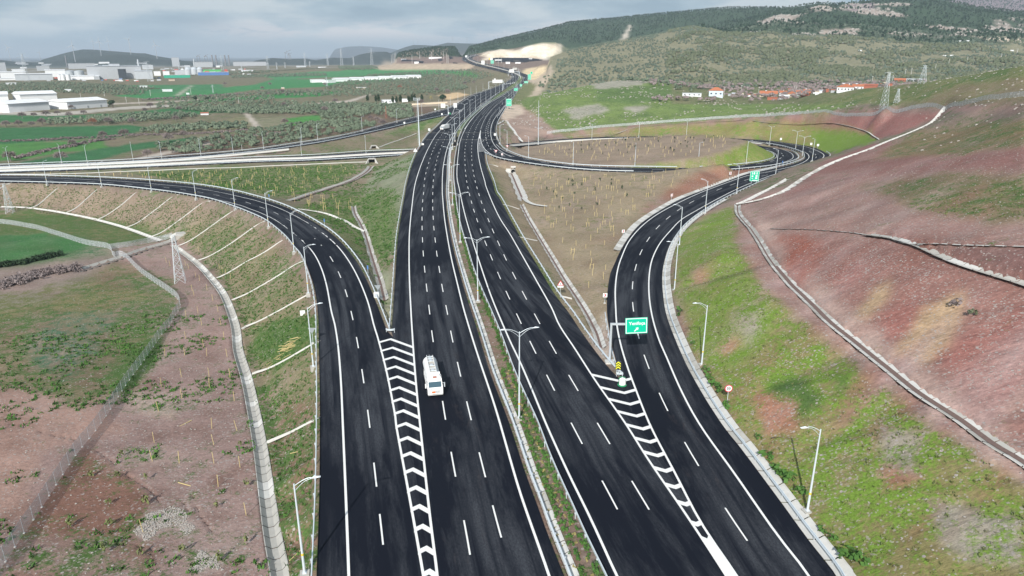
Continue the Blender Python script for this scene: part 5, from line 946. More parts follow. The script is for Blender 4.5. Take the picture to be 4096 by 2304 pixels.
# ------------------------------------------------------------------ concrete channels laid in separate slabs
def lay(key, prof, label, mat_='concrete', seg=3.0, gap=0.06, name='drainage_channel', cat='drainage channel', near=300, keep=200, dz=0.0, silt=None, mats2=None):
    R = CHAN[key][0].copy(); R[:, 2] += dz; c0 = R[len(R) // 2].copy(); rt = empty(name, tuple(c0), label=label, cat=cat, group='concrete drainage channels'); d = np.r_[0, np.cumsum(np.linalg.norm(np.diff(R[:, :2], axis=0), axis=1))]
    T_ = tang(R); s = 0.0; n_ = 0; rest = MB()
    while s < d[-1] - 0.4:
        e_ = min(s + seg, d[-1]); Q = np.array([at_dist(R, s + gap), at_dist(R, (s + e_) / 2), at_dist(R, e_ - gap)]); Tq = np.array([[np.interp(v_, d, T_[:, k_]) for k_ in (0, 1)] for v_ in (s, (s + e_) / 2, e_)]); Tq /= np.linalg.norm(Tq, axis=1)[:, None]
        jit = (random.random() - 0.5) * 0.03; V = []
        for p, tt in zip(Q - c0, Tq):
            for o, z in prof: V.append((p[0] + tt[1] * o, p[1] - tt[0] * o, p[2] + z + jit))
        n = len(prof); Fc = [(i * n + j, (i + 1) * n + j, (i + 1) * n + j + 1, i * n + j + 1) for i in range(2) for j in range(n - 1)]
        Fc = [f[::-1] for f in Fc]; mm = mat_ if random.random() > 0.25 or not mats2 else mats2
        if np.hypot(Q[1][0], Q[1][1]) < near and n_ < keep: obj('slab', mesh('slab', V, Fc, mm), rt); n_ += 1
        else: rest.add(V, Fc)
        s += seg
    if rest.V: obj('slab', rest.me('slab', mat_), rt, kind='stuff')
    if silt:
        V, Fc = sweep(R - c0, [(-silt[0], silt[1]), (silt[0], silt[1])]); obj('silt_bed', mesh('silt_bed', V, [f[::-1] for f in Fc], 'silt'), rt)
    return rt
vee = lambda w_, b_, dp: [(-w_ - 0.12, -dp * 0.2), (-w_ - 0.10, 0.10), (-w_, 0.10), (-b_, -dp), (b_, -dp), (w_, 0.10), (w_ + 0.10, 0.10), (w_ + 0.12, -dp * 0.2)]
lay('toe_a', vee(0.85, 0.25, 0.40), 'pale narrow channel along the foot of the left embankment, running to the left edge', 'concrete_pale', 3.0)
lay('toe_b', vee(0.95, 0.35, 0.46), 'long trapezoid channel sweeping along the foot of the left embankment to the bottom edge', 'concrete', 2.4, mats2='concrete_pale')
lay('outfall', vee(1.9, 1.1, 0.7), 'wide walled outfall channel crossing under the chain-link fence', 'concrete', 4.0, silt=(1.05, -0.62))
lay('gore', vee(0.95, 0.3, 0.36), 'curving channel in the grassy gore between the left ramp and the motorway', 'concrete', 2.4, mats2='concrete_pale', silt=(0.28, -0.33))
lay('gore_branch', vee(0.55, 0.15, 0.2), 'thin branch channel joining the curving gore channel', 'concrete_pale', 2.0)
lay('gore_wide', [(-2.0, 0.12), (-1.9, 0.15), (-0.7, -0.32), (0.8, -0.35), (1.9, 0.1), (2.0, 0.1)], 'broad stepped channel leading from the box culvert to the left ramp', 'concrete', 1.6, silt=(0.6, -0.30))
lay('middle', vee(0.85, 0.25, 0.40), 'straight pale channel between the right carriageway and the right ramp', 'concrete_pale', 2.0, mats2='concrete', silt=(0.24, -0.36))
lay('middle_top', [(-2.3, 0.1), (-1.5, 0.1), (-0.45, -0.75), (0.45, -0.75), (2.1, 0.1), (2.5, 0.1)], 'wide steep-sided channel below the round pipe outlet', 'concrete_pale', 1.6, silt=(0.4, -0.68))
lay('middle_arm', [(-1.0, 0.08), (-0.1, -0.1), (1.0, 0.08)], 'short curved apron of pale slabs ending in the planted field', 'concrete_pale', 1.6)
lay('bench_high', [(-1.0, 0.1), (-0.85, 0.1), (-0.3, -0.25), (0.3, -0.25), (0.85, 0.1), (1.0, 0.1)], 'bench channel climbing over the red hillside, the upper of two converging', 'concrete_pale', 3.0, mats2='concrete')
lay('bench_low', [(-0.9, 0.1), (-0.8, 0.1), (-0.3, -0.25), (0.3, -0.25), (0.8, 0.1), (0.9, 0.1)], 'short bench channel on the red hillside, the lower of two converging', 'concrete_pale', 3.0, mats2='concrete')
lay('drop', vee(0.9, 0.35, 0.3), 'channel dropping down the hillside from where two bench channels meet', 'concrete', 2.4, mats2='concrete_pale', silt=(0.2, -0.27))
lay('bench_long', [(-1.12, 0.0), (-1.05, 0.12), (-0.36, -0.12), (0.36, -0.12), (1.05, 0.12), (1.12, 0.0)], 'long bench channel along the top of the green cut slope, filled with red soil', 'concrete_pale', 2.6, mats2='concrete', silt=(0.42, -0.05), dz=0.07)
lay('slope_upper', vee(0.9, 0.4, 0.2), 'channel of grey slabs crossing the upper red slope to the right edge', 'concrete', 3.2, mats2='concrete_pale', dz=0.1)
lay('slope_upper_thin', [(-0.3, 0.05), (0, -0.05), (0.3, 0.05)], 'thin pale channel starting the upper line across the red slope', 'concrete_pale', 3.0)
lay('slope_branch', [(-0.4, 0.06), (0, -0.08), (0.4, 0.06)], 'thin pale channel branching right above the grey slab channel', 'concrete_pale', 3.0)
lay('berm', [(-0.6, 0.05), (-0.2, 0.12), (0.2, 0.12), (0.6, 0.16)], 'thin pale channel along the berm above the grassy cut slope', 'concrete_pale', 4.0, near=420)
lay('right_foot', [(-1.0, 0.1), (0, -0.2), (1.0, 0.1)], 'pale channel running beside the bare ground behind the bridge', 'concrete_pale', 3.0)
lay('apron', [(-0.98, -0.02), (-0.35, -0.10), (0.1, -0.10), (0.75, 0.30), (0.95, 0.32)], 'broad apron of concrete slabs along the right edge of the right ramp', 'concrete_pale', 3.4, 0.07, 'concrete_apron', 'concrete apron', mats2='concrete')
lay('apron_left', [(1.0, -0.02), (0.2, -0.06), (-0.7, 0.18), (-0.95, 0.2)], 'curb apron of concrete slabs along the left edge of the right ramp', 'concrete_pale', 3.4, 0.07, 'concrete_apron', 'concrete apron', mats2='concrete')
lay('median_gutter', [(-0.58, 0.04), (-0.4, -0.02), (0.0, -0.10), (0.35, 0.08), (0.58, 0.10)], 'pale gutter of short slabs running down the median strip', 'concrete_pale', 1.9, 0.05, 'median_gutter', 'gutter', mats2='concrete')
# white half-round chutes down the slopes
def chute(pts, lab, grp, w_=0.21):
    R = on_ground(pts, 1.2); R[:, 2] += 0.05; c0 = R[len(R) // 2].copy(); rt = empty('drain_chute', tuple(c0), label=lab, cat='drain chute', group=grp)
    V, Fc = sweep(R - c0, [(-w_ - 0.05, -0.1), (-w_, 0.20), (-w_ + 0.10, 0.20), (-w_ * 0.4, 0.06), (w_ * 0.4, 0.06), (w_ - 0.10, 0.20), (w_, 0.20), (w_ + 0.05, -0.1)]); obj('trough', mesh('trough', V, [f[::-1] for f in Fc], 'concrete_pale'), rt)
A1 = lambda p: Z(0, 700, p); A2 = lambda p: Z(1000, 750, p); B1 = lambda p: Z(0, 1250, p); B2 = lambda p: Z(1000, 1300, p)
CH = [A1([(100, 78), (40, 95), (-60, 190)]), A1([(625, 93), (570, 100), (430, 220), (340, 296), (292, 306)]), A1([(955, 114), (925, 122), (800, 235), (700, 322), (622, 352)]), A1([(1345, 143), (1290, 152), (1150, 272), (1040, 352), (922, 414)]), A1([(1675, 186), (1630, 192), (1450, 332), (1280, 457), (1172, 494)]),
      A1([(1975, 247), (1910, 252), (1750, 372), (1500, 552), (1425, 574)]), A1([(2226, 327), (2180, 337), (1900, 537), (1740, 642), (1665, 664)]), A1([(2486, 437), (2430, 452), (2150, 652), (1930, 782), (1845, 804)]),
      A2([(352, 482), (300, 496), (150, 601), (20, 672)]) + A1([(2300, 816), (2120, 932), (2010, 974)]), A2([(502, 692), (440, 711), (260, 831), (20, 972)]) + A1([(2250, 1150), (2170, 1174)]), A2([(596, 992), (540, 1006), (300, 1141), (20, 1290)]) + B1([(2300, 146), (2264, 158)]),
      B2([(655, 160), (580, 182), (400, 292), (150, 427), (24, 458)]) + B1([(2362, 578)]), B2([(655, 875), (570, 907), (330, 1047), (158, 1104)])]
ordn = ['first', 'second', 'third', 'fourth', 'fifth', 'sixth', 'seventh', 'eighth', 'ninth', 'tenth', 'eleventh', 'twelfth', 'thirteenth', 'fourteenth', 'fifteenth', 'sixteenth', 'seventeenth', 'eighteenth', 'nineteenth', 'twentieth'] + ['%dth' % i if i % 10 not in (1, 2, 3) else '%d%s' % (i, ('st', 'nd', 'rd')[i % 10 - 1]) for i in range(21, 130)]
for i, c_ in enumerate(CH): chute(c_, ('white chute down the left embankment, %s from the left end of the row' % ordn[i]) if i else 'white chute down the left embankment at the far left edge', 'white drain chutes down the left embankment')
A3 = lambda p: Z(2000, 750, p)
for i, c_ in enumerate([Z(1000, 350, [(2220, 722), (2270, 724), (2325, 744)]), A3([(25, 160), (100, 177), (178, 204)]), A3([(178, 466), (240, 478), (345, 500)]), A3([(565, 1022), (620, 1032), (672, 1045)])]): chute(c_, 'short white chute on the right verge of the motorway, %s from the bridge' % ordn[i], 'white chutes on the right verge')
chute([(3, 698), (205, 697), (427, 689.5), (640, 681.5), (854, 673), (1100, 663), (1256, 656.6), (1469, 648)], 'long white gutter line along the foot of the road under the motorway', None, 0.45)
chute(Z(1000, 350, [(1210, 560), (1300, 525), (1430, 480), (1560, 430)]), 'pale gutter climbing the green corner by the bridge', None, 0.4)
# culverts
def culvert(px, w_, h_, rz, lab, rnd=False, zoff=0.0):
    p = hit(*px); p = (p[0], p[1], float(ground(p[0], p[1])) + zoff); rt = empty('culvert', p, rz, label=lab, cat='culvert')
    m_ = MB()
    if rnd:
        m_.box((-w_ * 0.95, 0, 0.5), (w_ * 0.9, 0.4, h_ + 1.6)); m_.box((w_ * 0.95, 0, 0.5), (w_ * 0.9, 0.4, h_ + 1.6)); m_.box((0, 0, h_ + 0.9), (w_ * 1.0, 0.4, 0.8)); obj('headwall', m_.me('headwall', 'concrete_pale'), rt)
        r_ = MB(); r_.lathe([(w_ / 2, 0), (w_ / 2, -3.0), (w_ / 2 - 0.14, -3.0), (w_ / 2 - 0.14, 0.05), (w_ / 2, 0.05)], n=20); pe = obj('pipe', r_.me('pipe', 'concrete'), rt); pe.rotation_euler = (math.pi / 2, 0, 0); pe.location = (0, 0.15, w_ / 2 + 0.1); pe.scale = (1, 1, -1)
        v_ = MB(); v_.lathe([(w_ / 2 - 0.15, 0), (0.0, 0.0)], n=20); ve = obj('shade_disc', v_.me('shade_disc', 'painted_shade'), rt, (0, 0.9, w_ / 2 + 0.1)); ve.rotation_euler = (math.pi / 2, 0, 0)  # near-black disc paints the shade inside the pipe
    else:
        m_.box((-w_ / 2 - 0.2, 1.5, h_ / 2), (0.4, 4, h_ + 0.6)); m_.box((w_ / 2 + 0.2, 1.5, h_ / 2), (0.4, 4, h_ + 0.6)); m_.box((0, 1.5, h_ + 0.2), (w_ - 0.01, 4, 0.4)); obj('box_section', m_.me('box_section', 'concrete'), rt)
        for sg in (-1, 1):
            q = MB(); q.add([(sg * (w_ / 2 + 0.05), -0.5, -0.5), (sg * (w_ / 2 + 1.7), -3.0, -0.5), (sg * (w_ / 2 + 1.7), -3.0, 0.4), (sg * (w_ / 2 + 0.05), -0.5, h_ + 0.3), (sg * (w_ / 2 + 0.35), -0.45, -0.5), (sg * (w_ / 2 + 2.0), -2.9, -0.5), (sg * (w_ / 2 + 2.0), -2.9, 0.4), (sg * (w_ / 2 + 0.35), -0.45, h_ + 0.3)], [(0, 1, 2, 3), (4, 7, 6, 5), (3, 2, 6, 7), (0, 4, 5, 1), (1, 5, 6, 2)]); obj('wing_wall', q.me('wing_wall', 'concrete_pale'), rt)
        v_ = MB(); v_.box((0, 2.9, h_ / 2), (w_ - 0.02, 0.3, h_)); obj('shade_slab', v_.me('shade_slab', 'painted_shade'), rt)  # near-black slab stands in for the shade within the box
culvert((1488, 652), 3.6, 2.6, 0.15, 'box culvert with splayed wing walls under the cross road', zoff=-0.3)
culvert((1496, 593), 3.0, 1.8, 0.3, 'smaller box culvert on the far side of the cross road', zoff=-0.3)
culvert((2053, 690), 2.6, 2.6, 0.0, 'round pipe outlet with a pale headwall above the steep channel', True, zoff=-0.6)
culvert((712, 950), 3.4, 1.6, -1.15, 'headwall of the outfall culvert beside the lattice pylon', zoff=-0.2)
# ------------------------------------------------------------------ street lamps
def lamp_meshes(h, arms, reach):
    m_ = MB(); m_.bar((0, 0, 0.3), (0, 0, h), 0.145, 0.075, 8); m_.box((0, 0, 0.36), (0.42, 0.42, 0.08)); pole = m_.me('pole', 'steel_light', True)
    for p_ in pole.polygons: p_.use_smooth = False
    b_ = MB(); b_.box((0, 0, -0.15), (1.0, 1.0, 0.95)); base = b_.me('footing', 'concrete'); s_ = MB(); s_.bar((0, 0, 2.6), (0, 0, 2.85), 0.15, 0.148, 8); band = s_.me('yellow_band', 'yellow_paint'); out_ = []
    for sg in arms:
        a_ = MB(); n = 6
        for k_, (rz_, th_) in enumerate(((0.75, 0.038), (0.28, 0.024))):
            pr = None
            for i in range(n + 1):
                t_ = i / n; q = (sg * reach * t_, 0, h - 0.25 * (1 - k_) - 0.75 * k_ * (1 - t_) - 0.1 * k_ + (rz_ + 0.25 * 0) * math.sin(t_ * math.pi / 2) * (1.0 if k_ == 0 else 1.9))
                if k_ == 1: q = (q[0], 0, h - 0.85 + (0.75 + 0.45) * math.sin(t_ * math.pi / 2))
                if pr: a_.bar(pr, q, th_, th_, 5, cap=False)
                pr = q
        arm = a_.me('arm', 'steel_light'); he = MB(); x0 = sg * reach; z0 = h + 0.42
        he.add([(x0 - sg * 0.05, -0.07, z0), (x0 - sg * 0.05, 0.07, z0), (x0 + sg * 0.35, 0.2, z0 + 0.06), (x0 + sg * 0.95, 0.14, z0 + 0.05), (x0 + sg * 0.95, -0.14, z0 + 0.05), (x0 + sg * 0.35, -0.2, z0 + 0.06), (x0 + sg * 0.4, 0, z0 + 0.2), (x0 + sg * 0.4, 0, z0 - 0.05)], [(0, 1, 6), (1, 2, 6), (2, 3, 6), (3, 4, 6), (4, 5, 6), (5, 0, 6), (1, 0, 7), (2, 1, 7), (3, 2, 7), (4, 3, 7), (5, 4, 7), (0, 5, 7)]); out_ += [('arm', arm), ('lamp_head', he.me('lamp_head', 'lamp_glass'))]
    return [('footing', base), ('pole', pole), ('yellow_band', band)] + out_
L1 = lamp_meshes(11.4, (1,), 1.7); L2 = lamp_meshes(14.4, (-1, 1), 1.95); L1b = lamp_meshes(11.4, (-1, 1), 2.3)
def lamp(p, kind, rz, lab, grp):
    rt = empty('street_lamp', tuple(p), rz, label=lab, cat='street lamp', group=grp)
    for n_, m_ in kind: obj(n_, m_, rt)
def nearest_dir(P, p):
    P = np.asarray(P); i = np.linalg.norm(P[:, :2] - np.array(p[:2]), axis=1).argmin(); T = tang(P)[i]; return math.atan2(-T[0], T[1]), P[i]
def lamps_px(pts, kind, edge, lab, grp, side=None):
    E_ = resample(edge, 3); n_ = 0
    for q in pts:
        p = hit(q[0], q[1]) if len(q) == 2 else q[:0] or G(*q)
        if p is None: continue
        rz, e_ = nearest_dir(E_, p)
        if side == 'toward':                        # arm reaches over the road edge
            dx, dy = e_[0] - p[0], e_[1] - p[1]; rz = math.atan2(dy, dx) if math.hypot(dx, dy) > 0.3 else rz
        lamp((p[0], p[1], p[2] - 0.05), kind, rz, lab % ordn[n_], grp); n_ += 1
zr = lambda f, pts: [(a, b_, f(a, b_)) for a, b_ in pts]
off_in = lambda E_, d_: [tuple(q) for q in offset(resample(E_, 4), d_)]
LRc = [(1219.5, 2301), (1254, 1471), (1234, 1177), (1177, 1010.5), (1074.7, 908), (941.6, 838.8), (784.8, 796), (606.4, 766), (407, 746), (189, 738.4)]
def lamps_edge(pts, zf, kind, target, lab, grp, z_off=-0.3, n0=0):
    T_ = resample(target, 3)
    for i, (a, b_) in enumerate(pts):
        z = (zf(a, b_) if callable(zf) else zf) + z_off; p = G(a, b_, z); k_ = np.linalg.norm(T_[:, :2] - np.array(p[:2]), axis=1).argmin(); rz = math.atan2(T_[k_][1] - p[1], T_[k_][0] - p[0]); lamp(p, kind, rz, lab % ordn[i + n0], grp)
lamps_edge(LRc, zLR, L1, line(LR_d[:], zLR), 'single-arm lamp outside the left ramp guardrail, %s from the bottom edge', 'single-arm lamps along the left ramp', -0.4)
MED = [(2076.6, 1675), (1911.7, 1204.8), (1841, 967.8), (1810.5, 818.3), (1800.7, 721.5), (1802, 650), (1810.5, 597), (1819.5, 562), (1840, 518), (1859, 487), (1880.6, 464.6), (1902, 442), (1923.5, 423.5), (1944, 407), (1963.7, 393), (1982.7, 379.5), (1998.7, 368.8), (2014.5, 358), (2028.3, 349.9), (2040.5, 338), (2052, 333), (2063, 326), (2075, 319)]
for i, (a, b_) in enumerate(MED):
    p = Gm(a, b_); rz, _q = nearest_dir([q for q in lmR], p); lamp((p[0], p[1], p[2] - 0.15), L2, rz, 'tall double-arm lamp in the median strip, %s from the bottom edge' % ordn[i], 'double-arm lamps in the median')
mdl = [(a + b_) / 2 for a, b_ in zip(resample(lmR[split_at(lmR, 1650):], 6, n=200), resample(rmL[split_at(rmL, 1650):], 6, n=200))]; mdl = np.array(mdl); dd_ = np.r_[0, np.cumsum(np.linalg.norm(np.diff(mdl[:, :2], axis=0), axis=1))]
for i, s in enumerate(np.arange(20, min(dd_[-1], 1150), 48)): p = at_dist(mdl, s); lamp(p, L2, 0.4, 'distant double-arm lamp in the median of the far S-bend, %s past the gantries' % ordn[i], 'double-arm lamps in the median')
lamps_edge([(3228, 2051), (2806, 1463), (2697, 1163.3), (2717.4, 982.7), (2820, 854.6), (2946, 777.8), (3102, 699.7), (3248, 645)], zRRp, L1, line(RR_d, zRRp), 'single-arm lamp outside the right ramp, %s from the bottom edge', 'single-arm lamps along the right ramp', 0.1)
lamps_edge([(3208, 631), (3181, 603)], -1.2, L1b, line(RR_d, zRRp), 'double-arm lamp inside the right-hand bend, %s from the near side', 'double-arm lamps in the bend')
lamps_edge([(3077.7, 580), (2745, 549), (2555, 549.5), (2367, 560), (2153.7, 578)], lambda a, b_: float(np.interp(a, [2100, 2400, 3077], [-8, -7.5, -3])), L1b, line(RR_d, zRRp), 'lamp between the roads behind the planted island, %s from the bend', 'lamps behind the planted island', 0.6)
lamps_edge([(2984, 656.5), (2792, 663), (2539, 668), (2292, 660), (2114, 632), (2028.5, 602), (2000, 575), (1989.8, 510), (1998, 477), (2009.4, 449)], zLPp, L1, line(LP_O, zLPp), 'single-arm lamp on the inner side of the loop ramp, %s from the bend', 'single-arm lamps along the loop ramp', 0.0)
lamps_edge([(2022.6, 433), (2036, 410), (2045, 396), (2053, 380), (2062, 367), (2072, 356), (2083, 345), (2094, 335), (2108, 325)], 0.0, L1, rmL, 'single-arm lamp on the right edge beyond the bridge, %s from the bridge', 'single-arm lamps on the right edge of the motorway', -0.1)
lamps_edge([(39, 669.7), (352, 661.5), (533.8, 646), (649, 644.6), (805, 630), (935, 625)], -10.8, L1b, slU, 'lamp between the slip road and the cross road at left, %s from the left edge', 'lamps along the slip road and cross road', 0.2)
lamps_edge([(247.4, 652), (1054.7, 595.5), (1208, 576), (1271, 560), (1449, 525), (1588, 490), (1688, 463), (1756, 445), (1802, 427), (1832, 413), (1858.8, 397), (1884, 383), (1905, 375), (1932, 362), (1958, 355)], lambda a, b_: zSL(a, b_), L1, slD, 'single-arm lamp on the far edge of the slip road and motorway, %s from the left', 'lamps along the slip road and cross road', 0.0)
lamps_edge([(1207, 623), (1464.6, 617)], -10.3, L1b, xrL, 'double-arm lamp in the middle of the cross road, %s from the left', 'lamps along the slip road and cross road', 0.2)
lamps_edge([(2008, 449), (2470, 0)][:0], 0, L1, rmL, '%s', '')
# tall floodlight mast by the bridge
p = G(1678.6, 587, -1.0); rt = empty('floodlight_mast', p, label='very tall floodlight mast beside the bridge, much taller than the lamps', cat='floodlight mast'); m_ = MB(); m_.bar((0, 0, -0.5), (0, 0, 28.5), 0.42, 0.22, 8); obj('pole', m_.me('pole', 'steel_light'), rt)
m_ = MB()
for i in range(26): m_.box((-0.75, 0, 1.5 + i), (0.5, 0.05, 0.05)); m_.box((-1.0, 0, 2 + i), (0.05, 0.05, 1.0))
obj('ladder', m_.me('ladder', 'steel'), rt); m_ = MB()
for z_ in (28.0, 29.0): m_.box((-0.6, 0, z_), (4.0, 0.9, 0.14)); m_.box((-0.6, 0, z_ - 0.9 + 0.5), (4.0, 0.06, 0.06))
for x_ in (-2.5, 1.3): m_.box((x_, 0, 28.6), (0.12, 0.5, 1.6))
obj('platform', m_.me('platform', 'steel_light'), rt); m_ = MB(); m_.box((2.0, 0.6, 1.0), (1.3, 0.9, 2.0)); obj('cabinet', m_.me('cabinet', 'white_paint'), rt)
# ------------------------------------------------------------------ signs
def panel(w_, h_, th_=0.06, mats=('sign_green', 'sign_back'), round_=0): m_ = MB(); m_.box((0, 0, 0), (w_, th_, h_), mi=1); m_.add([(-w_ / 2, -th_ / 2 - 0.004, -h_ / 2), (w_ / 2, -th_ / 2 - 0.004, -h_ / 2), (w_ / 2, -th_ / 2 - 0.004, h_ / 2), (-w_ / 2, -th_ / 2 - 0.004, h_ / 2)], [(0, 1, 2, 3)], 0); return m_
def flatpoly(pts, y): return [(x, y, z) for x, z in pts]
def textmesh(s_, size, mat_):
    cu = bpy.data.curves.new('text', 'FONT'); cu.body = s_; cu.size = size; cu.align_x = 'CENTER'; cu.align_y = 'CENTER'; cu.extrude = 0.008; cu.resolution_u = 2; cu.offset = size * 0.022
    o = bpy.data.objects.new('tmp', cu); COL.objects.link(o); dg = bpy.context.evaluated_depsgraph_get(); me = bpy.data.meshes.new_from_object(o.evaluated_get(dg)); bpy.data.objects.remove(o); me.materials.clear(); me.materials.append(M[mat_]); me.name = 'lettering'; return me
def border(w_, h_, t_, y, mi=0):
    m_ = MB()
    for cx, cz, a, b_ in ((0, h_ / 2 - t_ * 1.2, w_ - t_ * 1.4, t_), (0, -h_ / 2 + t_ * 1.2, w_ - t_ * 1.4, t_), (w_ / 2 - t_ * 1.2, 0, t_, h_ - t_ * 3.4), (-w_ / 2 + t_ * 1.2, 0, t_, h_ - t_ * 3.4)): m_.box((cx, y, cz), (a, 0.012, b_))
    return m_
# cantilever direction sign over the right ramp
gp_ = G(2438, 1448, -0.1); rt = empty('cantilever_sign', gp_, 0.0, label='large green direction sign reading Yenifoça on a grey cantilever post over the right ramp', cat='road sign')
m_ = MB(); m_.bar((0, 0, 0), (0, 0, 7.5), 0.24, 0.20, 8); m_.lathe([(0.5, 0), (0.5, 0.08), (0.26, 0.08), (0.26, 0.5)], n=8); obj('post', m_.me('post', 'steel'), rt); m_ = MB(); m_.box((0, 0, -0.15), (1.6, 1.6, 0.6)); obj('footing', m_.me('footing', 'concrete_pale'), rt)
m_ = MB(); m_.box((2.6, 0, 7.35), (5.6, 0.30, 0.34)); obj('arm', m_.me('arm', 'steel'), rt)
sg_ = obj('sign_panel', panel(3.9, 3.0).me('sign_panel', ['sign_green', 'sign_back']), rt, (4.35, -0.38, 7.2), -0.0); sg_.rotation_euler = (0, -0.05, 0)
obj('border', border(3.9, 3.0, 0.13, -0.04).me('border', 'sign_white'), sg_); te = obj('lettering', textmesh('Yenifoça', 0.82, 'sign_white'), sg_, (0.12, -0.045, 0.42)); te.rotation_euler = (math.pi / 2, 0, 0)
ar = MB(); ca = math.radians(45)
pts = [(-0.5, -0.10), (0.10, -0.10), (0.10, -0.30), (0.52, 0.0), (0.10, 0.30), (0.10, 0.10), (-0.5, 0.10)]; pts = [(x * math.cos(ca) - z * math.sin(ca), x * math.sin(ca) + z * math.cos(ca)) for x, z in pts]; n = len(pts)
ar.add(flatpoly(pts, -0.045) + flatpoly(pts, -0.036), [(0, 1, 5, 6), (2, 3, 4), (1, 2, 4, 5)] + [(i, (i + 1) % n, n + (i + 1) % n, n + i) for i in range(n)]); obj('arrow', ar.me('arrow', 'sign_white'), sg_, (0, 0, -0.70))
# yellow and black chevron board on the gore nose
p = G(2471, 1499, 0.0); rt = empty('chevron_board', p, label='yellow board with black upward chevrons on the nose of the right gore', cat='road sign'); m_ = MB()
for x_ in (-0.2, 0.2): m_.bar((x_, 0.05, 0), (x_, 0.05, 1.2), 0.035, 0.035, 6)
obj('post', m_.me('post', 'steel'), rt); bd = obj('board', panel(0.95, 1.5, 0.05, ).me('board', ['sign_black', 'sign_back']), rt, (0, 0, 1.75))
for k_ in range(3):
    z_ = -0.55 + k_ * 0.45; q = [(-0.42, z_ - 0.18), (0, z_ + 0.18), (0.42, z_ - 0.18), (0.42, z_ + 0.06), (0, z_ + 0.42), (-0.42, z_ + 0.06)]; m_ = MB(); m_.add(flatpoly(q, -0.034), [(0, 1, 4, 5), (1, 2, 3, 4)]); obj('chevron', m_.me('chevron', 'sign_yellow'), bd)
# crash drum in front of it
p = G(2488, 1541, 0.02); rt = empty('crash_drum', p, label='green crash drum with a white reflective face standing on the gore chevrons', cat='traffic drum'); m_ = MB(); m_.lathe([(0.0, 0), (0.72, 0), (0.78, 0.10), (0.62, 0.2), (0.60, 1.25), (0.5, 1.4), (0, 1.42)], n=16); obj('drum', m_.me('drum', 'drum_green'), rt)
m_ = MB(); V = []
for z_, r_ in ((0.25, 0.63), (1.25, 0.62), (1.42, 0.50)):
    for a_ in np.linspace(-150, -30, 9): V.append((r_ * math.cos(math.radians(a_)), r_ * math.sin(math.radians(a_)), z_))
V.append((0, 0.1, 1.46)); m_.add(V, [(i + 9 * j, i + 1 + 9 * j, i + 10 + 9 * j, i + 9 + 9 * j) for j in range(2) for i in range(8)] + [(18 + i, 19 + i, 27) for i in range(8)]); obj('reflector', m_.me('reflector', 'white_paint'), rt)
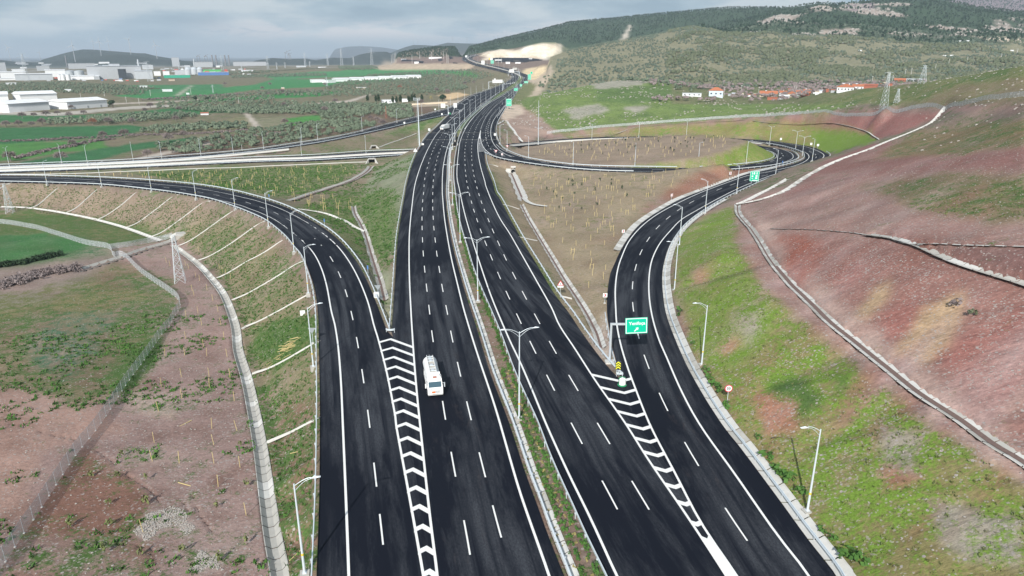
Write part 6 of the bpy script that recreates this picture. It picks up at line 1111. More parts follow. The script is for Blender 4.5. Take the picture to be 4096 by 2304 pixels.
def small_sign(px, z, kind, lab, h=2.3, size=0.75, rz=0.0, grp=None):
    p = G(px[0], px[1], z) if z is not None else hit(*px); rt = empty('road_sign', p, rz, label=lab, cat='road sign', group=grp); m_ = MB(); m_.bar((0, 0.05, -0.2), (0, 0.05, h), 0.045, 0.045, 6); obj('post', m_.me('post', 'steel_light'), rt); s_ = size; m_ = MB(); m_.box((0, 0.05, -0.05), (0.5, 0.5, 0.2)); obj('footing', m_.me('footing', 'concrete_pale'), rt)
    def plate(pts, mt, y=0.0, nm='plate'):
        n = len(pts); m_ = MB(); m_.add(flatpoly(pts, y - 0.012) + flatpoly(pts, y + 0.012), [tuple(range(n)), tuple(range(2 * n - 1, n - 1, -1))] + [(i, n + i, n + (i + 1) % n, (i + 1) % n) for i in range(n)]); return obj(nm, m_.me(nm, mt), rt, (0, 0, h))
    circ = lambda r_: [(r_ * math.cos(a_), r_ * math.sin(a_)) for a_ in np.linspace(0, 2 * math.pi, 25)[:-1]]
    if kind == 'circle': plate(circ(s_ * .55), 'sign_back', 0.03); plate(circ(s_ * .54), 'sign_red', 0); plate(circ(s_ * .42), 'sign_white', -0.02, 'face')
    if kind == 'disc_back': plate(circ(s_ * .5), 'sign_white', 0)
    if kind == 'chev':
        plate([(-s_ / 2, -s_ / 2), (s_ / 2, -s_ / 2), (s_ / 2, s_ / 2), (-s_ / 2, s_ / 2)], 'sign_white', 0); w_ = s_
        plate([(-w_ * .28, -w_ * .38), (-w_ * .02, -w_ * .38), (w_ * .32, 0), (-w_ * .02, w_ * .38), (-w_ * .28, w_ * .38), (w_ * .05, 0)], 'sign_red', -0.03, 'chevron')
    if kind == 'warn':
        plate([(-s_ * .6, -s_ * .45), (s_ * .6, -s_ * .45), (0, s_ * .6)], 'sign_red', 0); plate([(-s_ * .42, -s_ * .35), (s_ * .42, -s_ * .35), (0, s_ * .38)], 'sign_white', -0.02, 'face'); plate([(-0.05, -s_ * .3), (0.05, -s_ * .3), (0.05, s_ * .15), (-0.05, s_ * .15)], 'sign_black', -0.04, 'symbol')
        plate([(-0.05, -s_ * .1), (-0.05, -s_ * .02), (-0.2, -s_ * .2), (-0.2, -s_ * .28)], 'sign_black', -0.041, 'symbol'); plate([(-s_ * .55, -s_ * .85), (s_ * .55, -s_ * .85), (s_ * .55, -s_ * .5), (-s_ * .55, -s_ * .5)], 'sign_white', 0, 'supplementary_plate')
    if kind == 'yield': plate([(-s_ * .6, s_ * .4), (0, -s_ * .6), (s_ * .6, s_ * .4)], 'sign_red', 0); plate([(-s_ * .42, s_ * .3), (0, -s_ * .4), (s_ * .42, s_ * .3)], 'sign_white', -0.02, 'face')
    if kind == 'tri_back': plate([(-s_ * .6, s_ * .45), (0, -s_ * .6), (s_ * .6, s_ * .45)], 'sign_back', 0)
    if kind == 'tri_up': plate([(-s_ * .6, -s_ * .45), (s_ * .6, -s_ * .45), (0, s_ * .6)], 'sign_white', 0)
    if kind == 'sq': plate([(-s_ / 2, -s_ / 2), (s_ / 2, -s_ / 2), (s_ / 2, s_ / 2), (-s_ / 2, s_ / 2)], 'sign_white', 0)
    if kind == 'narrow': plate([(-s_ * .18, -s_ / 2), (s_ * .18, -s_ / 2), (s_ * .18, s_ / 2), (-s_ * .18, s_ / 2)], 'panel_blue', 0)
    return rt
r5 = small_sign((2908, 1616), 0.5, 'circle', 'round white sign with a red rim reading 50 on the green slope', 2.7, 1.15); te = obj('lettering', textmesh('50', 0.62, 'sign_black'), r5, (0, -0.05, 2.7)); te.rotation_euler = (math.pi / 2, 0, 0)
small_sign((2241, 1180), None, 'warn', 'triangular red warning sign over a white plate beside the middle channel', 2.9, 1.25)
small_sign((2419, 1213), None, 'chev', 'white board with a red chevron, nearest of the curve boards left of the right ramp', 1.9, 0.95, grp='curve boards')
small_sign((2492, 949), None, 'chev', 'white board with a red chevron, second of the curve boards left of the right ramp', 1.9, 0.95, 0.3, 'curve boards')
small_sign((2686, 800), None, 'chev', 'white board with a red chevron, third of the curve boards left of the right ramp', 1.9, 1.0, 0.5, 'curve boards')
small_sign((2920, 711), None, 'chev', 'white board with a red chevron at the foot of the bare mound', 2.0, 1.3, 0.5, 'curve boards')
small_sign((3122, 573 - 4), None, 'sq', 'white board on the outside of the far bend, leftmost of the three', 2.2, 1.3, grp='far bend boards'); small_sign((3243, 590), None, 'sq', 'white board on the outside of the far bend, middle of the three', 2.2, 1.3, grp='far bend boards'); small_sign((3270, 595), None, 'sq', 'white board on the outside of the far bend, rightmost of the three', 2.2, 1.3, grp='far bend boards')
small_sign((3129, 661), -0.1, 'narrow', 'small blue marker on the guardrail inside the bend', 1.6, 1.2)
small_sign((1984, 626), 0.0, 'yield', 'red and white give-way triangle at the loop exit', 2.9, 1.5); small_sign((2008.5, 632), 0.0, 'chev', 'small red and white board beside the give-way triangle', 2.0, 1.0)
small_sign((2029, 603), 0.0, 'yield', 'farther give-way triangle on the inner side of the loop exit', 2.6, 1.4)
small_sign((1252, 1372), -0.3, 'tri_back', 'grey back of a triangular sign on the left embankment, nearest the camera', 2.6, 1.2, grp='grey sign backs'); small_sign((1514, 1200), None, 'tri_back', 'grey back of a triangular sign in the gore by the white box', 3.0, 1.2, grp='grey sign backs')
small_sign((1299, 905), None, 'narrow', 'small blue post sign inside the left ramp', 2.0, 1.0, grp='blue marker posts'); small_sign((1473, 1106), None, 'narrow', 'small blue post sign in the gore between ramp and motorway', 2.4, 1.0, grp='blue marker posts'); small_sign((1078, 802), None, 'narrow', 'small blue post sign at the start of the wide channel', 2.0, 1.0, grp='blue marker posts')
small_sign((1768, 468), -0.2, 'disc_back', 'round white sign back on the slip road near the gore', 2.6, 1.6, grp='white sign discs'); small_sign((1618, 504), -2.6, 'disc_back', 'round white sign back half way down the slip road', 2.6, 1.6, grp='white sign discs'); small_sign((1741, 448), -0.5, 'disc_back', 'round white sign back beyond the slip road', 2.6, 1.6, grp='white sign discs')
small_sign((1717, 525), -0.2, 'sq', 'white box sign on the left bridge parapet', 1.2, 1.6); small_sign((1980, 545), -0.2, 'sq', 'white box sign on the right bridge parapet', 1.2, 1.5); small_sign((1662, 622), -1.5, 'tri_up', 'pale triangular sign back on the left verge before the bridge', 3.0, 2.0)
def big_sign(px, z, w_, h_, clear, lab, lines_, rz=0.0, green=True, depth=0.0):
    p = Gm(*px) if z == 'm' else G(px[0], px[1], z); rt = empty('direction_sign', p, rz, label=lab, cat='road sign'); m_ = MB()
    for x_ in (-w_ * 0.28, w_ * 0.28): m_.bar((x_, 0.12, -0.5), (x_, 0.12, clear + h_ * 0.8), 0.10, 0.10, 6)
    obj('post', m_.me('post', 'steel_light'), rt); s_ = obj('sign_panel', panel(w_, h_, 0.08).me('sign_panel', ['sign_green' if green else 'sign_white', 'sign_back' if green else 'sign_white']), rt, (0, -0.05, clear + h_ / 2))
    if green: obj('border', border(w_, h_, w_ * 0.03, -0.05).me('border', 'sign_white'), s_)
    for tx, sz, dx, dz in lines_:
        te = obj('lettering', textmesh(tx, sz, 'sign_white'), s_, (dx, -0.055, dz)); te.rotation_euler = (math.pi / 2, 0, 0)
    return s_
s_ = big_sign((3015, 733), 0.2, 3.9, 4.3, 0.9, 'green board with white symbols at the right ramp under the hillside channel', [], -0.05)
for x_, z_, a, b_ in ((-1.0, 1.2, 0.25, 1.0), (-0.2, 1.2, 0.6, 0.9), (0.9, 1.2, 0.35, 1.0), (-0.9, 0.0, 0.7, 0.5), (0.8, 0.1, 0.8, 0.6), (-0.9, -0.9, 0.6, 0.25), (0.75, -0.8, 0.9, 0.6), (0.3, -1.75, 2.2, 0.25)): m_ = MB(); m_.box((x_, -0.055, z_), (a, 0.01, b_)); obj('symbol', m_.me('symbol', 'sign_white'), s_)
def glyphs(s_, rows, w_, h_):
    m_ = MB()
    for z_, n_, hh in rows:
        for i in range(n_): m_.box((w_ * (-0.38 + 0.76 * (i + 0.5) / n_), -0.055, z_ * h_), (w_ * 0.76 / n_ * 0.62, 0.01, hh * h_))
    obj('symbol', m_.me('symbol', 'sign_white'), s_)
for px, w_, h_, cl, lab, rows in (((2035.7, 434), 9.0, 12.0, 4.0, 'tall green direction board on the right verge, nearest of the roadside row', [(0.36, 7, 0.07), (0.05, 4, 0.08), (-0.2, 5, 0.10)]), ((2063.5, 374), 9.0, 6.5, 6.0, 'wide green board on the right verge, second of the roadside row', [(0.1, 5, 0.15)]), ((2083.5, 355), 6.5, 6.5, 6.0, 'small square green board on the right verge, third of the roadside row', [(0.0, 2, 0.3)]), ((2104.5, 341), 11.5, 6.0, 6.0, 'green board with an uneven outline, fourth of the roadside row', [(0.0, 3, 0.3)]), ((2117.5, 329), 10.0, 17, 8.0, 'tallest green board, fifth of the roadside row at the bend', [(0.3, 6, 0.06), (0.0, 4, 0.10), (-0.25, 4, 0.08)]), ((2126, 300), 5, 5, 4, 'tiny green board beyond the bend, farthest of the roadside row', []), ((1969, 259), 9, 9, 5, 'green board beside a white one on the far bend', [(0.0, 3, 0.2)])):
    s_ = big_sign(px, 'm', w_ * 0.62 if px[1] > 300 else w_, h_ * 0.62 if px[1] > 300 else h_, cl * 0.62, lab, []); glyphs(s_, rows, w_ * 0.62 if px[1] > 300 else w_, h_ * 0.62 if px[1] > 300 else h_) if rows else None
for px, w_, h_, cl, lab in (((1966, 252), 7, 6, 8, 'white sign back on the far bend beside the green board'), ((1821, 434), 3.5, 4.5, 1.0, 'white board on the left verge past the slip road'), ((1865, 236), 6, 6, 5, 'white sign board at the far hairpin bend'), ((1932, 262), 9, 10, 3, 'grey gantry box on the far S-bend, left of the two')): big_sign(px, 'm', w_, h_, cl, lab, [], green=False)
# white cantilever sign back near the slip road
p = G(1793, 459, 0); rt = empty('cantilever_sign', p, label='white blank back of a cantilever sign at the slip road gore', cat='road sign'); m_ = MB(); m_.bar((0, 0, -0.3), (0, 0, 8.6), 0.3, 0.25, 6); m_.box((-2.2, 0, 8.5), (4.6, 0.4, 0.4)); obj('post', m_.me('post', 'steel_light'), rt); m_ = MB(); m_.box((-4.6, -0.3, 8.3), (4.2, 0.1, 3.8)); obj('sign_panel', m_.me('sign_panel', 'white_paint'), rt)
p = G(1800.5, 457.5, 0.02); rt = empty('crash_drum', p, label='green crash drum at the far slip road gore', cat='traffic drum'); m_ = MB(); m_.lathe([(0, 0), (0.9, 0), (0.8, 1.5), (0, 1.6)], n=12); obj('drum', m_.me('drum', 'drum_green'), rt); m_ = MB(); m_.box((-1.3, 0.6, 1.3), (0.9, 0.1, 1.6)); m_.bar((-1.3, 0.7, 0), (-1.3, 0.7, 1.2), 0.05); obj('marker_panel', m_.me('marker_panel', 'sign_white'), rt)
# gantries
def gantry(pl, pr, h_, lab, panels, cams=0):
    a = Vector(Gm(*pl)); b_ = Vector(Gm(*pr)); c_ = (a + b_) / 2; rt = empty('sign_gantry', tuple(c_), label=lab, cat='sign gantry'); m_ = MB()
    for q in (a - c_, b_ - c_): m_.bar((q.x, q.y, -0.5), (q.x, q.y, h_), 0.4, 0.35, 6)
    obj('column', m_.me('column', 'steel_light'), rt); m_ = MB(); q0 = a - c_; q1 = b_ - c_; m_.bar((q0.x, q0.y, h_), (q1.x, q1.y, h_), 0.4, 0.4, 4); obj('beam', m_.me('beam', 'steel_light'), rt)
    for t0_, t1_, z0_, z1_ in panels:
        p0 = q0.lerp(q1, t0_); p1 = q0.lerp(q1, t1_); m_ = MB(); an = math.atan2(p1.y - p0.y, p1.x - p0.x); m_.box(((p0.x + p1.x) / 2, (p0.y + p1.y) / 2 - 0.6, (z0_ + z1_) / 2), ((p1 - p0).xy.length, 0.2, z1_ - z0_), an); obj('sign_panel', m_.me('sign_panel', 'white_paint'), rt)
    for i in range(cams): q = q0.lerp(q1, (i + 1.2) / (cams + 1.5)); m_ = MB(); m_.box((q.x, q.y - 0.5, h_ + 0.4), (0.8, 1.0, 1.2)); obj('camera_box', m_.me('camera_box', 'white_paint'), rt)
gantry((1954, 356), (2015, 355), 11.5, 'gantry with a wide white sign back over the left carriageway', [(0.26, 0.92, 9.5, 14.8), (0.36, 0.48, 14.9, 16.8)])
gantry((2009.5, 363), (2067.5, 354), 9.5, 'toll gantry with a row of small camera boxes over the right carriageway', [], 6)
gantry((2033, 304), (2078, 304), 10, 'far gantry with a white panel over the left carriageway at the bend', [(0.1, 0.5, 8, 15)], 4)
gantry((2048, 300), (2075, 297), 13, 'farthest gantry with a white panel at the bend', [(0.1, 0.7, 11, 16)])
# ------------------------------------------------------------------ tanker lorry heading towards the camera
def wheel_me(r_, w_): m_ = MB(); m_.lathe([(0, -w_ / 2), (r_ * .55, -w_ / 2), (r_ * .9, -w_ / 2), (r_, -w_ / 2 + .05), (r_, w_ / 2 - .05), (r_ * .9, w_ / 2), (r_ * .55, w_ / 2), (0, w_ / 2)], n=14); return m_.me('tyre', 'rubber')
def rim_me(r_, w_): m_ = MB(); m_.lathe([(0, w_ / 2 - 0.03), (r_ * .5, w_ / 2 + 0.012), (r_ * .56, w_ / 2 + 0.004)], n=12); return m_.me('rim', 'steel')
TY, RM_ = wheel_me(0.52, 0.34), rim_me(0.52, 0.34)
def put_wheel(rt, x, y, z=0.52):
    w_ = obj('wheel', TY, rt, (x, y, z)); w_.rotation_euler = (0, math.pi / 2 if x > 0 else -math.pi / 2, 0); obj('rim', RM_, w_)
def lorry(p, rz, lab, tanker=True):                # front faces local -Y
    rt = empty('tanker_lorry' if tanker else 'box_lorry', p, rz, label=lab, cat='lorry'); L_ = 9.6
    m_ = MB(); W_ = 1.22; prof = [(0, 0.5), (-0.12, 0.75), (-0.10, 1.55), (0.05, 1.75), (0.48, 2.75), (0.75, 3.02), (2.1, 3.12), (2.25, 3.1), (2.25, 0.9), (0.2, 0.5)]
    V = [(sx * W_ * (1.0 if 0.6 < z < 2.2 else 0.93), y, z) for sx in (-1, 1) for y, z in prof]; n = len(prof); Fc = [tuple(range(n)), tuple(range(2 * n - 1, n - 1, -1))] + [(i, n + i, n + (i + 1) % n, (i + 1) % n) for i in range(n)]; m_.add(V, Fc); cab = obj('cab', m_.me('cab', 'truck_white'), rt)
    def on_front(x0, x1, z0, z1, mt, nm, out=0.02):
        f = lambda z: float(np.interp(z, [0.75, 1.55, 1.75, 2.75, 3.02], [-0.12, -0.10, 0.05, 0.48, 0.75])) - out; m_ = MB(); m_.add([(x0, f(z0), z0), (x1, f(z0), z0), (x1, f(z1), z1), (x0, f(z1), z1), (x0, f(z0) + .1, z0), (x1, f(z0) + .1, z0), (x1, f(z1) + .1, z1), (x0, f(z1) + .1, z1)], [(0, 1, 2, 3), (4, 7, 6, 5), (0, 4, 5, 1), (2, 6, 7, 3), (0, 3, 7, 4), (1, 5, 6, 2)]); return obj(nm, m_.me(nm, mt), cab)
    on_front(-1.02, 1.02, 1.86, 2.68, 'glass', 'windscreen', 0.012); on_front(-0.75, 0.4, 1.60, 1.66, 'grey_part', 'wiper_gap')
    for k_ in range(4): on_front(-0.1, 0.72, 0.98 + k_ * 0.11, 1.02 + k_ * 0.11, 'grey_part', 'grille_slot')
    on_front(-0.55, -0.02, 0.98, 1.26, 'orange', 'hazard_plate', 0.03); on_front(0.88, 1.12, 0.82, 1.02, 'lamp_glass', 'headlight', 0.015); on_front(-1.12, -0.88, 0.82, 1.02, 'lamp_glass', 'headlight', 0.015); on_front(-0.45, 0.5, 0.76, 0.80, 'grey_part', 'bumper_slot')
    for sx in (-1, 1): m_ = MB(); m_.box((sx * 1.5, 0.15, 2.2), (0.18, 0.16, 0.75)); m_.bar((sx * 1.15, 0.35, 2.5), (sx * 1.5, 0.15, 2.5), 0.03); obj('mirror', m_.me('mirror', 'steel' if sx > 0 else 'truck_white'), cab)
    for sx in (-1, 1): m_ = MB(); m_.add([(sx * 1.225, 0.65, 1.9), (sx * 1.225, 1.5, 1.9), (sx * 1.16, 1.5, 2.65), (sx * 1.16, 0.85, 2.65)], [(0, 1, 2, 3) if sx > 0 else (3, 2, 1, 0)]); obj('side_window', m_.me('side_window', 'glass'), cab)
    m_ = MB(); m_.box((0, 1.55, 3.24), (2.1, 1.3, 0.28), taper=0.85); m_.box((0, 2.1, 3.42), (2.0, 0.25, 0.3)); obj('roof_deflector', m_.me('roof_deflector', 'truck_white'), rt); m_ = MB(); m_.box((0.05, 1.05, 3.26), (0.6, 0.35, 0.22)); obj('roof_board', m_.me('roof_board', 'brick_red'), rt)
    m_ = MB(); m_.box((0, 5.4, 0.86), (1.1, 8.2, 0.28)); m_.box((0, L_ - 0.1, 0.65), (2.3, 0.15, 0.2)); obj('chassis', m_.me('chassis', 'grey_part'), rt)
    if tanker:
        n = 20; ys = [(2.5, 0.0), (2.5, 0.86), (2.62, 1.0), (9.3, 1.0), (9.48, 0.86), (9.5, 0.0)]; V = [(1.2 * k_ * math.cos(2 * math.pi * i / n), y, 2.13 + 1.12 * k_ * math.sin(2 * math.pi * i / n)) for y, k_ in ys for i in range(n)]; Fc = [(j * n + i, j * n + (i + 1) % n, (j + 1) * n + (i + 1) % n, (j + 1) * n + i) for j in range(5) for i in range(n)]; m_ = MB(); m_.add(V, [f[::-1] for f in Fc]); tk = obj('tank', m_.me('tank', 'truck_white'), rt)
        m_ = MB(); m_.box((0, 5.9, 3.26), (0.95, 6.2, 0.06)); obj('walkway', m_.me('walkway', 'tank_grime'), tk)
        for x_ in (-0.52, 0.52): m_ = MB(); m_.box((x_, 5.9, 3.36), (0.06, 6.4, 0.24)); obj('coaming_rail', m_.me('coaming_rail', 'truck_white'), tk)
        for y_ in (3.1, 4.1, 5.1, 6.9, 7.9, 8.8): m_ = MB(); m_.box((0, y_, 3.38), (0.98, 0.07, 0.12)); obj('cross_rail', m_.me('cross_rail', 'steel_light'), tk)
        for y_ in (3.5, 5.5, 7.4, 8.4): m_ = MB(); m_.lathe([(0.31, 0), (0.31, 0.12), (0.24, 0.17), (0.0, 0.18)], (0, y_, 3.28), 12); obj('manhole', m_.me('manhole', 'steel'), tk); m_ = MB(); m_.lathe([(0.33, 0), (0.36, 0), (0.36, 0.05), (0.33, 0.05)], (0, y_, 3.28), 12); obj('manhole_ring', m_.me('manhole_ring', 'grey_part'), tk)
        for sx in (-1, 1): m_ = MB(); m_.box((sx * 1.15, 5.2, 1.05), (0.14, 4.6, 0.75)); m_.box((sx * 1.2, 3.2, 1.2), (0.12, 0.8, 0.5)); obj('side_guard', m_.me('side_guard', 'truck_white'), rt)
        m_ = MB(); m_.box((-0.45, 9.4, 2.6), (0.05, 0.05, 1.7)); m_.box((-0.05, 9.4, 2.6), (0.05, 0.05, 1.7)); obj('ladder', m_.me('ladder', 'steel'), rt)
    else: m_ = MB(); m_.box((0, 6.0, 2.35), (2.45, 7.2, 2.7)); obj('cargo_box', m_.me('cargo_box', 'truck_white'), rt)
    for y_ in (1.35, 6.9, 8.1):
        for sx in (-1, 1): put_wheel(rt, sx * 1.05, y_)
    return rt
p0 = G(1739, 1592, 0.02); p1 = G(1706, 1440, 0.02); rz = math.atan2(-(p1[0] - p0[0]), p1[1] - p0[1]); lorry((p0[0] + 0.15, p0[1], 0.02), rz, 'white tanker lorry with an orange hazard plate driving towards the camera')
p0 = G(1767, 521, 0.02); lorry((p0[0], p0[1], 0.02), math.radians(-24), 'white lorry on the bridge over the cross road, driving towards the camera', False)
def car(p, rz, lab, col='truck_white'):
    rt = empty('car', p, rz, label=lab, cat='car', group='far cars on the motorway'); m_ = MB(); prof = [(-2.1, 0.35), (-2.15, 0.7), (-1.3, 0.9), (-0.6, 1.42), (1.0, 1.45), (1.8, 0.95), (2.15, 0.85), (2.1, 0.35)]; n = len(prof); V = [(sx * (0.88 if z < 1 else 0.7), y, z) for sx in (-1, 1) for y, z in prof]; m_.add(V, [tuple(range(n)), tuple(range(2 * n - 1, n - 1, -1))] + [(i, n + i, n + (i + 1) % n, (i + 1) % n) for i in range(n)]); obj('body', m_.me('body', col), rt)
    m_ = MB(); m_.add([(-0.68, -1.22, 0.97), (0.68, -1.22, 0.97), (0.6, -0.66, 1.41), (-0.6, -0.66, 1.41)], [(0, 1, 2, 3)]); obj('windscreen', m_.me('windscreen', 'glass'), rt)
    for x_ in (-0.8, 0.8):
        for y_ in (-1.3, 1.3): m_ = MB(); m_.box((x_, y_, 0.31), (0.2, 0.6, 0.6)); obj('wheel', m_.me('wheel', 'rubber'), rt)
for px, lab in (((2097, 313), 'white car on the right carriageway at the S-bend'), ((2044, 309), 'white car under the far gantry'), ((2055, 309), 'second white car bunched by the far gantry'), ((2038, 293), 'white van shape just past the bend'), ((1905, 256), 'white car on the far straight near the service area'), ((1861, 243), 'white car at the far hairpin'), ((1901, 220), 'white car at the farthest visible point of the road'), ((1897, 262), 'white car on the verge of the far bend')): car(Gm(*px), 0.3, lab)
# ------------------------------------------------------------------ chain-link fences
def fence(pts, h_, lab, spacing=3.0, keep=200, lean=0.0, ground_z=True):
    R = on_ground(pts, 1.5); c0 = R[len(R) // 2].copy(); rt = empty('chain_link_fence', tuple(c0), label=lab, cat='fence'); d = np.r_[0, np.cumsum(np.linalg.norm(np.diff(R[:, :2], axis=0), axis=1))]; Q = R - c0
    V = []; uv = []
    for q, s in zip(Q, d): V += [(q[0], q[1], q[2] + 0.02), (q[0], q[1], q[2] + h_)]; uv += [(s, 0), (s, h_)]
    obj('mesh_panel', mesh('mesh_panel', V, [(2 * i, 2 * i + 2, 2 * i + 3, 2 * i + 1) for i in range(len(Q) - 1)], 'chain_link', None, False, uv), rt)
    m_ = MB(); m_.box((0, 0, h_ / 2), (0.04, 0.04, h_ + 0.1)); pm = m_.me('post', 'steel'); m_ = MB(); m_.box((0, 0, 0.05), (0.22, 0.22, 0.1)); fm = m_.me('footing', 'concrete_pale'); s = 0; n_ = 0
    while s < d[-1] and n_ < keep: q = at_dist(R, s) - c0; po = obj('post', pm, rt, tuple(q)); obj('footing', fm, po); s += spacing; n_ += 1
    V, Fc = [], []
    for zz in (h_, h_ * 0.5): v, f = sweep(Q + np.array([0, 0, zz]), [(-0.006, 0), (0.006, 0), (0, 0.01)], True); o = len(V); V += v; Fc += [tuple(a + o for a in q) for q in f]
    obj('tension_wire', mesh('tension_wire', V, Fc, 'steel_light'), rt); return rt
fence([(-160, 885), (0, 894), (128, 913.5), (213.5, 937), (341.6, 977.6), (435.6, 994.6), (454.8, 1026.7), (495, 1033), (555, 1084), (619, 1131), (683, 1174), (713, 1199.6), (722, 1229.5), (700, 1262.8), (683, 1297.8), (640.5, 1348), (576.5, 1442), (508, 1536), (431, 1655.7), (375.8, 1732.5), (316, 1805), (226, 1938.9), (158, 2045.6), (81, 2156.6), (30, 2237.8), (-40, 2330)], 2.1, 'chain-link fence zigzagging across the field on the left, concrete footed posts')
fence([(440, 997), (520, 985), (600, 970), (690, 950)], 2.0, 'short chain-link fence running along the outfall channel to the headwall')
fence([(2188, 536), (2367, 514), (2555, 499), (2747, 484), (2961, 470), (3130, 462), (3295, 450), (3551, 437.5), (3722, 427), (3893, 412), (4096, 386), (4300, 362)], 2.0, 'long chain-link fence along the foot of the green hills at right', 3.0)
# ------------------------------------------------------------------ plants
def crown(n, rx, rz, zc, size, lobes=6, seed=0, flat_=1.0, up_=0.0):
    r = np.random.default_rng(seed); L_ = r.normal(size=(lobes, 3)); L_ /= np.linalg.norm(L_, axis=1)[:, None]; L_[:, 2] = np.abs(L_[:, 2]) * 0.8 - 0.25; L_ *= 0.55; V = []; Fc = []
    for i in range(n):
        l = L_[r.integers(lobes)]; d = r.normal(size=3); d /= np.linalg.norm(d); p = l + d * 0.48 * r.random() ** 0.35; c_ = np.array([p[0] * rx, p[1] * rx, zc + p[2] * rz])
        nrm = d * 0.8 + np.array([0, 0, 0.45 + up_]) + r.normal(size=3) * 0.35; nrm /= np.linalg.norm(nrm); a = np.cross(nrm, r.normal(size=3)); a /= np.linalg.norm(a) + 1e-9; b_ = np.cross(nrm, a); s = size * (0.6 + 0.8 * r.random()); o = len(V)
        V += [c_ - a * s, c_ - b_ * s * flat_ * 0.7, c_ + a * s, c_ + b_ * s * flat_ * 0.7]; Fc.append((o, o + 1, o + 2, o + 3))
    return np.array(V), np.array(Fc)
def trunk_mb(h, r, limbs=3, seed=0, spread=1.0): 
    rr = random.Random(seed); m_ = MB(); m_.bar((0, 0, -0.3), (0.1, 0, h), r, r * 0.7, 6)
    for i in range(limbs): a = i * 6.28 / limbs + rr.random(); m_.bar((0.1, 0, h * 0.85), (spread * math.cos(a), spread * math.sin(a), h + spread * 1.1), r * 0.55, r * 0.25, 5)
    return m_
def treeproto(n, rx, rz, zc, size, leaf, bark, th, tr, seed, **k):
    V, Fc = crown(n, rx, rz, zc, size, seed=seed, **k); return [('trunk', trunk_mb(th, tr, 3, seed, rx * 0.35).me('trunk', bark)), ('crown', fastmesh('crown', V, Fc, [leaf]))]
LBL = ['in the nearest grove strip by the field track', 'in the grove right behind the slip road', 'in the long row between the green fields', 'in the wide grove left of the straight farm track', 'in the grove round the red and white mast', 'in the grove beside the climbing slip road', 'in the grove below the cypresses', 'on the far plain by the white halls', 'on the far plain', 'on the far plain', 'on the far plain', 'on the far plain']
def blob(seed, rx, rz, zc, n=7, rings=(0.0, 0.45, 0.8, 1.0, 0.85)):
    r = np.random.default_rng(seed); V = []; Fc = []; hs = (1.0, 0.75, 0.3, -0.15, -0.55)
    for k_, (q, h_) in enumerate(zip(rings, hs)):
        for i in range(n): a = 2 * math.pi * (i + 0.5 * k_) / n; j_ = r.uniform(0.72, 1.22); V.append((rx * q * j_ * math.cos(a), rx * q * j_ * math.sin(a), zc + rz * h_ * r.uniform(0.85, 1.15)))
    for k_ in range(4):
        for i in range(n): Fc.append((k_ * n + i, (k_ + 1) * n + i, (k_ + 1) * n + (i + 1) % n, k_ * n + (i + 1) % n))
    return np.array(V), np.array(Fc)
def clump(seed, n, R_, rb, zc, nq=90, sq=0.3):
    r = np.random.default_rng(seed); Vs, Fs, o = [], [], 0
    for i in range(n):
        a = 6.28 * i / n + r.random(); d = R_ * r.uniform(0.35, 1.0) if i else 0; v, f = blob(seed * 31 + i, rb * r.uniform(0.75, 1.15), rb * r.uniform(0.7, 1.0), 0, 6); v = v + np.array([d * math.cos(a), d * math.sin(a), zc + r.uniform(-0.5, 0.6) + (0.5 if not i else 0)]); Vs.append(v); Fs.append(f + o); o += len(v)
    v, f = crown(nq, R_ + rb, rb * 1.6, zc, sq, seed=seed, lobes=7); Vs.append(v); Fs.append(f + o); return np.concatenate(Vs), np.concatenate(Fs)
def ctree(s, n, R_, rb, zc, leaf, bark, th, tr): V, Fc = clump(s, n, R_, rb, zc); return [('trunk', trunk_mb(th, tr, 3, s, R_ * 0.5).me('trunk', bark)), ('crown', fastmesh('crown', V, Fc, [leaf]))]
OL = [ctree(s + 3, 7, 1.7, 1.15, 2.5, 'olive_leaf', 'bark', 1.5, 0.22) for s in range(6)]
def bareproto(seed, leaf='twig_grey', rx=3.0, h=5.5):
    r = np.random.default_rng(seed); V = []; Fc = []; m_ = MB(); m_.bar((0, 0, -0.3), (0, 0, h * 0.28), 0.22, 0.16, 6); tips = []
    for i in range(9): a = i * 0.7 + r.random(); e_ = r.uniform(0.35, 1.0); q = (rx * 0.6 * math.cos(a) * (1.1 - e_ * 0.5), rx * 0.6 * math.sin(a) * (1.1 - e_ * 0.5), h * (0.45 + 0.35 * e_)); m_.bar((0, 0, h * 0.26), q, 0.09, 0.04, 4); tips.append(q)
    for i in range(420):
        d = r.normal(size=3); d /= np.linalg.norm(d); d[2] = abs(d[2]) * 1.0 - 0.15; p0 = np.array([0, 0, h * 0.42]) + d * np.array([rx, rx, h * 0.5]) * r.uniform(0.35, 0.8); p1 = p0 + (d + r.normal(size=3) * 0.35) * r.uniform(0.5, 1.1); w_ = np.cross(d, r.normal(size=3)); w_ /= np.linalg.norm(w_); w_ *= 0.13; o = len(V); V += [p0 - w_, p0 + w_, p1]; Fc.append((o, o + 1, o + 2))
    return [('trunk', m_.me('trunk', 'bark_pale')), ('crown', fastmesh('crown', V, Fc, [leaf]))]
BT = [bareproto(s) for s in range(4)] + [bareproto(9, 'twig_rust')]
def plant(nm, proto, p, sc, lab, cat, grp=None, rz=None, scz=None):
    rt = empty(nm, p, random.random() * 6.28 if rz is None else rz, label=lab, cat=cat, group=grp); rt.scale = (sc, sc, scz or sc)
    for n_, m_ in proto: obj(n_, m_, rt)
    return rt
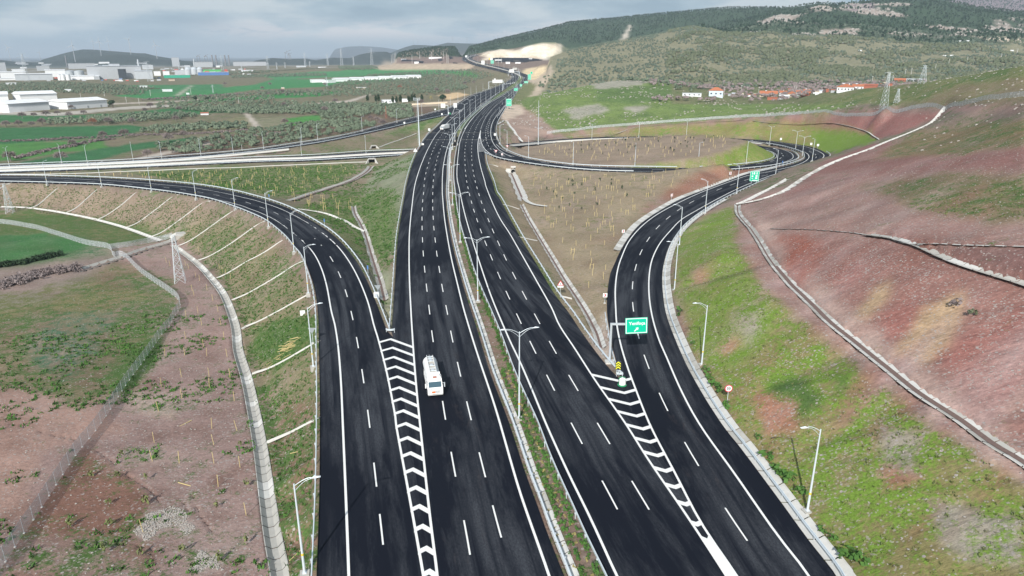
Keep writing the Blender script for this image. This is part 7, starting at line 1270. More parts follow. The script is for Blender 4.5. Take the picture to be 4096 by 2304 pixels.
def join(protoV, protoF, P, S, R=None, SZ=None):    # many copies as one mesh
    n = len(P); R = RNG.random(n) * 6.28 if R is None else R; SZ = S if SZ is None else SZ; kk = RNG.integers(len(protoV), size=n); Vs, Fs, o = [], [], 0
    for k_ in range(len(protoV)):
        sel = kk == k_; m_ = sel.sum()
        if m_ == 0: continue
        v = protoV[k_]; c_, s_ = np.cos(R[sel]), np.sin(R[sel]); X = (v[None, :, 0] * c_[:, None] - v[None, :, 1] * s_[:, None]) * S[sel][:, None] + P[sel][:, None, 0]; Y = (v[None, :, 0] * s_[:, None] + v[None, :, 1] * c_[:, None]) * S[sel][:, None] + P[sel][:, None, 1]; Zz = v[None, :, 2] * SZ[sel][:, None] + P[sel][:, None, 2]
        Vs.append(np.stack([X, Y, Zz], -1).reshape(-1, 3)); Fs.append((protoF[k_][None] + (np.arange(m_) * len(v))[:, None, None] + o).reshape(-1, protoF[k_].shape[1])); o += m_ * len(v)
    return np.concatenate(Vs), np.concatenate(Fs)
def stuff(nm, protoV, protoF, P, S, mats, lab, cat, **k):
    V, Fc = join(protoV, protoF, P, S, **k); me = fastmesh(nm, V, Fc, mats); return obj(nm, me, label=lab, cat=cat, kind='stuff')
def pip(poly, x, y):
    r = np.zeros(np.shape(x), bool); n = len(poly)
    for i in range(n):
        x1, y1 = poly[i]; x2, y2 = poly[(i + 1) % n]
        if y1 != y2: r ^= ((y1 > y) != (y2 > y)) & (x < (x2 - x1) * (y - y1) / (y2 - y1) + x1)
    return r
def on_any_road(x, y):
    for B in (MAINB, ROADB):
        if B.ray_cast(Vector((x, y, 300)), dn)[0]: return True
    return False
def scatter(x0, x1, y0, y1, sp, polys, jit=0.35, frac=1.0, rotg=0.3):
    gx, gy = np.meshgrid(np.arange(x0, x1, sp), np.arange(y0, y1, sp)); gx = gx.ravel(); gy = gy.ravel(); cx, cy = (x0 + x1) / 2, (y0 + y1) / 2; c_, s_ = math.cos(rotg), math.sin(rotg)
    X = cx + ((gx - cx) * c_ - (gy - cy) * s_) * 1.3; Y = cy + ((gx - cx) * s_ + (gy - cy) * c_) * 1.3
    X = X + RNG.normal(size=X.shape) * sp * jit; Y = Y + RNG.normal(size=Y.shape) * sp * jit; m_ = (Y > 30) & (RNG.random(X.shape) < frac); X = X[m_]; Y = Y[m_]; Zz = ground(X, Y); px, py = proj(X, Y, Zz); ok = np.zeros(X.shape, bool)
    for q in polys: ok |= pip(q, px, py)
    X, Y, Zz = X[ok], Y[ok], Zz[ok]; keep = np.array([not on_any_road(a, b_) for a, b_ in zip(X, Y)], bool) if len(X) else np.zeros(0, bool); return np.stack([X[keep], Y[keep], Zz[keep]], 1)
Z4 = lambda p: Z(0, 350, p); Z5 = lambda p: Z(1000, 350, p)
# olive groves on the left
gro = [Z4([(1290, 430), (1400, 385), (1800, 352), (2300, 345), (2310, 395), (1900, 408), (1500, 440)]), Z4([(1470, 545), (1660, 530), (1850, 490), (2200, 440), (2576, 390), (2576, 540), (2150, 585), (1700, 640), (1500, 610)]),
       Z4([(460, 315), (800, 295), (1300, 255), (1830, 250), (1830, 285), (1400, 325), (1100, 343), (700, 345), (460, 362)]), Z4([(1450, 200), (1500, 150), (1800, 95), (2576, 55), (2576, 255), (2270, 250), (2000, 238), (1700, 215)]),
       Z5([(0, 115), (500, 150), (850, 150), (1150, 165), (1500, 175), (1530, 290), (1400, 308), (1180, 262), (700, 318), (640, 255), (0, 255)]), Z5([(60, 405), (450, 355), (700, 325), (1000, 315), (1180, 350), (1150, 388), (900, 435), (640, 470), (400, 520), (200, 550), (0, 570), (0, 390)]),
       Z5([(0, 40), (600, 35), (1500, -15), (2000, -30), (2050, 20), (1700, 75), (1000, 85), (300, 85)]), [(1480, 300), (1700, 288), (1900, 278), (1990, 300), (1870, 335), (1700, 355), (1500, 372), (1300, 380), (1300, 352)], [(0, 335), (260, 330), (620, 352), (560, 385), (200, 372), (0, 378)], [(920, 304), (1080, 298), (1300, 292), (1310, 305), (1100, 310), (930, 314)], [(1350, 265), (1480, 262), (1520, 275), (1480, 283), (1360, 280)], [(860, 290), (1080, 284), (1080, 292), (880, 300)]]
T_ = np.concatenate([scatter(-620, 90, 405, 900, 6.3, gro), scatter(-1400, 120, 900, 3000, 9.5, gro)]); T_ = T_[np.argsort(np.hypot(T_[:, 0], T_[:, 1]))]
inframe = (proj(T_[:, 0], T_[:, 1], T_[:, 2])[0] > -60); T_ = T_[inframe]
n_ind = 290; rest_ = []
for i, p in enumerate(T_):
    if i < n_ind: plant('olive_tree', OL[i % 6], (p[0], p[1], p[2] - 0.1), random.uniform(0.8, 1.25), 'grey-green olive tree ' + LBL[next((g_ for g_, q_ in enumerate(gro) if pip(q_, *proj(*p))), 8)], 'olive tree', 'olive trees in the groves at left')
    else: rest_.append(p)
OV = [clump(20 + s, 3, 1.5, 1.4, 2.2, 14, 0.6) for s in range(6)]; rest_ = np.array(rest_)
if len(rest_): stuff('olive_grove', [a for a, b_ in OV], [b_ for a, b_ in OV], rest_, RNG.uniform(0.8, 1.35, len(rest_)), ['olive_leaf'], 'distant olive groves spreading over the plain at left', 'olive grove')
# bare winter trees, each where the photograph has one
bare = Z4([(680, 548), (968, 478), (1170, 472), (1385, 655), (1725, 478), (1580, 512), (577, 698), (100, 692), (870, 348), (60, 372), (180, 368), (400, 355), (210, 292), (320, 280), (435, 275), (650, 285), (785, 258), (670, 205), (1240, 345), (1020, 345), (1360, 235), (1410, 195), (1650, 320), (1680, 225), (300, 372), (540, 262)]) + Z5([(330, 350), (1130, 305), (1190, 320), (1240, 365), (1600, 165), (320, 185), (600, 265), (700, 230), (800, 150), (1430, 240), (1850, 60), (1750, 40)]) + [(1790, 312), (1860, 340), (1895, 335), (1600, 356), (1700, 352), (1130, 372), (1230, 368), (1300, 345), (1050, 360), (900, 342), (1080, 343)]
for i, q in enumerate(sorted(bare)):
    p = hit(*q)
    if p: big = q[1] > 440; plant('bare_tree', BT[4] if i in (14, 40) else BT[i % 4], p, random.uniform(1.0, 1.5) * (1.15 if big else 1.25), 'leafless grey-brown tree on the left plain, %s from the left' % ordn[i], 'bare tree', 'leafless trees in the left plain')
for q, lab, sc in (((1060, 190), 'large dark broad-crowned pine beside the white warehouses', 2.0), ((1825, 130), 'dark round tree at the upper edge of the olive groves', 1.5), ((1950, 135), 'dark round tree inside the groves, right of its darker twin', 1.5)):
    plant('round_tree', treeproto(420, 3.0, 2.6, 3.2, 0.45, 'dark_leaf', 'bark', 1.6, 0.3, 77, lobes=8), hit(*Z4([q])[0]), sc, lab, 'tree')
CYV = crown(420, 1.5, 4.6, 4.6, 0.42, seed=5, lobes=12); CY = [('trunk', trunk_mb(1.0, 0.2, 0).me('trunk', 'bark')), ('crown', fastmesh('crown', CYV[0], CYV[1], ['dark_leaf']))]
for i, q in enumerate(Z5([(1105, 148), (1180, 158), (1205, 158), (1340, 162), (1375, 162), (1410, 160), (1490, 158), (1520, 158), (1545, 155), (1612, 148)])): p = hit(*q); plant('cypress_tree', CY, p, random.uniform(1.3, 1.7), 'dark cypress in the row round the white farmhouse, %s from the left' % ordn[i], 'cypress', 'cypresses round the white farmhouse', scz=random.uniform(1.4, 1.9))
plant('round_tree', treeproto(420, 3.0, 2.6, 3.0, 0.45, 'pine_leaf', 'bark', 1.4, 0.3, 78, lobes=8), hit(*Z5([(1800, 138)])[0]), 2.1, 'dense round green tree right of the farmhouse cypresses', 'tree')
pm_ = MB(); pm_.bar((0, 0, -0.3), (0, 0, 4.2), 0.3, 0.22, 8); pf = MB()
for i in range(22): a = i * 0.9; e_ = 0.9 - (i % 5) * 0.35; d1 = Vector((math.cos(a), math.sin(a), e_)); q0 = Vector((0, 0, 4.2)); q1 = q0 + d1 * 1.3; q2 = q1 + Vector((math.cos(a), math.sin(a), e_ - 1.1)) * 1.2; s_ = Vector((-math.sin(a), math.cos(a), 0)) * 0.28; pf.add([q0, q1 - s_, q1 + s_, q2], [(0, 1, 2), (1, 3, 2)])
plant('palm_tree', [('trunk', pm_.me('trunk', 'bark_pale')), ('crown', pf.me('crown', 'dry_leaf'))], hit(*Z5([(1697, 130)])[0]), 1.4, 'small yellowish palm beside the farm wall', 'palm')
# hedgerows of grey scrub between fields, and the thicket by the dirt track
def hedge(pts, w_, h_, n_, lab, leaf, sz=0.6):
    R = on_ground(pts, 3.0); k_ = RNG.integers(len(R), size=n_); P_ = R[k_] + np.c_[RNG.normal(size=(n_, 2)) * w_ * 0.5, np.zeros(n_)]; P_[:, 2] = ground(P_[:, 0], P_[:, 1]); HV = [crown(26, 1.0, h_, h_ * 0.45, sz * 0.5, seed=40 + s, lobes=4) for s in range(3)]; stuff('hedge', [a for a, b_ in HV], [b_ for a, b_ in HV], P_, RNG.uniform(0.7, 1.4, n_), [leaf], lab, 'hedge')
hedge(Z4([(0, 505), (300, 500), (640, 480), (900, 470), (1200, 450), (1650, 440), (2000, 425), (2300, 400)]), 5, 1.3, 420, 'long grey-brown hedgerow between the two nearest green fields', 'twig_grey', 0.8)
hedge(Z4([(160, 665), (300, 630), (450, 590), (640, 560), (760, 530), (900, 505), (1050, 485)]), 4, 1.6, 260, 'curving brown hedgerow below the hedgerow between the fields', 'twig_grey', 0.8)
hedge([(-20, 1150), (60, 1130), (130, 1105), (200, 1090), (260, 1085), (300, 1085)], 3.5, 1.3, 420, 'dense grey-brown thicket beside the dirt track', 'twig_grey', 0.5)
hedge(Z(0, 700, [(0, 860), (60, 850), (180, 840), (260, 820), (340, 800), (440, 780), (520, 760)]), 1.8, 1.5, 220, 'dark green bushes along the edge of the small green field', 'dark_leaf', 0.5)
hedge([(240, 352), (400, 350), (620, 356)], 12, 2.0, 300, 'dark line of scrub below the industrial estate', 'scrub_leaf', 1.5); hedge([(700, 305), (860, 296), (1080, 288), (1300, 272)], 14, 2.4, 420, 'long low line of trees at the far side of the fields', 'scrub_leaf', 1.6)
hedge([(600, 400), (900, 380), (1150, 372), (1300, 365)], 14, 2.4, 420, 'ragged scrub line above the olive groves', 'twig_grey', 1.2)
# hill cover on the right: olives and maquis on the slopes, pines above
def cellpts(mask, n):
    area = RR * np.gradient(AZ)[None, :] * np.gradient(RG)[:, None]; w_ = (area * mask).ravel(); w_ = w_ / w_.sum(); k_ = RNG.choice(nr * na, size=n, p=w_); i, j = np.unravel_index(k_, (nr, na)); r = RG[i] + RNG.uniform(-0.5, 0.5, n) * np.gradient(RG)[i]; a = AZ[j] + RNG.uniform(-0.5, 0.5, n) * np.gradient(AZ)[j]; X = r * np.sin(a); Y = r * np.cos(a); return np.stack([X, Y, ground(X, Y)], 1)
A_ok = (A < 42) & (A > -42); dens_n = fbm(GX / 60, GY / 60, 4)
LOW = [blob(60 + s, 2.3, 1.9, 1.6) for s in range(8)]; lowV = [a for a, b_ in LOW]; lowF = [b_ for a, b_ in LOW]
quarry = inpoly([(1195, 150), (1260, 118), (1360, 100), (1430, 105), (1420, 150), (1300, 160)], DX, DY) | inpoly([(1290, 215), (1300, 180), (1330, 150), (1400, 150), (1392, 200), (1368, 245), (1300, 250)], DX, DY) | inpoly([(1555, 105), (1580, 105), (1592, 58), (1580, 58)], DX, DY)
m1_ = (RR > 1010) & (RR < 2180) & (A > 2.6) & A_ok & (dens_n > -0.16) & ~quarry; P_ = cellpts(m1_, 15000); stuff('hill_olive_scrub', lowV, lowF, P_, RNG.uniform(0.5, 1.05, len(P_)), ['hill_leaf'], 'olive trees and grey-green scrub covering the rounded hill at right', 'scrub')
m2_ = (RR > 1050) & (RR < 2950) & (A > 12) & A_ok & ~fr & (dens_n > 0.02) & ~quarry & ~rockm; P_ = cellpts(m2_, 5200); stuff('maquis', lowV, lowF, P_, RNG.uniform(0.9, 1.9, len(P_)), ['scrub_leaf'], 'dark maquis on the slopes below the pine forest', 'scrub')
PV = [crown(11, 2.4, 5.0, 4.6, 2.1, seed=80 + s, lobes=4) for s in range(5)]; m3_ = (RR > 2330) & (RR < 4300) & (A > -4) & A_ok & (GZ > 30) & ~rockm & ~quarry; m3_ |= fr & (RR > 1900) & (A > 14.5) & ~rockm & A_ok; m3_[:, :] &= ~((RR < 2750) & (A < 14) & (GZ < 60)) & ~((RR < 2800) & (A < 6)); P_ = cellpts(m3_, 25000); stuff('pine_forest', [a for a, b_ in PV], [b_ for a, b_ in PV], P_, RNG.uniform(0.8, 1.4, len(P_)), ['pine_leaf'], 'dark pine forest covering the long ridge at right', 'forest')
m4_ = (RR > 2650) & (RR < 3800) & (A > -11) & (A < -3.5) & (GZ > 12) & ~inpoly([(940, 178), (985, 148), (1240, 140), (1240, 178)], DX, DY); P_ = cellpts(m4_, 1500) if m4_.any() else None
if P_ is not None: stuff('pine_forest', [a for a, b_ in PV], [b_ for a, b_ in PV], P_, RNG.uniform(0.8, 1.3, len(P_)), ['pine_leaf'], 'low pine wood behind the service area', 'forest')
m5_ = (RR > 640) & (RR < 1150) & (A > 11) & (A < 42) & (dens_n > -0.1) & (DY < 258); P_ = cellpts(m5_, 1300); BV = [clump(90 + s, 4, 1.6, 1.3, 2.4, 20, 0.5) for s in range(4)]; stuff('bare_woodland', [a for a, b_ in BV], [b_ for a, b_ in BV], P_, RNG.uniform(0.8, 1.4, len(P_)), ['twig_grey'], 'purplish leafless trees round the village', 'woodland')
P_ = scatter(150, 620, 900, 1400, 10, [[(2140, 372), (2185, 300), (2420, 318), (2700, 322), (2840, 345), (2760, 372), (2600, 336), (2440, 322), (2330, 340)]], frac=0.9); 
if len(P_): stuff('hill_olive_scrub', [a for a, b_ in OV], [b_ for a, b_ in OV], P_, RNG.uniform(0.9, 1.5, len(P_)), ['olive_leaf'], 'olive trees in the dip behind the green hill', 'scrub')
rest_m = (RR > 460) & (RR < 930) & mh; P_ = cellpts(rest_m & (fbm(GX / 22, GY / 22, 3) > 0.06), 900)
def rockproto(seed):
    r = np.random.default_rng(seed); V = np.array([(math.cos(a), math.sin(a), z) for z in (-0.2, 0.45) for a in np.linspace(0, 6.28, 6)[:-1]] + [(0, 0, 0.8)]) * r.uniform(0.6, 1.2, (11, 1)); F3 = [(i, (i + 1) % 5, 5 + (i + 1) % 5, 5 + i) for i in range(5)] + [(5 + i, 5 + (i + 1) % 5, 10, 10) for i in range(5)]; return V, np.array(F3)
def rocks(nm, P_, S_, lab, mt='stone_pale'):
    V, Fc = join([rockproto(s)[0] for s in range(4)], [rockproto(s)[1] for s in range(4)], P_, S_); tri = [tuple(dict.fromkeys(f)) for f in Fc.tolist()]; me = mesh(nm, V, tri, mt); return obj(nm, me, label=lab, cat='rocks', kind='stuff')
rocks('hill_rocks', P_, RNG.uniform(0.3, 1.1, len(P_)) , 'pale grey rock outcrops scattered over the green hill')
P_ = cellpts((RR > 1900) & (RR < 2900) & rockm & A_ok, 1300); rocks('crag_rocks', P_, RNG.uniform(1.5, 5.5, len(P_)), 'pinkish crags among the maquis on the high slopes')
P_ = cellpts((RR > 250) & (RR < 560) & (A > 21) & (A < 40) & (GZ > 22), 500); P_[:, 2] -= 0.1; rocks('hill_rocks', P_, RNG.uniform(0.2, 0.7, len(P_)), 'small pale rocks on the scrubby hill behind the right fence')
# foreground ground cover
def tuft(seed, n=7):
    r = np.random.default_rng(seed); V = []; Fc = []
    for i in range(n): a = r.random() * 6.28; q = r.normal(size=2) * 0.16; h_ = r.uniform(0.12, 0.30); t_ = np.array([math.cos(a), math.sin(a)]); o = len(V); V += [(q[0] - t_[1] * 0.1, q[1] + t_[0] * 0.1, -0.03), (q[0] + t_[1] * 0.1, q[1] - t_[0] * 0.1, -0.03), (q[0] + t_[0] * 0.16 + t_[1] * 0.05, q[1] + t_[1] * 0.16, h_), (q[0] + t_[0] * 0.1 - t_[1] * 0.05, q[1] + t_[1] * 0.1, h_)]; Fc.append((o, o + 1, o + 2, o + 3))
    return np.array(V), np.array(Fc)
TF = [tuft(s) for s in range(5)]; tv = [a for a, b_ in TF]; tf = [b_ for a, b_ in TF]
offroad = lambda P_: P_[np.array([not (on_any_road(a, b_) or CHB.ray_cast(Vector((a, b_, 300)), dn)[0]) for a, b_ in P_[:, :2]], bool)]
m_ = lb & (RR < 190) & (A > -46); P_ = offroad(cellpts(m_ & (fbm(GX / 7 + 5, GY / 7, 4) + MK[..., 0] * 0.35 > 0.14), 2000)); stuff('grass_tufts', tv, tf, P_, RNG.uniform(0.6, 1.9, len(P_)), ['grass_tuft'], 'dark green weed tufts dotted over the bare red-brown field at left', 'grass')
m_ = le & (RR < 430); P_ = offroad(cellpts(m_ & (fbm(GX / 5, GY / 5 + 8, 4) > -0.14), 9000)); stuff('grass_tufts', tv, tf, P_, RNG.uniform(0.4, 1.25, len(P_)), ['grass_tuft'], 'clumps of green grass over the left embankment', 'grass')
m_ = inpoly([(300, 432), (900, 410), (1040, 400), (1000, 620), (985, 830), (900, 620), (740, 500), (560, 475)]) & (RR < 430); P_ = offroad(cellpts(m_ & (MK[..., 0] > 0.35), 5000)); stuff('grass_tufts', tv, tf, P_, RNG.uniform(0.8, 2.0, len(P_)), ['grass_tuft'], 'green grass clumps in the gore and the planted triangle', 'grass')
m_ = rs & (RR < 170) & (MK[..., 0] > 0.30); P_ = offroad(cellpts(m_, 2600)); stuff('grass_tufts', tv, tf, P_, RNG.uniform(0.4, 0.95, len(P_)), ['grass_olive'], 'yellow-green grass on the cut slope at right', 'grass')
m_ = lb & (RR < 150); P_ = offroad(cellpts(m_, 1800)); rocks('scattered_stones', P_, RNG.uniform(0.04, 0.16, len(P_)), 'small pale stones scattered over the bare field at left')
P_ = offroad(cellpts(wh & (RR < 120), 1500)); rocks('gravel_spill', P_, RNG.uniform(0.04, 0.14, len(P_)), 'white crushed stone spilled in the bottom left field')
m_ = rs & (RR < 260); P_ = offroad(cellpts(m_, 4500)); rocks('scattered_stones', P_, RNG.uniform(0.04, 0.15, len(P_)), 'pale stones scattered over the cut slopes at right')
P_ = offroad(cellpts(inpoly([(1480, 850), (1530, 770), (1545, 905), (1500, 905)]), 500)); rocks('gravel_spill', P_, RNG.uniform(0.05, 0.18, len(P_)), 'pale gravel at the lower end of the middle channel')
# shrubs down the median and along the foot of the right slope
BU = [crown(34, 0.42, 0.55, 0.34, 0.13, seed=100 + s, lobes=5, up_=0.3) for s in range(5)]; bu_v = [a for a, b_ in BU]; bu_f = [b_ for a, b_ in BU]
def along(P, o0, o1, sp, d0, d1, two=True):
    R = resample([p for p in P if d0 < p[1] < d1], sp); out_ = []
    for k_ in (o0, o1): Q = offset(R, k_); out_.append(Q + np.c_[RNG.normal(size=(len(Q), 2)) * 0.16, np.zeros(len(Q))])
    Q = np.concatenate(out_); Q[:, 2] = ground(Q[:, 0], Q[:, 1]); return Q
P_ = np.concatenate([along(rmL, -1.0, -1.2, 1.2, 40, 300), along(rmL, -2.3, -2.6, 1.2, 40, 118)]); stuff('median_shrubs', bu_v, bu_f, P_, RNG.uniform(0.6, 1.25, len(P_)), ['grass_tuft'], 'two rows of small shrubs planted down the median strip', 'shrubs')
P_ = along(rmL, -1.7, -3.2, 1.6, 40, 112); stuff('dry_shrubs', bu_v, bu_f, P_, RNG.uniform(0.5, 0.9, len(P_)), ['dry_leaf'], 'straw-coloured dry shrubs among the median planting', 'shrubs')
for i, q in enumerate([(2822, 1493), (2836, 1520), (2855, 1548), (2872, 1572), (2898, 1637), (3030, 1760), (3062, 1845), (3095, 1880), (3118, 1910), (3160, 1935), (3200, 1985), (3290, 2135), (3330, 2165), (3380, 2240), (3430, 2262), (2770, 1380), (2720, 1250), (2712, 1265)]):
    p = hit(*q); plant('bush', [('foliage', fastmesh('foliage', BU[i % 5][0], BU[i % 5][1], ['grass_tuft']))], p, random.uniform(1.4, 2.6), 'dark green bush along the concrete apron of the right ramp, %s of the row' % ordn[i], 'bush', 'bushes along the right apron')
for i, q in enumerate([(3822, 1234), (3889, 1266)]): plant('bush', [('foliage', fastmesh('foliage', BU[i][0], BU[i][1], ['scrub_leaf' if i else 'twig_grey']))], hit(*q), 2.6 - i * 0.7, ('rounded brown bush alone on the red slope', 'small dark bush right of the brown bush on the red slope')[i], 'bush')
# planting stakes
sm_ = MB(); sm_.box((0, 0, 0.95), (0.065, 0.065, 2.0)); STK = sm_.me('stake', 'stake_wood'); sp_ = MB(); sp_.box((-0.35, 0, 0.95), (0.075, 0.075, 2.1)); sp_.box((0.35, 0, 0.95), (0.075, 0.075, 2.1)); sp_.box((0, 0, 1.5), (0.7, 0.05, 0.06)); STK2 = sp_.me('stake', 'stake_wood')
st_near = B1([(1545, 408), (1730, 403), (1937, 408), (2128, 415), (1907, 320), (1740, 245), (2100, 250), (1890, 120), (2070, 115), (1512, 690), (1700, 605), (1960, 600), (2155, 608), (1962, 700), (1705, 805), (2195, 830), (1485, 925), (1985, 1088), (2220, 1108), (1445, 1218), (2003, 1240)]) + Z(0, 1704, [(1427, 332), (1680, 348), (2005, 352), (2045, 568), (2306, 836), (1340, 995), (2250, 390)]) + A1([(1835, 955), (1870, 990), (1800, 1085), (1818, 1130), (1940, 1080), (1995, 1180), (1855, 1295), (1743, 1335), (2043, 1280), (1560, 820), (1595, 855), (1740, 850), (1770, 885), (1865, 720), (2055, 880), (2085, 910), (2120, 935), (2160, 975)])
n_st = 0
for q in st_near: o = obj('planting_stake', STK, None, hit(*q), random.random() * 3, label='pale wooden stake standing in the red-brown field at left', cat='stake', group='stakes in the left field'); o.rotation_euler = (random.gauss(0, 0.05), random.gauss(0, 0.05), random.random() * 3); n_st += 1
S1p = scatter(0, 130, 130, 345, 4.6, [[(2120, 700), (2500, 705), (2830, 670), (2700, 745), (2600, 800), (2500, 890), (2430, 1010), (2415, 1180), (2385, 1250), (2330, 1120), (2240, 960), (2160, 850)]], 0.30, 0.8); S4p = scatter(-90, -10, 190, 300, 4.5, [A2([(300, 60), (900, 20), (960, 180), (930, 300), (700, 220), (450, 160)])], 0.25, 0.85); S3p = scatter(-330, -60, 270, 440, 5.4, [[(60, 697), (500, 694), (1300, 667), (1450, 664), (1400, 720), (1250, 768), (1100, 785), (900, 752), (600, 716), (200, 703)]], 0.22, 0.9); S2p = scatter(0, 150, 330, 520, 6.0, [[(2130, 600), (2300, 570), (2560, 552), (2880, 548), (2950, 572), (2800, 620), (2600, 642), (2350, 648), (2200, 630)]], 0.3, 0.8)
far_st = []
for P_, lab, grp in ((S1p, 'pale wooden stake in the planted ground between the motorway and the right ramp', 'stakes in the planted triangle'), (S4p, 'pale wooden stake on the grass above the gore channel', 'stakes in the gore'), (S3p, 'pale wooden stake on the green planted strip below the cross road', 'stakes below the cross road'), (S2p, 'pale wooden stake on the planted island inside the loop', 'stakes on the loop island')):
    P_ = P_[np.argsort(np.hypot(P_[:, 0], P_[:, 1]))]
    for p in P_:
        if n_st < 292 and grp != 'stakes on the loop island': o = obj('planting_stake', STK if random.random() < 0.8 else STK2, None, tuple(p), label=lab, cat='stake', group=grp); o.rotation_euler = (random.gauss(0, 0.04), random.gauss(0, 0.04), random.gauss(0, 0.3)); o.scale = (1.3, 1.3, random.uniform(0.7, 1.05)); n_st += 1
        else: far_st.append(p)
m_ = MB()
for p in far_st: m_.box((p[0], p[1], p[2] + 0.85), (0.13, 0.13, random.uniform(1.4, 2.2)))
if far_st: obj('planting_stakes', m_.me('planting_stakes', 'stake_wood'), label='rows of pale wooden stakes on the planted island and the far planted ground', cat='stakes', kind='stuff')
P_ = scatter(0, 130, 150, 345, 6.5, [[(2160, 720), (2450, 720), (2550, 800), (2300, 860), (2200, 830)]], 0.35, 0.7); P2_ = scatter(0, 150, 330, 520, 8.0, [[(2180, 600), (2300, 570), (2560, 552), (2880, 548), (2900, 560), (2700, 610), (2350, 625)]], 0.35, 0.7); P_ = np.concatenate([P_, P2_]); stuff('saplings', bu_v, bu_f, P_, RNG.uniform(0.9, 1.6, len(P_)), ['dark_leaf'], 'thin dark saplings planted in rows between the stakes', 'saplings', SZ=RNG.uniform(1.6, 3.0, len(P_)))
for i, q in enumerate(Z(0, 1704, [(1100, 490), (1020, 740), (1370, 735), (975, 1195), (1315, 1215), (1710, 1195), (1030, 940), (855, 475), (2310, 575), (2035, 765), (1140, 290), (1380, 510), (650, 950), (2310, 1110), (2060, 1270), (2250, 190)])): plant('sapling', [('foliage', fastmesh('foliage', BU[i % 5][0], BU[i % 5][1], ['grass_olive']))], hit(*q), random.uniform(0.9, 1.3), 'small yellow-green sapling in the bare field, bottom left', 'sapling', 'saplings in the left field', scz=random.uniform(1.6, 2.4))
# loose timber, boxes
p = hit(*B2([(360, 220)])[0]); rt = empty('timber_pile', p, label='heap of yellow stakes thrown down on the left embankment', cat='timber')
for i in range(34):
    m_ = MB(); m_.box((0, 0, 0), (0.07, 2.3, 0.07)); o = obj('stick', m_.me('stick', 'stake_wood'), rt, (random.gauss(0, 1.3), random.gauss(0, 1.6), 0)); x_, y_ = p[0] + o.location.x, p[1] + o.location.y; o.location.z = float(ground(x_, y_)) - p[2] + 0.10 + random.random() * 0.2; o.rotation_euler = (0.12, 0.2, random.gauss(-1.05, 0.35))
for i, (q, rz) in enumerate(((Z(0, 1704, [(1728, 548)])[0], 1.2), (Z(1000, 1704, [(450, 243)])[0], -1.1), (Z(1000, 1704, [(435, 1205)])[0], -0.4), (B1([(1740, 1040)])[0], -0.5))): p = hit(*q); m_ = MB(); m_.box((0, 0, 0.06), (0.09, 2.3, 0.08)); obj('fallen_stake', m_.me('fallen_stake', 'stake_wood'), None, p, rz, label='single yellow stake lying on the ground, %s' % ('in the bare field beside the crack', 'on the verge left of the ramp', 'on the verge by the bottom left lamp', 'tilted in the field left of the toe channel')[i], cat='stake')
p = hit(*A2([(495, 1195)])[0]); m_ = MB(); m_.box((0, 0, 0.5), (1.1, 0.12, 1.2), 0.3); obj('white_board', m_.me('white_board', 'white_paint'), None, p, label='tilted white board on the grass of the left embankment', cat='board')
p = hit(*A2([(1188, 1030)])[0]); rt = empty('junction_cabinet', p, label='white cabinet behind the guardrail at the tip of the left gore', cat='cabinet'); m_ = MB(); m_.box((0, 0, 0.6), (1.2, 0.7, 1.3)); obj('body', m_.me('body', 'white_paint'), rt); m_ = MB(); m_.box((0, -0.36, 0.6), (0.9, 0.02, 0.9)); obj('door', m_.me('door', 'roof_grey'), rt)
# ------------------------------------------------------------------ lattice pylons
def pylon(p, H, w0, lab, grp='lattice pylons', arms=2, mt='steel', th=None):
    rt = empty('lattice_pylon', p, random.uniform(0.2, 0.6), label=lab, cat='pylon', group=grp); th = th or 0.045; n = max(4, int(H / (w0 * 0.75))); m_ = MB(); W = lambda t: w0 * (1 - t) + w0 * 0.22 * t
    for i in range(n):
        t0_, t1_ = i / n, (i + 1) / n; z0, z1 = H * t0_, H * t1_; a, b_ = W(t0_) / 2, W(t1_) / 2; cs = [(-1, -1), (1, -1), (1, 1), (-1, 1)]
        for k_ in range(4):
            (x0, y0), (x1, y1) = cs[k_], cs[(k_ + 1) % 4]; m_.bar((x0 * a, y0 * a, z0), (x0 * b_, y0 * b_, z1), th * 1.2, th * 1.2, 3, cap=False); m_.bar((x0 * a, y0 * a, z0), (x1 * b_, y1 * b_, z1), th * 0.8, th * 0.8, 3, cap=False); m_.bar((x1 * a, y1 * a, z0), (x0 * b_, y0 * b_, z1), th * 0.8, th * 0.8, 3, cap=False); m_.bar((x0 * b_, y0 * b_, z1), (x1 * b_, y1 * b_, z1), th * 0.8, th * 0.8, 3, cap=False)
    obj('tower', m_.me('tower', mt), rt); m_ = MB()
    for k_ in range(arms): z = H * (0.99 - 0.12 * k_); L_ = w0 * (0.9 + 0.3 * k_); m_.bar((-L_, 0, z), (L_, 0, z), th, th, 3); m_.bar((-L_, 0, z), (0, 0, z + H * 0.04), th * 0.8, th * 0.8, 3); m_.bar((L_, 0, z), (0, 0, z + H * 0.04), th * 0.8, th * 0.8, 3)
    obj('crossarm', m_.me('crossarm', mt), rt)
def upright(base, top):
    p = hit(*base); r = math.hypot(p[0], p[1]); a, b_, c_ = raydir(*top); return p, HC + r * c_ / math.hypot(a, b_) - p[2]
for b_, t_, w_, lab, am in (((722, 1130), (688, 942), 3.0, 'lattice pylon beside the toe channel and the fence, nearest the camera', 1), ((42, 852), (18, 736), 3.0, 'lattice pylon at the left edge below the ramp', 1), ((3533, 437), (3552, 290), 3.2, 'tall lattice pylon on the green hill, left of the smaller one', 2), ((3586, 413), (3589, 356), 2.4, 'small lattice pylon right of the tall one on the green hill', 1), ((3688, 336), (3696, 262), 3.4, 'lattice pylon behind the crest of the green hill', 2), ((1545, 474), (1538, 424), 1.6, 'red and white lattice mast among the olive trees', 0)):
    p, H = upright(b_, t_); pylon(p, H, w_, lab, 'lattice pylons', am, 'steel_light' if w_ != 1.6 else 'brick_red')
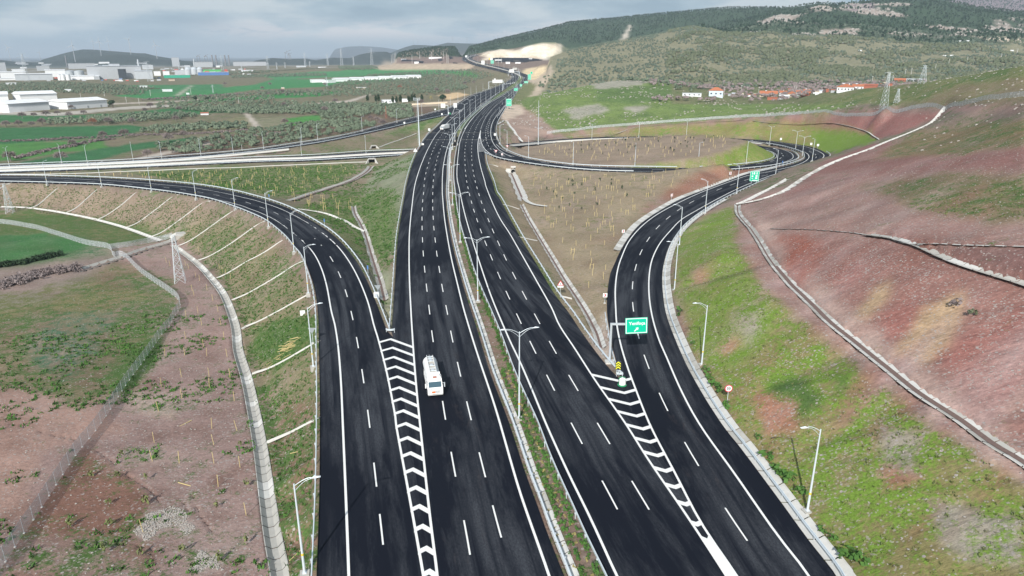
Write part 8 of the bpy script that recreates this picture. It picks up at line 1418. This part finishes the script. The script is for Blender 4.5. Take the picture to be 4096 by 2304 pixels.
for i, (x, yb, yt, D) in enumerate([(111, 330, 215, 2100), (598, 326, 247, 2300), (717, 278, 250, 3000), (891, 283, 222, 2900), (967, 283, 252, 2900), (1073, 278, 226, 3200), (1108, 277, 250, 3200), (1141, 272, 250, 3400), (1222, 268, 212, 3300), (1312, 262, 215, 3400), (1362, 250, 195, 3600), (1415, 262, 228, 3400), (1240, 268, 246, 3300), (1308, 350, 308, 1600), (853, 372, 340, 1300), (1484, 215, 195, 4200)]):
    p = hit(x, yb); a, b_, c_ = raydir(x, yt); r = math.hypot(p[0], p[1])
    if r > 4500: r = D; aa = math.atan2(a, b_); p = (r * math.sin(aa), r * math.cos(aa), float(ground(r * math.sin(aa), r * math.cos(aa))))
    H = HC + r * c_ / math.hypot(a, b_) - p[2]; pylon(p, H, max(H * 0.16, 1.5), 'distant lattice power pylon, %s from the left along the plain' % ordn[i], 'distant power pylons', 3, 'steel', max(0.07, r * 0.7e-4))
# wind turbines on the far hills, cloud shade put into their grey
def turbine(hub, base, lab, ang, D=None):
    p = hit(*base)
    if p is None or math.hypot(p[0], p[1]) > 9000 or D: a, b_, c_ = raydir(*base); aa = math.atan2(a, b_); r = D or 6500; p = (r * math.sin(aa), r * math.cos(aa), HC + r * c_ / math.hypot(a, b_))
    r = math.hypot(p[0], p[1]); a, b_, c_ = raydir(*hub); H = HC + r * c_ / math.hypot(a, b_) - p[2]; rt = empty('wind_turbine', p, label=lab, cat='wind turbine', group='wind turbines on the horizon'); m_ = MB(); m_.bar((0, 0, -8), (0, 0, H), H * 0.022, H * 0.013, 8); obj('tower', m_.me('tower', 'wall_grey'), rt); m_ = MB(); m_.box((0, H * 0.02, H), (H * 0.045, H * 0.12, H * 0.05)); obj('nacelle', m_.me('nacelle', 'wall_grey'), rt)
    for k_ in range(3): q = ang + k_ * 2.094; m_ = MB(); L_ = H * 0.5; d = Vector((math.cos(q), 0, math.sin(q))); n_ = Vector((-math.sin(q), 0, math.cos(q))); c_ = Vector((0, -H * 0.05, H)); m_.add([c_ - n_ * H * 0.012, c_ + d * L_ * 0.2 - n_ * H * 0.028, c_ + d * L_, c_ + d * L_ * 0.2 + n_ * H * 0.012, c_ + Vector((0, H * 0.012, 0)) + d * L_ * 0.15], [(0, 1, 2, 3), (0, 4, 1), (1, 4, 2), (2, 4, 3), (3, 4, 0)]); obj('blade', m_.me('blade', 'wall_grey'), rt)
for i, (x, yb, yh, xh, an, D) in enumerate([(42, 240, 189, 34, 0.0, 6000), (163, 241, 210, 158, 1.2, 6500), (301, 244, 183, 294, 1.4, 5600), (376, 198, 163, 372, 1.6, 7100), (405, 220, 166, 397, 1.5, 6600), (438, 203, 163, 432, 1.7, 7100), (523, 214, 158, 514, 0.75, 6800), (629, 236, 179, 620, 1.75, 6000), (1653, 177, 156, 1651, 1.5, 8900), (1672, 177, 160, 1671, 0.8, 8900), (1811, 169, 150, 1810, 1.5, 9000), (1868, 171, 152, 1867, 0.4, 9000), (1975, 163, 145, 1974, 1.5, 9000), (1990, 160, 143, 1989, 0.6, 9000), (2021, 158, 143, 2020, 1.1, 9000)]): turbine((xh, yh), (x, yb), 'wind turbine on the horizon, %s from the left' % ordn[i], an, D)
# ------------------------------------------------------------------ buildings
def gable(p, w_, d_, h_, rh, rz, lab, wall, roof, cat='building', grp=None, nm=None, windows=0, hip=False, flat_=False, chimney=False, doors=0, ridge_x=True, band=None, panels=0):
    rt = empty(nm or 'building', p, rz, label=lab, cat=cat, group=grp); m_ = MB(); m_.box((0, d_ / 2, h_ / 2 - 0.5), (w_, d_, h_ + 1.0)); obj('wall', m_.me('wall', wall), rt); m_ = MB(); ov = 0.02 * w_ + 0.2
    if flat_: m_.box((0, d_ / 2, h_ + 0.13), (w_ + ov, d_ + ov, 0.25))
    elif hip: m_.add([(-w_ / 2 - ov, -ov, h_), (w_ / 2 + ov, -ov, h_), (w_ / 2 + ov, d_ + ov, h_), (-w_ / 2 - ov, d_ + ov, h_), (-w_ * 0.12, d_ / 2, h_ + rh), (w_ * 0.12, d_ / 2, h_ + rh)], [(0, 1, 5, 4), (1, 2, 5), (2, 3, 4, 5), (3, 0, 4), (3, 2, 1, 0)])
    elif ridge_x: m_.add([(-w_ / 2 - ov, -ov, h_), (w_ / 2 + ov, -ov, h_), (w_ / 2 + ov, d_ + ov, h_), (-w_ / 2 - ov, d_ + ov, h_), (-w_ / 2 - ov, d_ / 2, h_ + rh), (w_ / 2 + ov, d_ / 2, h_ + rh)], [(0, 1, 5, 4), (1, 2, 5), (2, 3, 4, 5), (3, 0, 4), (3, 2, 1, 0)])
    else: m_.add([(-w_ / 2 - ov, -ov, h_), (w_ / 2 + ov, -ov, h_), (w_ / 2 + ov, d_ + ov, h_), (-w_ / 2 - ov, d_ + ov, h_), (0, -ov, h_ + rh), (0, d_ + ov, h_ + rh)], [(0, 1, 4), (1, 2, 5, 4), (2, 3, 5), (3, 0, 4, 5), (3, 2, 1, 0)])
    ro = obj('roof', m_.me('roof', roof), rt)
    if chimney: m_ = MB(); m_.box((w_ * 0.2, d_ * 0.6, h_ + rh * 0.8), (0.7, 0.7, 1.6)); obj('chimney', m_.me('chimney', 'wall_white'), ro); m_ = MB(); m_.bar((-w_ * 0.15 - 0.9, d_ * 0.45, h_ + rh * 0.75 + 0.9), (-w_ * 0.15 + 0.9, d_ * 0.45, h_ + rh * 0.75 + 0.9), 0.4, 0.4, 8); m_.box((-w_ * 0.15, d_ * 0.3, h_ + rh * 0.6 + 0.2), (1.6, 1.6, 0.1)); obj('water_heater', m_.me('water_heater', 'steel_light'), ro)
    if band: m_ = MB(); m_.box((0, -0.06, h_ * 0.82), (w_ * 0.985, 0.1, h_ * 0.28)); obj('wall_band', m_.me('wall_band', band), rt)
    for i in range(windows): m_ = MB(); x = -w_ / 2 + w_ * (i + 0.5) / windows; zz = h_ * 0.55; m_.box((x, -0.03, zz), (min(w_ / windows * 0.35, 1.6), 0.08, min(h_ * 0.35, 1.4))); obj('window', m_.me('window', 'window_dark'), rt)
    for i in range(doors): m_ = MB(); x = -w_ / 2 + w_ * (i + 0.5) / doors; m_.box((x, -0.05, 1.6), (2.4, 0.12, 3.2)); obj('door', m_.me('door', 'wall_grey'), rt)
    for i in range(panels): m_ = MB(); y0 = d_ * 0.06; x = -w_ / 2 + w_ * (i + 1) / (panels + 1); m_.add([(x - 0.25, y0 - ov, h_ + 0.03 + rh * 0.12), (x + 0.25, y0 - ov, h_ + 0.03 + rh * 0.12), (x + 0.25, d_ / 2, h_ + rh + 0.05), (x - 0.25, d_ / 2, h_ + rh + 0.05)], [(0, 1, 2, 3)]); obj('roof_strip', m_.me('roof_strip', 'roof_grey'), ro)
    return rt
def house_px(x0, x1, yb, yw, ya, lab, wall, roof, D=None, d_=None, **k):   # facade between x0 and x1, base yb, eaves yw, ridge ya
    a = hit(x0, yb); b_ = hit(x1, yb)
    if a is None or b_ is None: return
    a = np.array(a); b_ = np.array(b_)
    if D: 
        def at_r(x, y): q = raydir(x, y); aa = math.atan2(q[0], q[1]); return np.array((D * math.sin(aa), D * math.cos(aa), float(ground(D * math.sin(aa), D * math.cos(aa)))))
        a, b_ = at_r(x0, yb), at_r(x1, yb)
    c_ = (a + b_) / 2; r = math.hypot(*c_[:2]); az = math.atan2(c_[0], c_[1]); wv = b_ - a; w_ = r * abs(math.atan2(b_[0], b_[1]) - math.atan2(a[0], a[1])); sl = lambda y: (lambda q: q[2] / math.hypot(q[0], q[1]))(raydir((x0 + x1) / 2, y)); z0 = c_[2]; hw = HC + r * sl(yw) - z0; hr = HC + r * sl(ya) - z0 - hw
    return gable(tuple(c_), w_, d_ or max(w_ * 0.6, 6), max(hw, 2), max(hr, 0.4), -az, lab, wall, roof, **k)
random.seed(5)
V_ = lambda x0, x1, yb, yw, ya: (2700 + x0 / 2.576, 2700 + x1 / 2.576, 250 + yb / 2.576, 250 + yw / 2.576, 250 + ya / 2.576)
G_ = 'village houses'
house_px(*V_(345, 490, 357, 290, 256), 'two-storey pale blue house with an orange hip roof, alone at the left of the village', 'wall_blue', 'roof_tile', hip=True, windows=3, cat='house', nm='village_house', d_=10)
house_px(*V_(75, 270, 350, 318, 312), 'long low white farm building left of the pale blue house', 'wall_white', 'roof_grey', flat_=True, windows=4, cat='farm building', nm='farm_building', d_=7)
house_px(*V_(870, 1050, 352, 322, 293), 'low cream house with a long orange roof, left of the village core', 'wall_cream', 'roof_tile', chimney=True, windows=3, cat='house', nm='village_house', d_=9)
house_px(*V_(950, 1060, 386, 360, 352), 'low brick shed in front of the long-roofed cream house', 'brick_red', 'brick_red', flat_=True, cat='shed', nm='brick_shed', d_=6)
house_px(*V_(1072, 1178, 376, 345, 334), 'pale metal-roofed shed in front of the gabled cream house', 'wall_grey', 'roof_white', windows=2, cat='shed', nm='metal_shed', d_=7)
house_px(*V_(1158, 1240, 354, 322, 298), 'cream house with its gable end and white window facing the camera', 'wall_cream', 'roof_tile', ridge_x=False, windows=1, cat='house', nm='village_house', d_=12)
house_px(*V_(1075, 1150, 330, 312, 292), 'small orange-roofed house behind the metal-roofed shed', 'wall_white', 'roof_tile', windows=2, cat='house', nm='village_house', d_=8)
house_px(*V_(1245, 1305, 322, 306, 290), 'small orange-roofed house right of the gabled cream house', 'wall_cream', 'roof_tile', windows=1, cat='house', nm='village_house', d_=7)
house_px(*V_(1300, 1395, 346, 316, 300), 'brick house with a stepped orange roof in the village core', 'brick_red', 'roof_tile', windows=2, cat='house', nm='village_house', d_=9)
house_px(*V_(1320, 1400, 318, 300, 278), 'white house with a rooftop water tank behind the brick house', 'wall_white', 'roof_tile', chimney=True, windows=2, cat='house', nm='village_house', d_=8)
house_px(*V_(1430, 1540, 312, 302, 298), 'low white outbuildings between the village core and the long white house', 'wall_white', 'roof_grey', flat_=True, windows=2, cat='outbuilding', nm='outbuilding', d_=6)
house_px(*V_(1668, 1840, 302, 254, 224), 'long white house with an orange roof at the right end of the village', 'wall_white', 'roof_tile', hip=True, chimney=True, windows=5, cat='house', nm='village_house', d_=12)
house_px(*V_(1838, 1955, 280, 248, 224), 'white house with an orange roof touching the long white house', 'wall_white', 'roof_tile', windows=3, chimney=True, cat='house', nm='village_house', d_=10)
house_px(*V_(1958, 2105, 264, 238, 222), 'red brick barn with a brick-red roof right of the white houses', 'brick_red', 'brick_red', cat='barn', nm='brick_barn', d_=10)
house_px(*V_(2205, 2245, 242, 224, 220), 'small square brick hut on the slope right of the brick barn', 'brick_red', 'brick_red', flat_=True, cat='hut', nm='brick_hut', d_=5)
house_px(*V_(2256, 2375, 198, 180, 162), 'orange-roofed brick house beside the unfinished grey one', 'brick_red', 'roof_tile', windows=3, cat='house', nm='village_house', d_=9)
house_px(*V_(2376, 2548, 196, 168, 162), 'unfinished grey concrete house at the right end of the hill road', 'wall_grey', 'roof_grey', flat_=True, windows=5, cat='house', nm='village_house', d_=10)
random.seed(8)
for i, (x, y) in enumerate([(560, 348), (600, 340), (690, 345), (760, 352), (820, 345), (1010, 318), (1110, 300), (1180, 296), (1270, 345), (1410, 322), (1460, 330), (1500, 318), (1570, 306), (1620, 312), (1600, 290), (2130, 235), (2160, 230)]): house_px(*V_(x - 16, x + random.uniform(10, 26), y, y - random.uniform(9, 15), y - 20), 'small muted hut or outhouse among the village trees, %s from the left' % ordn[i], random.choice(['wall_cream', 'wall_grey', 'brick_red', 'wall_white']), random.choice(['brick_red', 'roof_grey', 'roof_tile', 'wall_cream']), cat='outbuilding', nm='outbuilding', d_=6)
for i, (x, y) in enumerate([(3367, 171), (3398, 166), (3470, 155), (3440, 201), (3778, 222), (3806, 221), (3840, 163), (3870, 162), (3936, 240), (3954, 242), (4048, 201), (3125, 178)]): house_px(x - 7, x + 7, y + 3, y - 1, y - 3.5, 'tiny pale farm building on the far hillside, %s from the left' % ordn[[11, 0, 1][0] if False else i], 'wall_white', 'roof_white' if i != 2 else 'panel_blue', flat_=True, cat='farm building', nm='farm_building', d_=9)
# warehouses at the left edge
def ware(a, b_, d_, h_, rh, lab, **k):
    A_, B_ = np.array(hit(*a)), np.array(hit(*b_)); c_ = (A_ + B_) / 2; v = B_ - A_; rz = math.atan2(v[1], v[0]); gable(tuple(c_), float(np.linalg.norm(v[:2])), d_, h_, rh, rz, lab, 'roof_white', 'roof_white', cat='warehouse', nm='warehouse', **k)
ware((38, 451), (201, 439), 42, 10.5, 3.2, 'large white warehouse at the left edge, nearest of the four', band='roof_grey', panels=3)
ware((272, 438), (431, 427), 40, 9.5, 3.4, 'long white warehouse right of the nearest one, with small doors', doors=3, panels=3)
ware((84, 405), (231, 400), 48, 10, 4.0, 'white warehouse behind the gap between the front two', band='roof_grey')
ware((-70, 408), (36, 404), 44, 10, 4.0, 'white warehouse cut by the left edge behind the nearest one', band='roof_grey')
for i in range(6): ware((1345 + i * 57, 327 - i * 2.4), (1400 + i * 57, 325 - i * 2.4), 34, 6.5, 2.5, 'white gabled hall in the long greenhouse complex, %s from the left' % ordn[i], grp='halls of the long white complex')
ware((1248, 331), (1300, 329), 24, 7, 1, 'flat white building left of the long greenhouse complex', flat_=True); ware((1312, 332), (1344, 330), 24, 6, 1, 'small white annex between the flat building and the halls', flat_=True)
house_px(1526, 1582, 414, 401, 400, 'white farmhouse among the cypresses, its longer part', 'wall_white', 'roof_white', flat_=True, windows=4, cat='house', nm='farmhouse', d_=12); house_px(1608, 1632, 408, 397, 396, 'white end of the farmhouse right of the dark cypresses', 'wall_white', 'roof_white', flat_=True, cat='house', nm='farmhouse', d_=10)
house_px(803, 835, 460, 454, 450, 'tiny white hut with a dark red roof at the edge of the grove', 'wall_white', 'brick_red', cat='hut', nm='field_hut', d_=6); house_px(745, 758, 378, 372, 371, 'tiny white cube hut on the far green field', 'wall_white', 'roof_white', flat_=True, cat='hut', nm='field_hut', d_=5)
for i, (x0, x1, y) in enumerate([(128, 152, 374), (25, 66, 340), (1125, 1138, 357), (650, 690, 366), (675, 700, 324), (260, 285, 366), (1425, 1465, 357), (560, 590, 352)]): house_px(x0, x1, y, y - 7, y - 9, 'small pale building among scrub on the plain, %s in the list of scattered ones' % ordn[i] if False else ('small pale building among the scrub between the warehouses and the estate' if x0 < 300 else 'small pale building standing alone out on the plain'), 'wall_white' if i % 2 else 'wall_cream', 'roof_white' if i != 4 else 'roof_tile', flat_=i % 2 == 0, cat='building', grp='scattered small buildings near the estate' if x0 < 300 else 'scattered small buildings on the plain')
# wall along the farm track
R = on_ground(Z5([(1160, 160), (1300, 172), (1450, 168), (1650, 158), (1850, 145)]), 4); V, Fc = sweep(R, [(-0.15, -0.3), (-0.15, 1.9), (0.15, 1.9), (0.15, -0.3)]); obj('boundary_wall', mesh('boundary_wall', V, Fc, 'sand_pale'), label='long pale boundary wall running to the motorway below the cypresses', cat='wall')
# industrial estate
I_ = lambda x0, x1, yb, yt: (x0 / 3.68, x1 / 3.68, 230 + yb / 3.68, 230 + yt / 3.68)
J_ = lambda x0, x1, yb, yt: (700 + x0 / 3.68, 700 + x1 / 3.68, 230 + yb / 3.68, 230 + yt / 3.68)
def ind(q, lab, wall, roof, fl=True, D=None, d_=45, grp=None, **k): x0, x1, yb, yt = q; house_px(x0, x1, yb, yt + (0 if fl else 2.2), yt, lab, wall, roof, D=D, d_=d_, flat_=fl, cat='factory building', nm='factory_building', grp=grp, **k)
ind(I_(1290, 2090, 262, 128), 'huge grey factory hall in the middle of the estate', 'wall_grey', 'roof_grey', d_=120, D=2350, windows=0); ind(I_(1625, 1785, 262, 96), 'taller grey block rising from the huge factory hall', 'wall_grey', 'roof_grey', d_=60, D=2420); ind(I_(1738, 1860, 220, 168), 'dark block painted as the shade of paired openings in the huge factory hall', 'window_dark', 'roof_grey', d_=6, D=2330)  # last one is a solid dark block, painted shade for the hall's openings
ind(I_(1990, 2250, 262, 190), 'pale grey hall right of the huge factory hall', 'roof_grey', 'roof_grey', False, d_=60, D=2300); ind(I_(235, 790, 336, 236), 'long blue-grey hall behind the dark trees at left', 'panel_blue' if False else 'roof_grey', 'roof_white', False, d_=70); ind(I_(1045, 1390, 328, 262), 'long white hall right of the storage tanks', 'roof_white', 'roof_white', False, d_=60); ind(I_(1390, 1470, 326, 268), 'short dark-ended hall touching the long white hall', 'wall_grey', 'roof_white', False)
ind(I_(0, 240, 335, 300), 'low white shed at the left edge of the estate', 'roof_white', 'roof_white', False, d_=40); ind(I_(0, 380, 250, 205), 'row of white roofs at the far left of the estate', 'roof_white', 'roof_white', False, D=2500); ind(I_(660, 955, 205, 176), 'long white roof behind the storage tanks', 'roof_white', 'roof_white', False, D=2700); ind(I_(180, 370, 215, 172), 'white gabled roof cluster behind the blue-grey hall', 'roof_white', 'roof_white', False, D=2650)
ind(I_(0, 100, 200, 75), 'hazy tall grey block at the far left', 'wall_grey', 'wall_grey', D=3800); ind(I_(545, 735, 190, 125), 'hazy grey block behind the estate', 'wall_grey', 'wall_grey', D=3800); ind(I_(1010, 1400, 150, 85), 'hazy long grey structure below the far hill', 'wall_grey', 'wall_grey', D=4200); ind(I_(2100, 2260, 180, 110), 'hazy pale block right of the tall chimney', 'roof_grey', 'roof_grey', D=3600)
ind(I_(2270, 2370, 268, 206), 'white cube hall, left one of a pair', 'roof_white', 'roof_white', d_=40); ind(I_(2405, 2500, 268, 204), 'white cube hall, right one of a pair', 'roof_white', 'roof_white', d_=40); ind(J_(-160, 230, 300, 258), 'long teal-green fence-like hall in front of the white pair', 'wall_teal', 'roof_green' if False else 'roof_white', d_=25)
ind(J_(155, 685, 215, 182), 'long bright green roofed hall', 'roof_green', 'roof_green', d_=60); ind(J_(345, 800, 262, 216), 'long low white roof with a blue edge', 'panel_blue', 'roof_white', d_=40); ind(J_(0, 155, 250, 188), 'grey-blue hall left of the bright green roof', 'roof_grey', 'roof_grey'); ind(J_(270, 555, 120, 66), 'hazy grey hall behind the silos', 'wall_grey', 'wall_grey', D=3900); ind(J_(860, 1345, 115, 62), 'hazy long grey hall right of the chimneys', 'wall_grey', 'wall_grey', D=4600); ind(J_(140, 220, 145, 116), 'small pale block above the left silo', 'roof_grey', 'roof_grey', D=3300); ind(J_(-50, 60, 45, 0), 'hazy pale block above the left silos', 'wall_grey', 'wall_grey', D=5000)
ind(J_(440, 505, 228, 200), 'red container stack beside the green roof', 'container_red', 'container_red', d_=15); ind(J_(520, 600, 228, 208), 'mixed white container stack right of the red one', 'roof_white', 'panel_blue', d_=15); ind(J_(730, 775, 210, 178), 'red block beyond the right end of the green roof', 'container_red', 'container_red', d_=20); ind(J_(980, 1150, 208, 184), 'white roofs at the right end of the estate', 'roof_white', 'roof_white', False, d_=30)
random.seed(11)
for i in range(90):
    x = random.uniform(150, 990); y = random.uniform(290, 327) if x < 640 else random.uniform(276, 300); w_ = random.uniform(4, 20); house_px(x, x + w_, y, y - random.uniform(2.5, 5), y - 6, 'small pale shed or parked load in the crowded yards of the estate', random.choice(['roof_white', 'roof_white', 'wall_grey', 'roof_grey', 'panel_blue', 'container_red']), random.choice(['roof_white', 'roof_white', 'roof_grey']), flat_=True, cat='shed', nm='yard_shed', grp='small sheds in the estate yards', d_=12)
for i in range(24): x = random.uniform(5, 1300); y = random.uniform(252, 275); w_ = random.uniform(14, 46); house_px(x, x + w_, y, y - random.uniform(2.5, 7), y - 7.5, 'hazy far works building behind the estate', random.choice(['wall_grey', 'roof_grey', 'roof_white']), 'roof_grey', flat_=True, cat='factory building', nm='factory_building', grp='hazy works behind the estate', d_=40)
def cyl(x0, x1, yb, yt, lab, mt, nm='storage_tank', cat='tank', dome=0.15, D=None, grp=None):
    a = hit((x0 + x1) / 2, yb); a = np.array(a)
    if D: q = raydir((x0 + x1) / 2, yb); aa = math.atan2(q[0], q[1]); a = np.array((D * math.sin(aa), D * math.cos(aa), float(ground(D * math.sin(aa), D * math.cos(aa)))))
    r = math.hypot(*a[:2]); R_ = (x1 - x0) / 2 / F * r; q = raydir((x0 + x1) / 2, yt); H = HC + r * q[2] / math.hypot(q[0], q[1]) - a[2]; rt = empty(nm, tuple(a), label=lab, cat=cat, group=grp); m_ = MB(); m_.lathe([(R_, -2), (R_, H * (1 - dome))], n=20); obj('shell', m_.me('shell', mt), rt); m_ = MB(); m_.lathe([(R_ * 1.02, H * (1 - dome)), (R_ * 0.6, H * (1 - dome * 0.3)), (0.01, H)], n=20); obj('top', m_.me('top', 'steel'), rt)
cyl(*I_(985, 1085, 262, 188), 'dark steel storage tank, left of the pair', 'steel'); cyl(*I_(1118, 1222, 262, 188), 'dark steel storage tank, right of the pair', 'steel')
for i, (a, b_) in enumerate([(150, 228), (240, 322), (326, 402)]): cyl(*J_(a, b_, 190, 138), 'domed grey silo behind the bright green roof, %s from the left' % ordn[i], 'roof_grey', 'silo', 'silo', 0.3, D=2700)
for i, (a, b_) in enumerate([(865, 905), (915, 960), (985, 1035)]): cyl(*I_(a, b_, 335, 240), 'slim pale silo in the cluster before the tanks, %s from the left' % ordn[i], 'roof_white', 'silo', 'silo', 0.1)
cyl(*I_(2046, 2064, 215, 28), 'tall tapering pale chimney at the right end of the huge hall', 'roof_grey', 'chimney', 'chimney', 0.02, D=2380)
for i, x in enumerate([1568, 1596, 1662, 1690]): cyl(x / 1.84 - 2.3, x / 1.84 + 2.3, 262, 219, 'dark power station chimney, %s from the left' % ordn[i], 'grey_part', 'chimney', 'chimney', 0.02, D=5000, grp='four dark chimneys')
cyl(J_(290, 302, 180, 10)[0], J_(290, 302, 180, 10)[1], 282, 235, 'slender pale chimney between the silos', 'roof_grey', 'chimney', 'chimney', 0.02, D=3000); cyl(266, 269.5, 262, 223, 'slender grey chimney at the left below the far hill', 'grey_part', 'chimney', 'chimney', 0.02, D=4800)
# harbour cranes
for i, (x, yb, yt) in enumerate([(794, 240, 218), (825, 240, 218), (1150, 234, 200), (1158, 234, 212)]):
    r = 5200; q = raydir(x, yb); aa = math.atan2(q[0], q[1]); p = (r * math.sin(aa), r * math.cos(aa), HC + r * q[2] / math.hypot(q[0], q[1])); q = raydir(x, yt); H = HC + r * q[2] / math.hypot(q[0], q[1]) - p[2]; rt = empty('harbour_crane', p, label='dark harbour crane on the horizon, %s from the left' % ordn[i], cat='crane'); m_ = MB(); w_ = H * 0.3
    for sx in (-1, 1): m_.bar((sx * w_, 0, -12), (sx * w_ * 0.7, 0, H * 0.7), 1.6, 1.4, 4)
    m_.bar((-w_, 0, H * 0.62), (w_, 0, H * 0.62), 1.5, 1.5, 4); obj('portal', m_.me('portal', 'grey_part'), rt); m_ = MB(); m_.bar((-w_ * 1.2, 0, H * 0.66), (w_ * 1.7, 0, H), 1.4, 1.0, 4); m_.bar((0, 0, H * 0.65), (0, 0, H * 0.95), 1.2, 1.0, 4); obj('boom', m_.me('boom', 'grey_part'), rt)
# utility poles
def pole(b_, t_, lab, grp, bar=True):
    p, H = upright(b_, t_); r = math.hypot(p[0], p[1]); rt = empty('utility_pole', p, label=lab, cat='utility pole', group=grp); m_ = MB(); w_ = max(0.16, r * 2.6e-4); m_.bar((0, 0, -0.5), (0, 0, H), w_, w_ * 0.7, 5); obj('shaft', m_.me('shaft', 'concrete_pale'), rt)
    if bar: m_ = MB(); m_.box((0, 0, H * 0.97), (H * 0.2, w_, w_ * 1.2)); obj('crossarm', m_.me('crossarm', 'concrete_pale'), rt)
for i, (x, yb, yt) in enumerate([(502, 355, 257), (680, 322, 232), (857, 352, 252), (1228, 305, 240), (1246, 302, 240), (1558, 287, 210), (2026, 222, 142), (2240, 192, 130), (2368, 137, 67), (2432, 122, 57), (2200, 218, 103), (2178, 222, 100)]): pole((2700 + x / 2.576, 250 + yb / 2.576), (2700 + x / 2.576, 250 + yt / 2.576), 'pale utility pole by the village, %s from the left' % ordn[i], 'village utility poles')
for i, (x, yb, yt) in enumerate([(1920, 525, 470), (2018, 490, 435), (2155, 460, 418), (2408, 425, 392), (2525, 392, 358)]): pole((2696 + x / 1.84, yb / 1.84), (2696 + x / 1.84 + 1, yt / 1.84), 'pale utility pole climbing the hill road beyond the village, %s from the left' % ordn[i], 'hill road poles', False)
for i, (x, yb, yt) in enumerate([(757, 92, 58), (980, 82, 44), (1185, 140, 88), (1305, 160, 96), (1412, 80, 26), (1790, 65, 10), (2238, 150, 95), (2270, 600, 535)]): pole((x * 0.42702, 350 + yb * 0.42702), ((x - 4) * 0.42702, 350 + yt * 0.42702), 'pale utility pole on the left plain, %s from the left' % ordn[i], 'utility poles on the left plain', i % 2 == 0)
p, H = upright((2153, 578), (2161, 402)); rt = empty('tall_mast', p, label='very tall thin grey pole rising behind the loop beside the pale bare ground', cat='mast'); m_ = MB(); m_.bar((0, 0, -0.5), (0, 0, H), 0.36, 0.16, 8); obj('shaft', m_.me('shaft', 'steel'), rt)
for i, (x, yb, yt) in enumerate([(490, 462, 400), (502, 462, 398), (513, 462, 394), (523, 460, 385), (642, 470, 405), (697, 432, 375), (785, 444, 380), (873, 432, 370), (897, 462, 388), (907, 466, 402), (1275, 465, 428), (1300, 465, 430), (1582, 445, 410), (1590, 445, 412)]): pole((1300 + x / 1.84, yb / 1.84), (1300 + x / 1.84, yt / 1.84), 'tall pale lighting mast at the far service area, %s from the left' % ordn[i], 'service area masts', False)
for i, (x0, x1, yb, yt, mt) in enumerate([(658, 690, 468, 454, 'roof_white'), (765, 860, 432, 420, 'roof_white'), (1205, 1232, 438, 428, 'yellow_paint'), (1250, 1300, 448, 438, 'roof_white'), (1330, 1362, 470, 456, 'roof_white'), (1400, 1440, 468, 458, 'roof_white'), (1500, 1525, 438, 430, 'roof_white'), (560, 600, 440, 433, 'wall_grey')]): house_px(1300 + x0 / 1.84, 1300 + x1 / 1.84, yb / 1.84, yt / 1.84, yt / 1.84 - 0.8, 'low %s site building at the far service area, %s in order from its left' % ('yellow' if 'yellow' in mt else 'pale', ordn[i]) , mt, 'roof_white', flat_=True, cat='site building', nm='site_building', d_=16)
# dark strips of new paving in the service area
for i, q in enumerate(([(1574, 253), (1590, 238), (1610, 238), (1605, 246), (1694, 246), (1692, 253)], [(1765, 254), (1752, 237), (1768, 237), (1773, 254)], [(1812, 254), (1796, 228), (1806, 227), (1830, 254)], [(1960, 236), (1985, 232), (2120, 233), (2170, 240), (2100, 250), (1990, 248)])):
    W_ = [hit(*a) for a in q]
    if all(W_): V = [(a, b_, c_ + 1.2) for a, b_, c_ in W_]; n = len(V); obj('paving_strip', mesh('paving_strip', V + [(a, b_, c_ - 3) for a, b_, c_ in V], [tuple(range(n))] + [(i_, n + i_, n + (i_ + 1) % n, (i_ + 1) % n) for i_ in range(n)], 'asphalt'), kind='structure')
# ------------------------------------------------------------------ air
hm = bpy.data.materials.new('haze'); hm.use_nodes = True; t = hm.node_tree; t.nodes.clear(); o_ = N(t, 'ShaderNodeOutputMaterial'); pv = N(t, 'ShaderNodeVolumePrincipled'); pv.inputs['Density'].default_value = HAZE_D; pv.inputs['Color'].default_value = (0.72, 0.84, 0.97, 1); pv.inputs['Anisotropy'].default_value = 0.0; t.links.new(pv.outputs[0], o_.inputs['Volume']); M['haze'] = hm
zlo = float(GZ.min()) - 2.0; zhi = max(float(GZ.max()), 330.0) + 20.0; m_ = MB(); m_.box((0, 22000, (zlo + zhi) / 2), (92000, 47600, zhi - zlo)); ho = obj('haze', m_.me('haze', 'haze'), kind='stuff'); ho['label'] = 'thin blue-grey haze over the whole landscape'
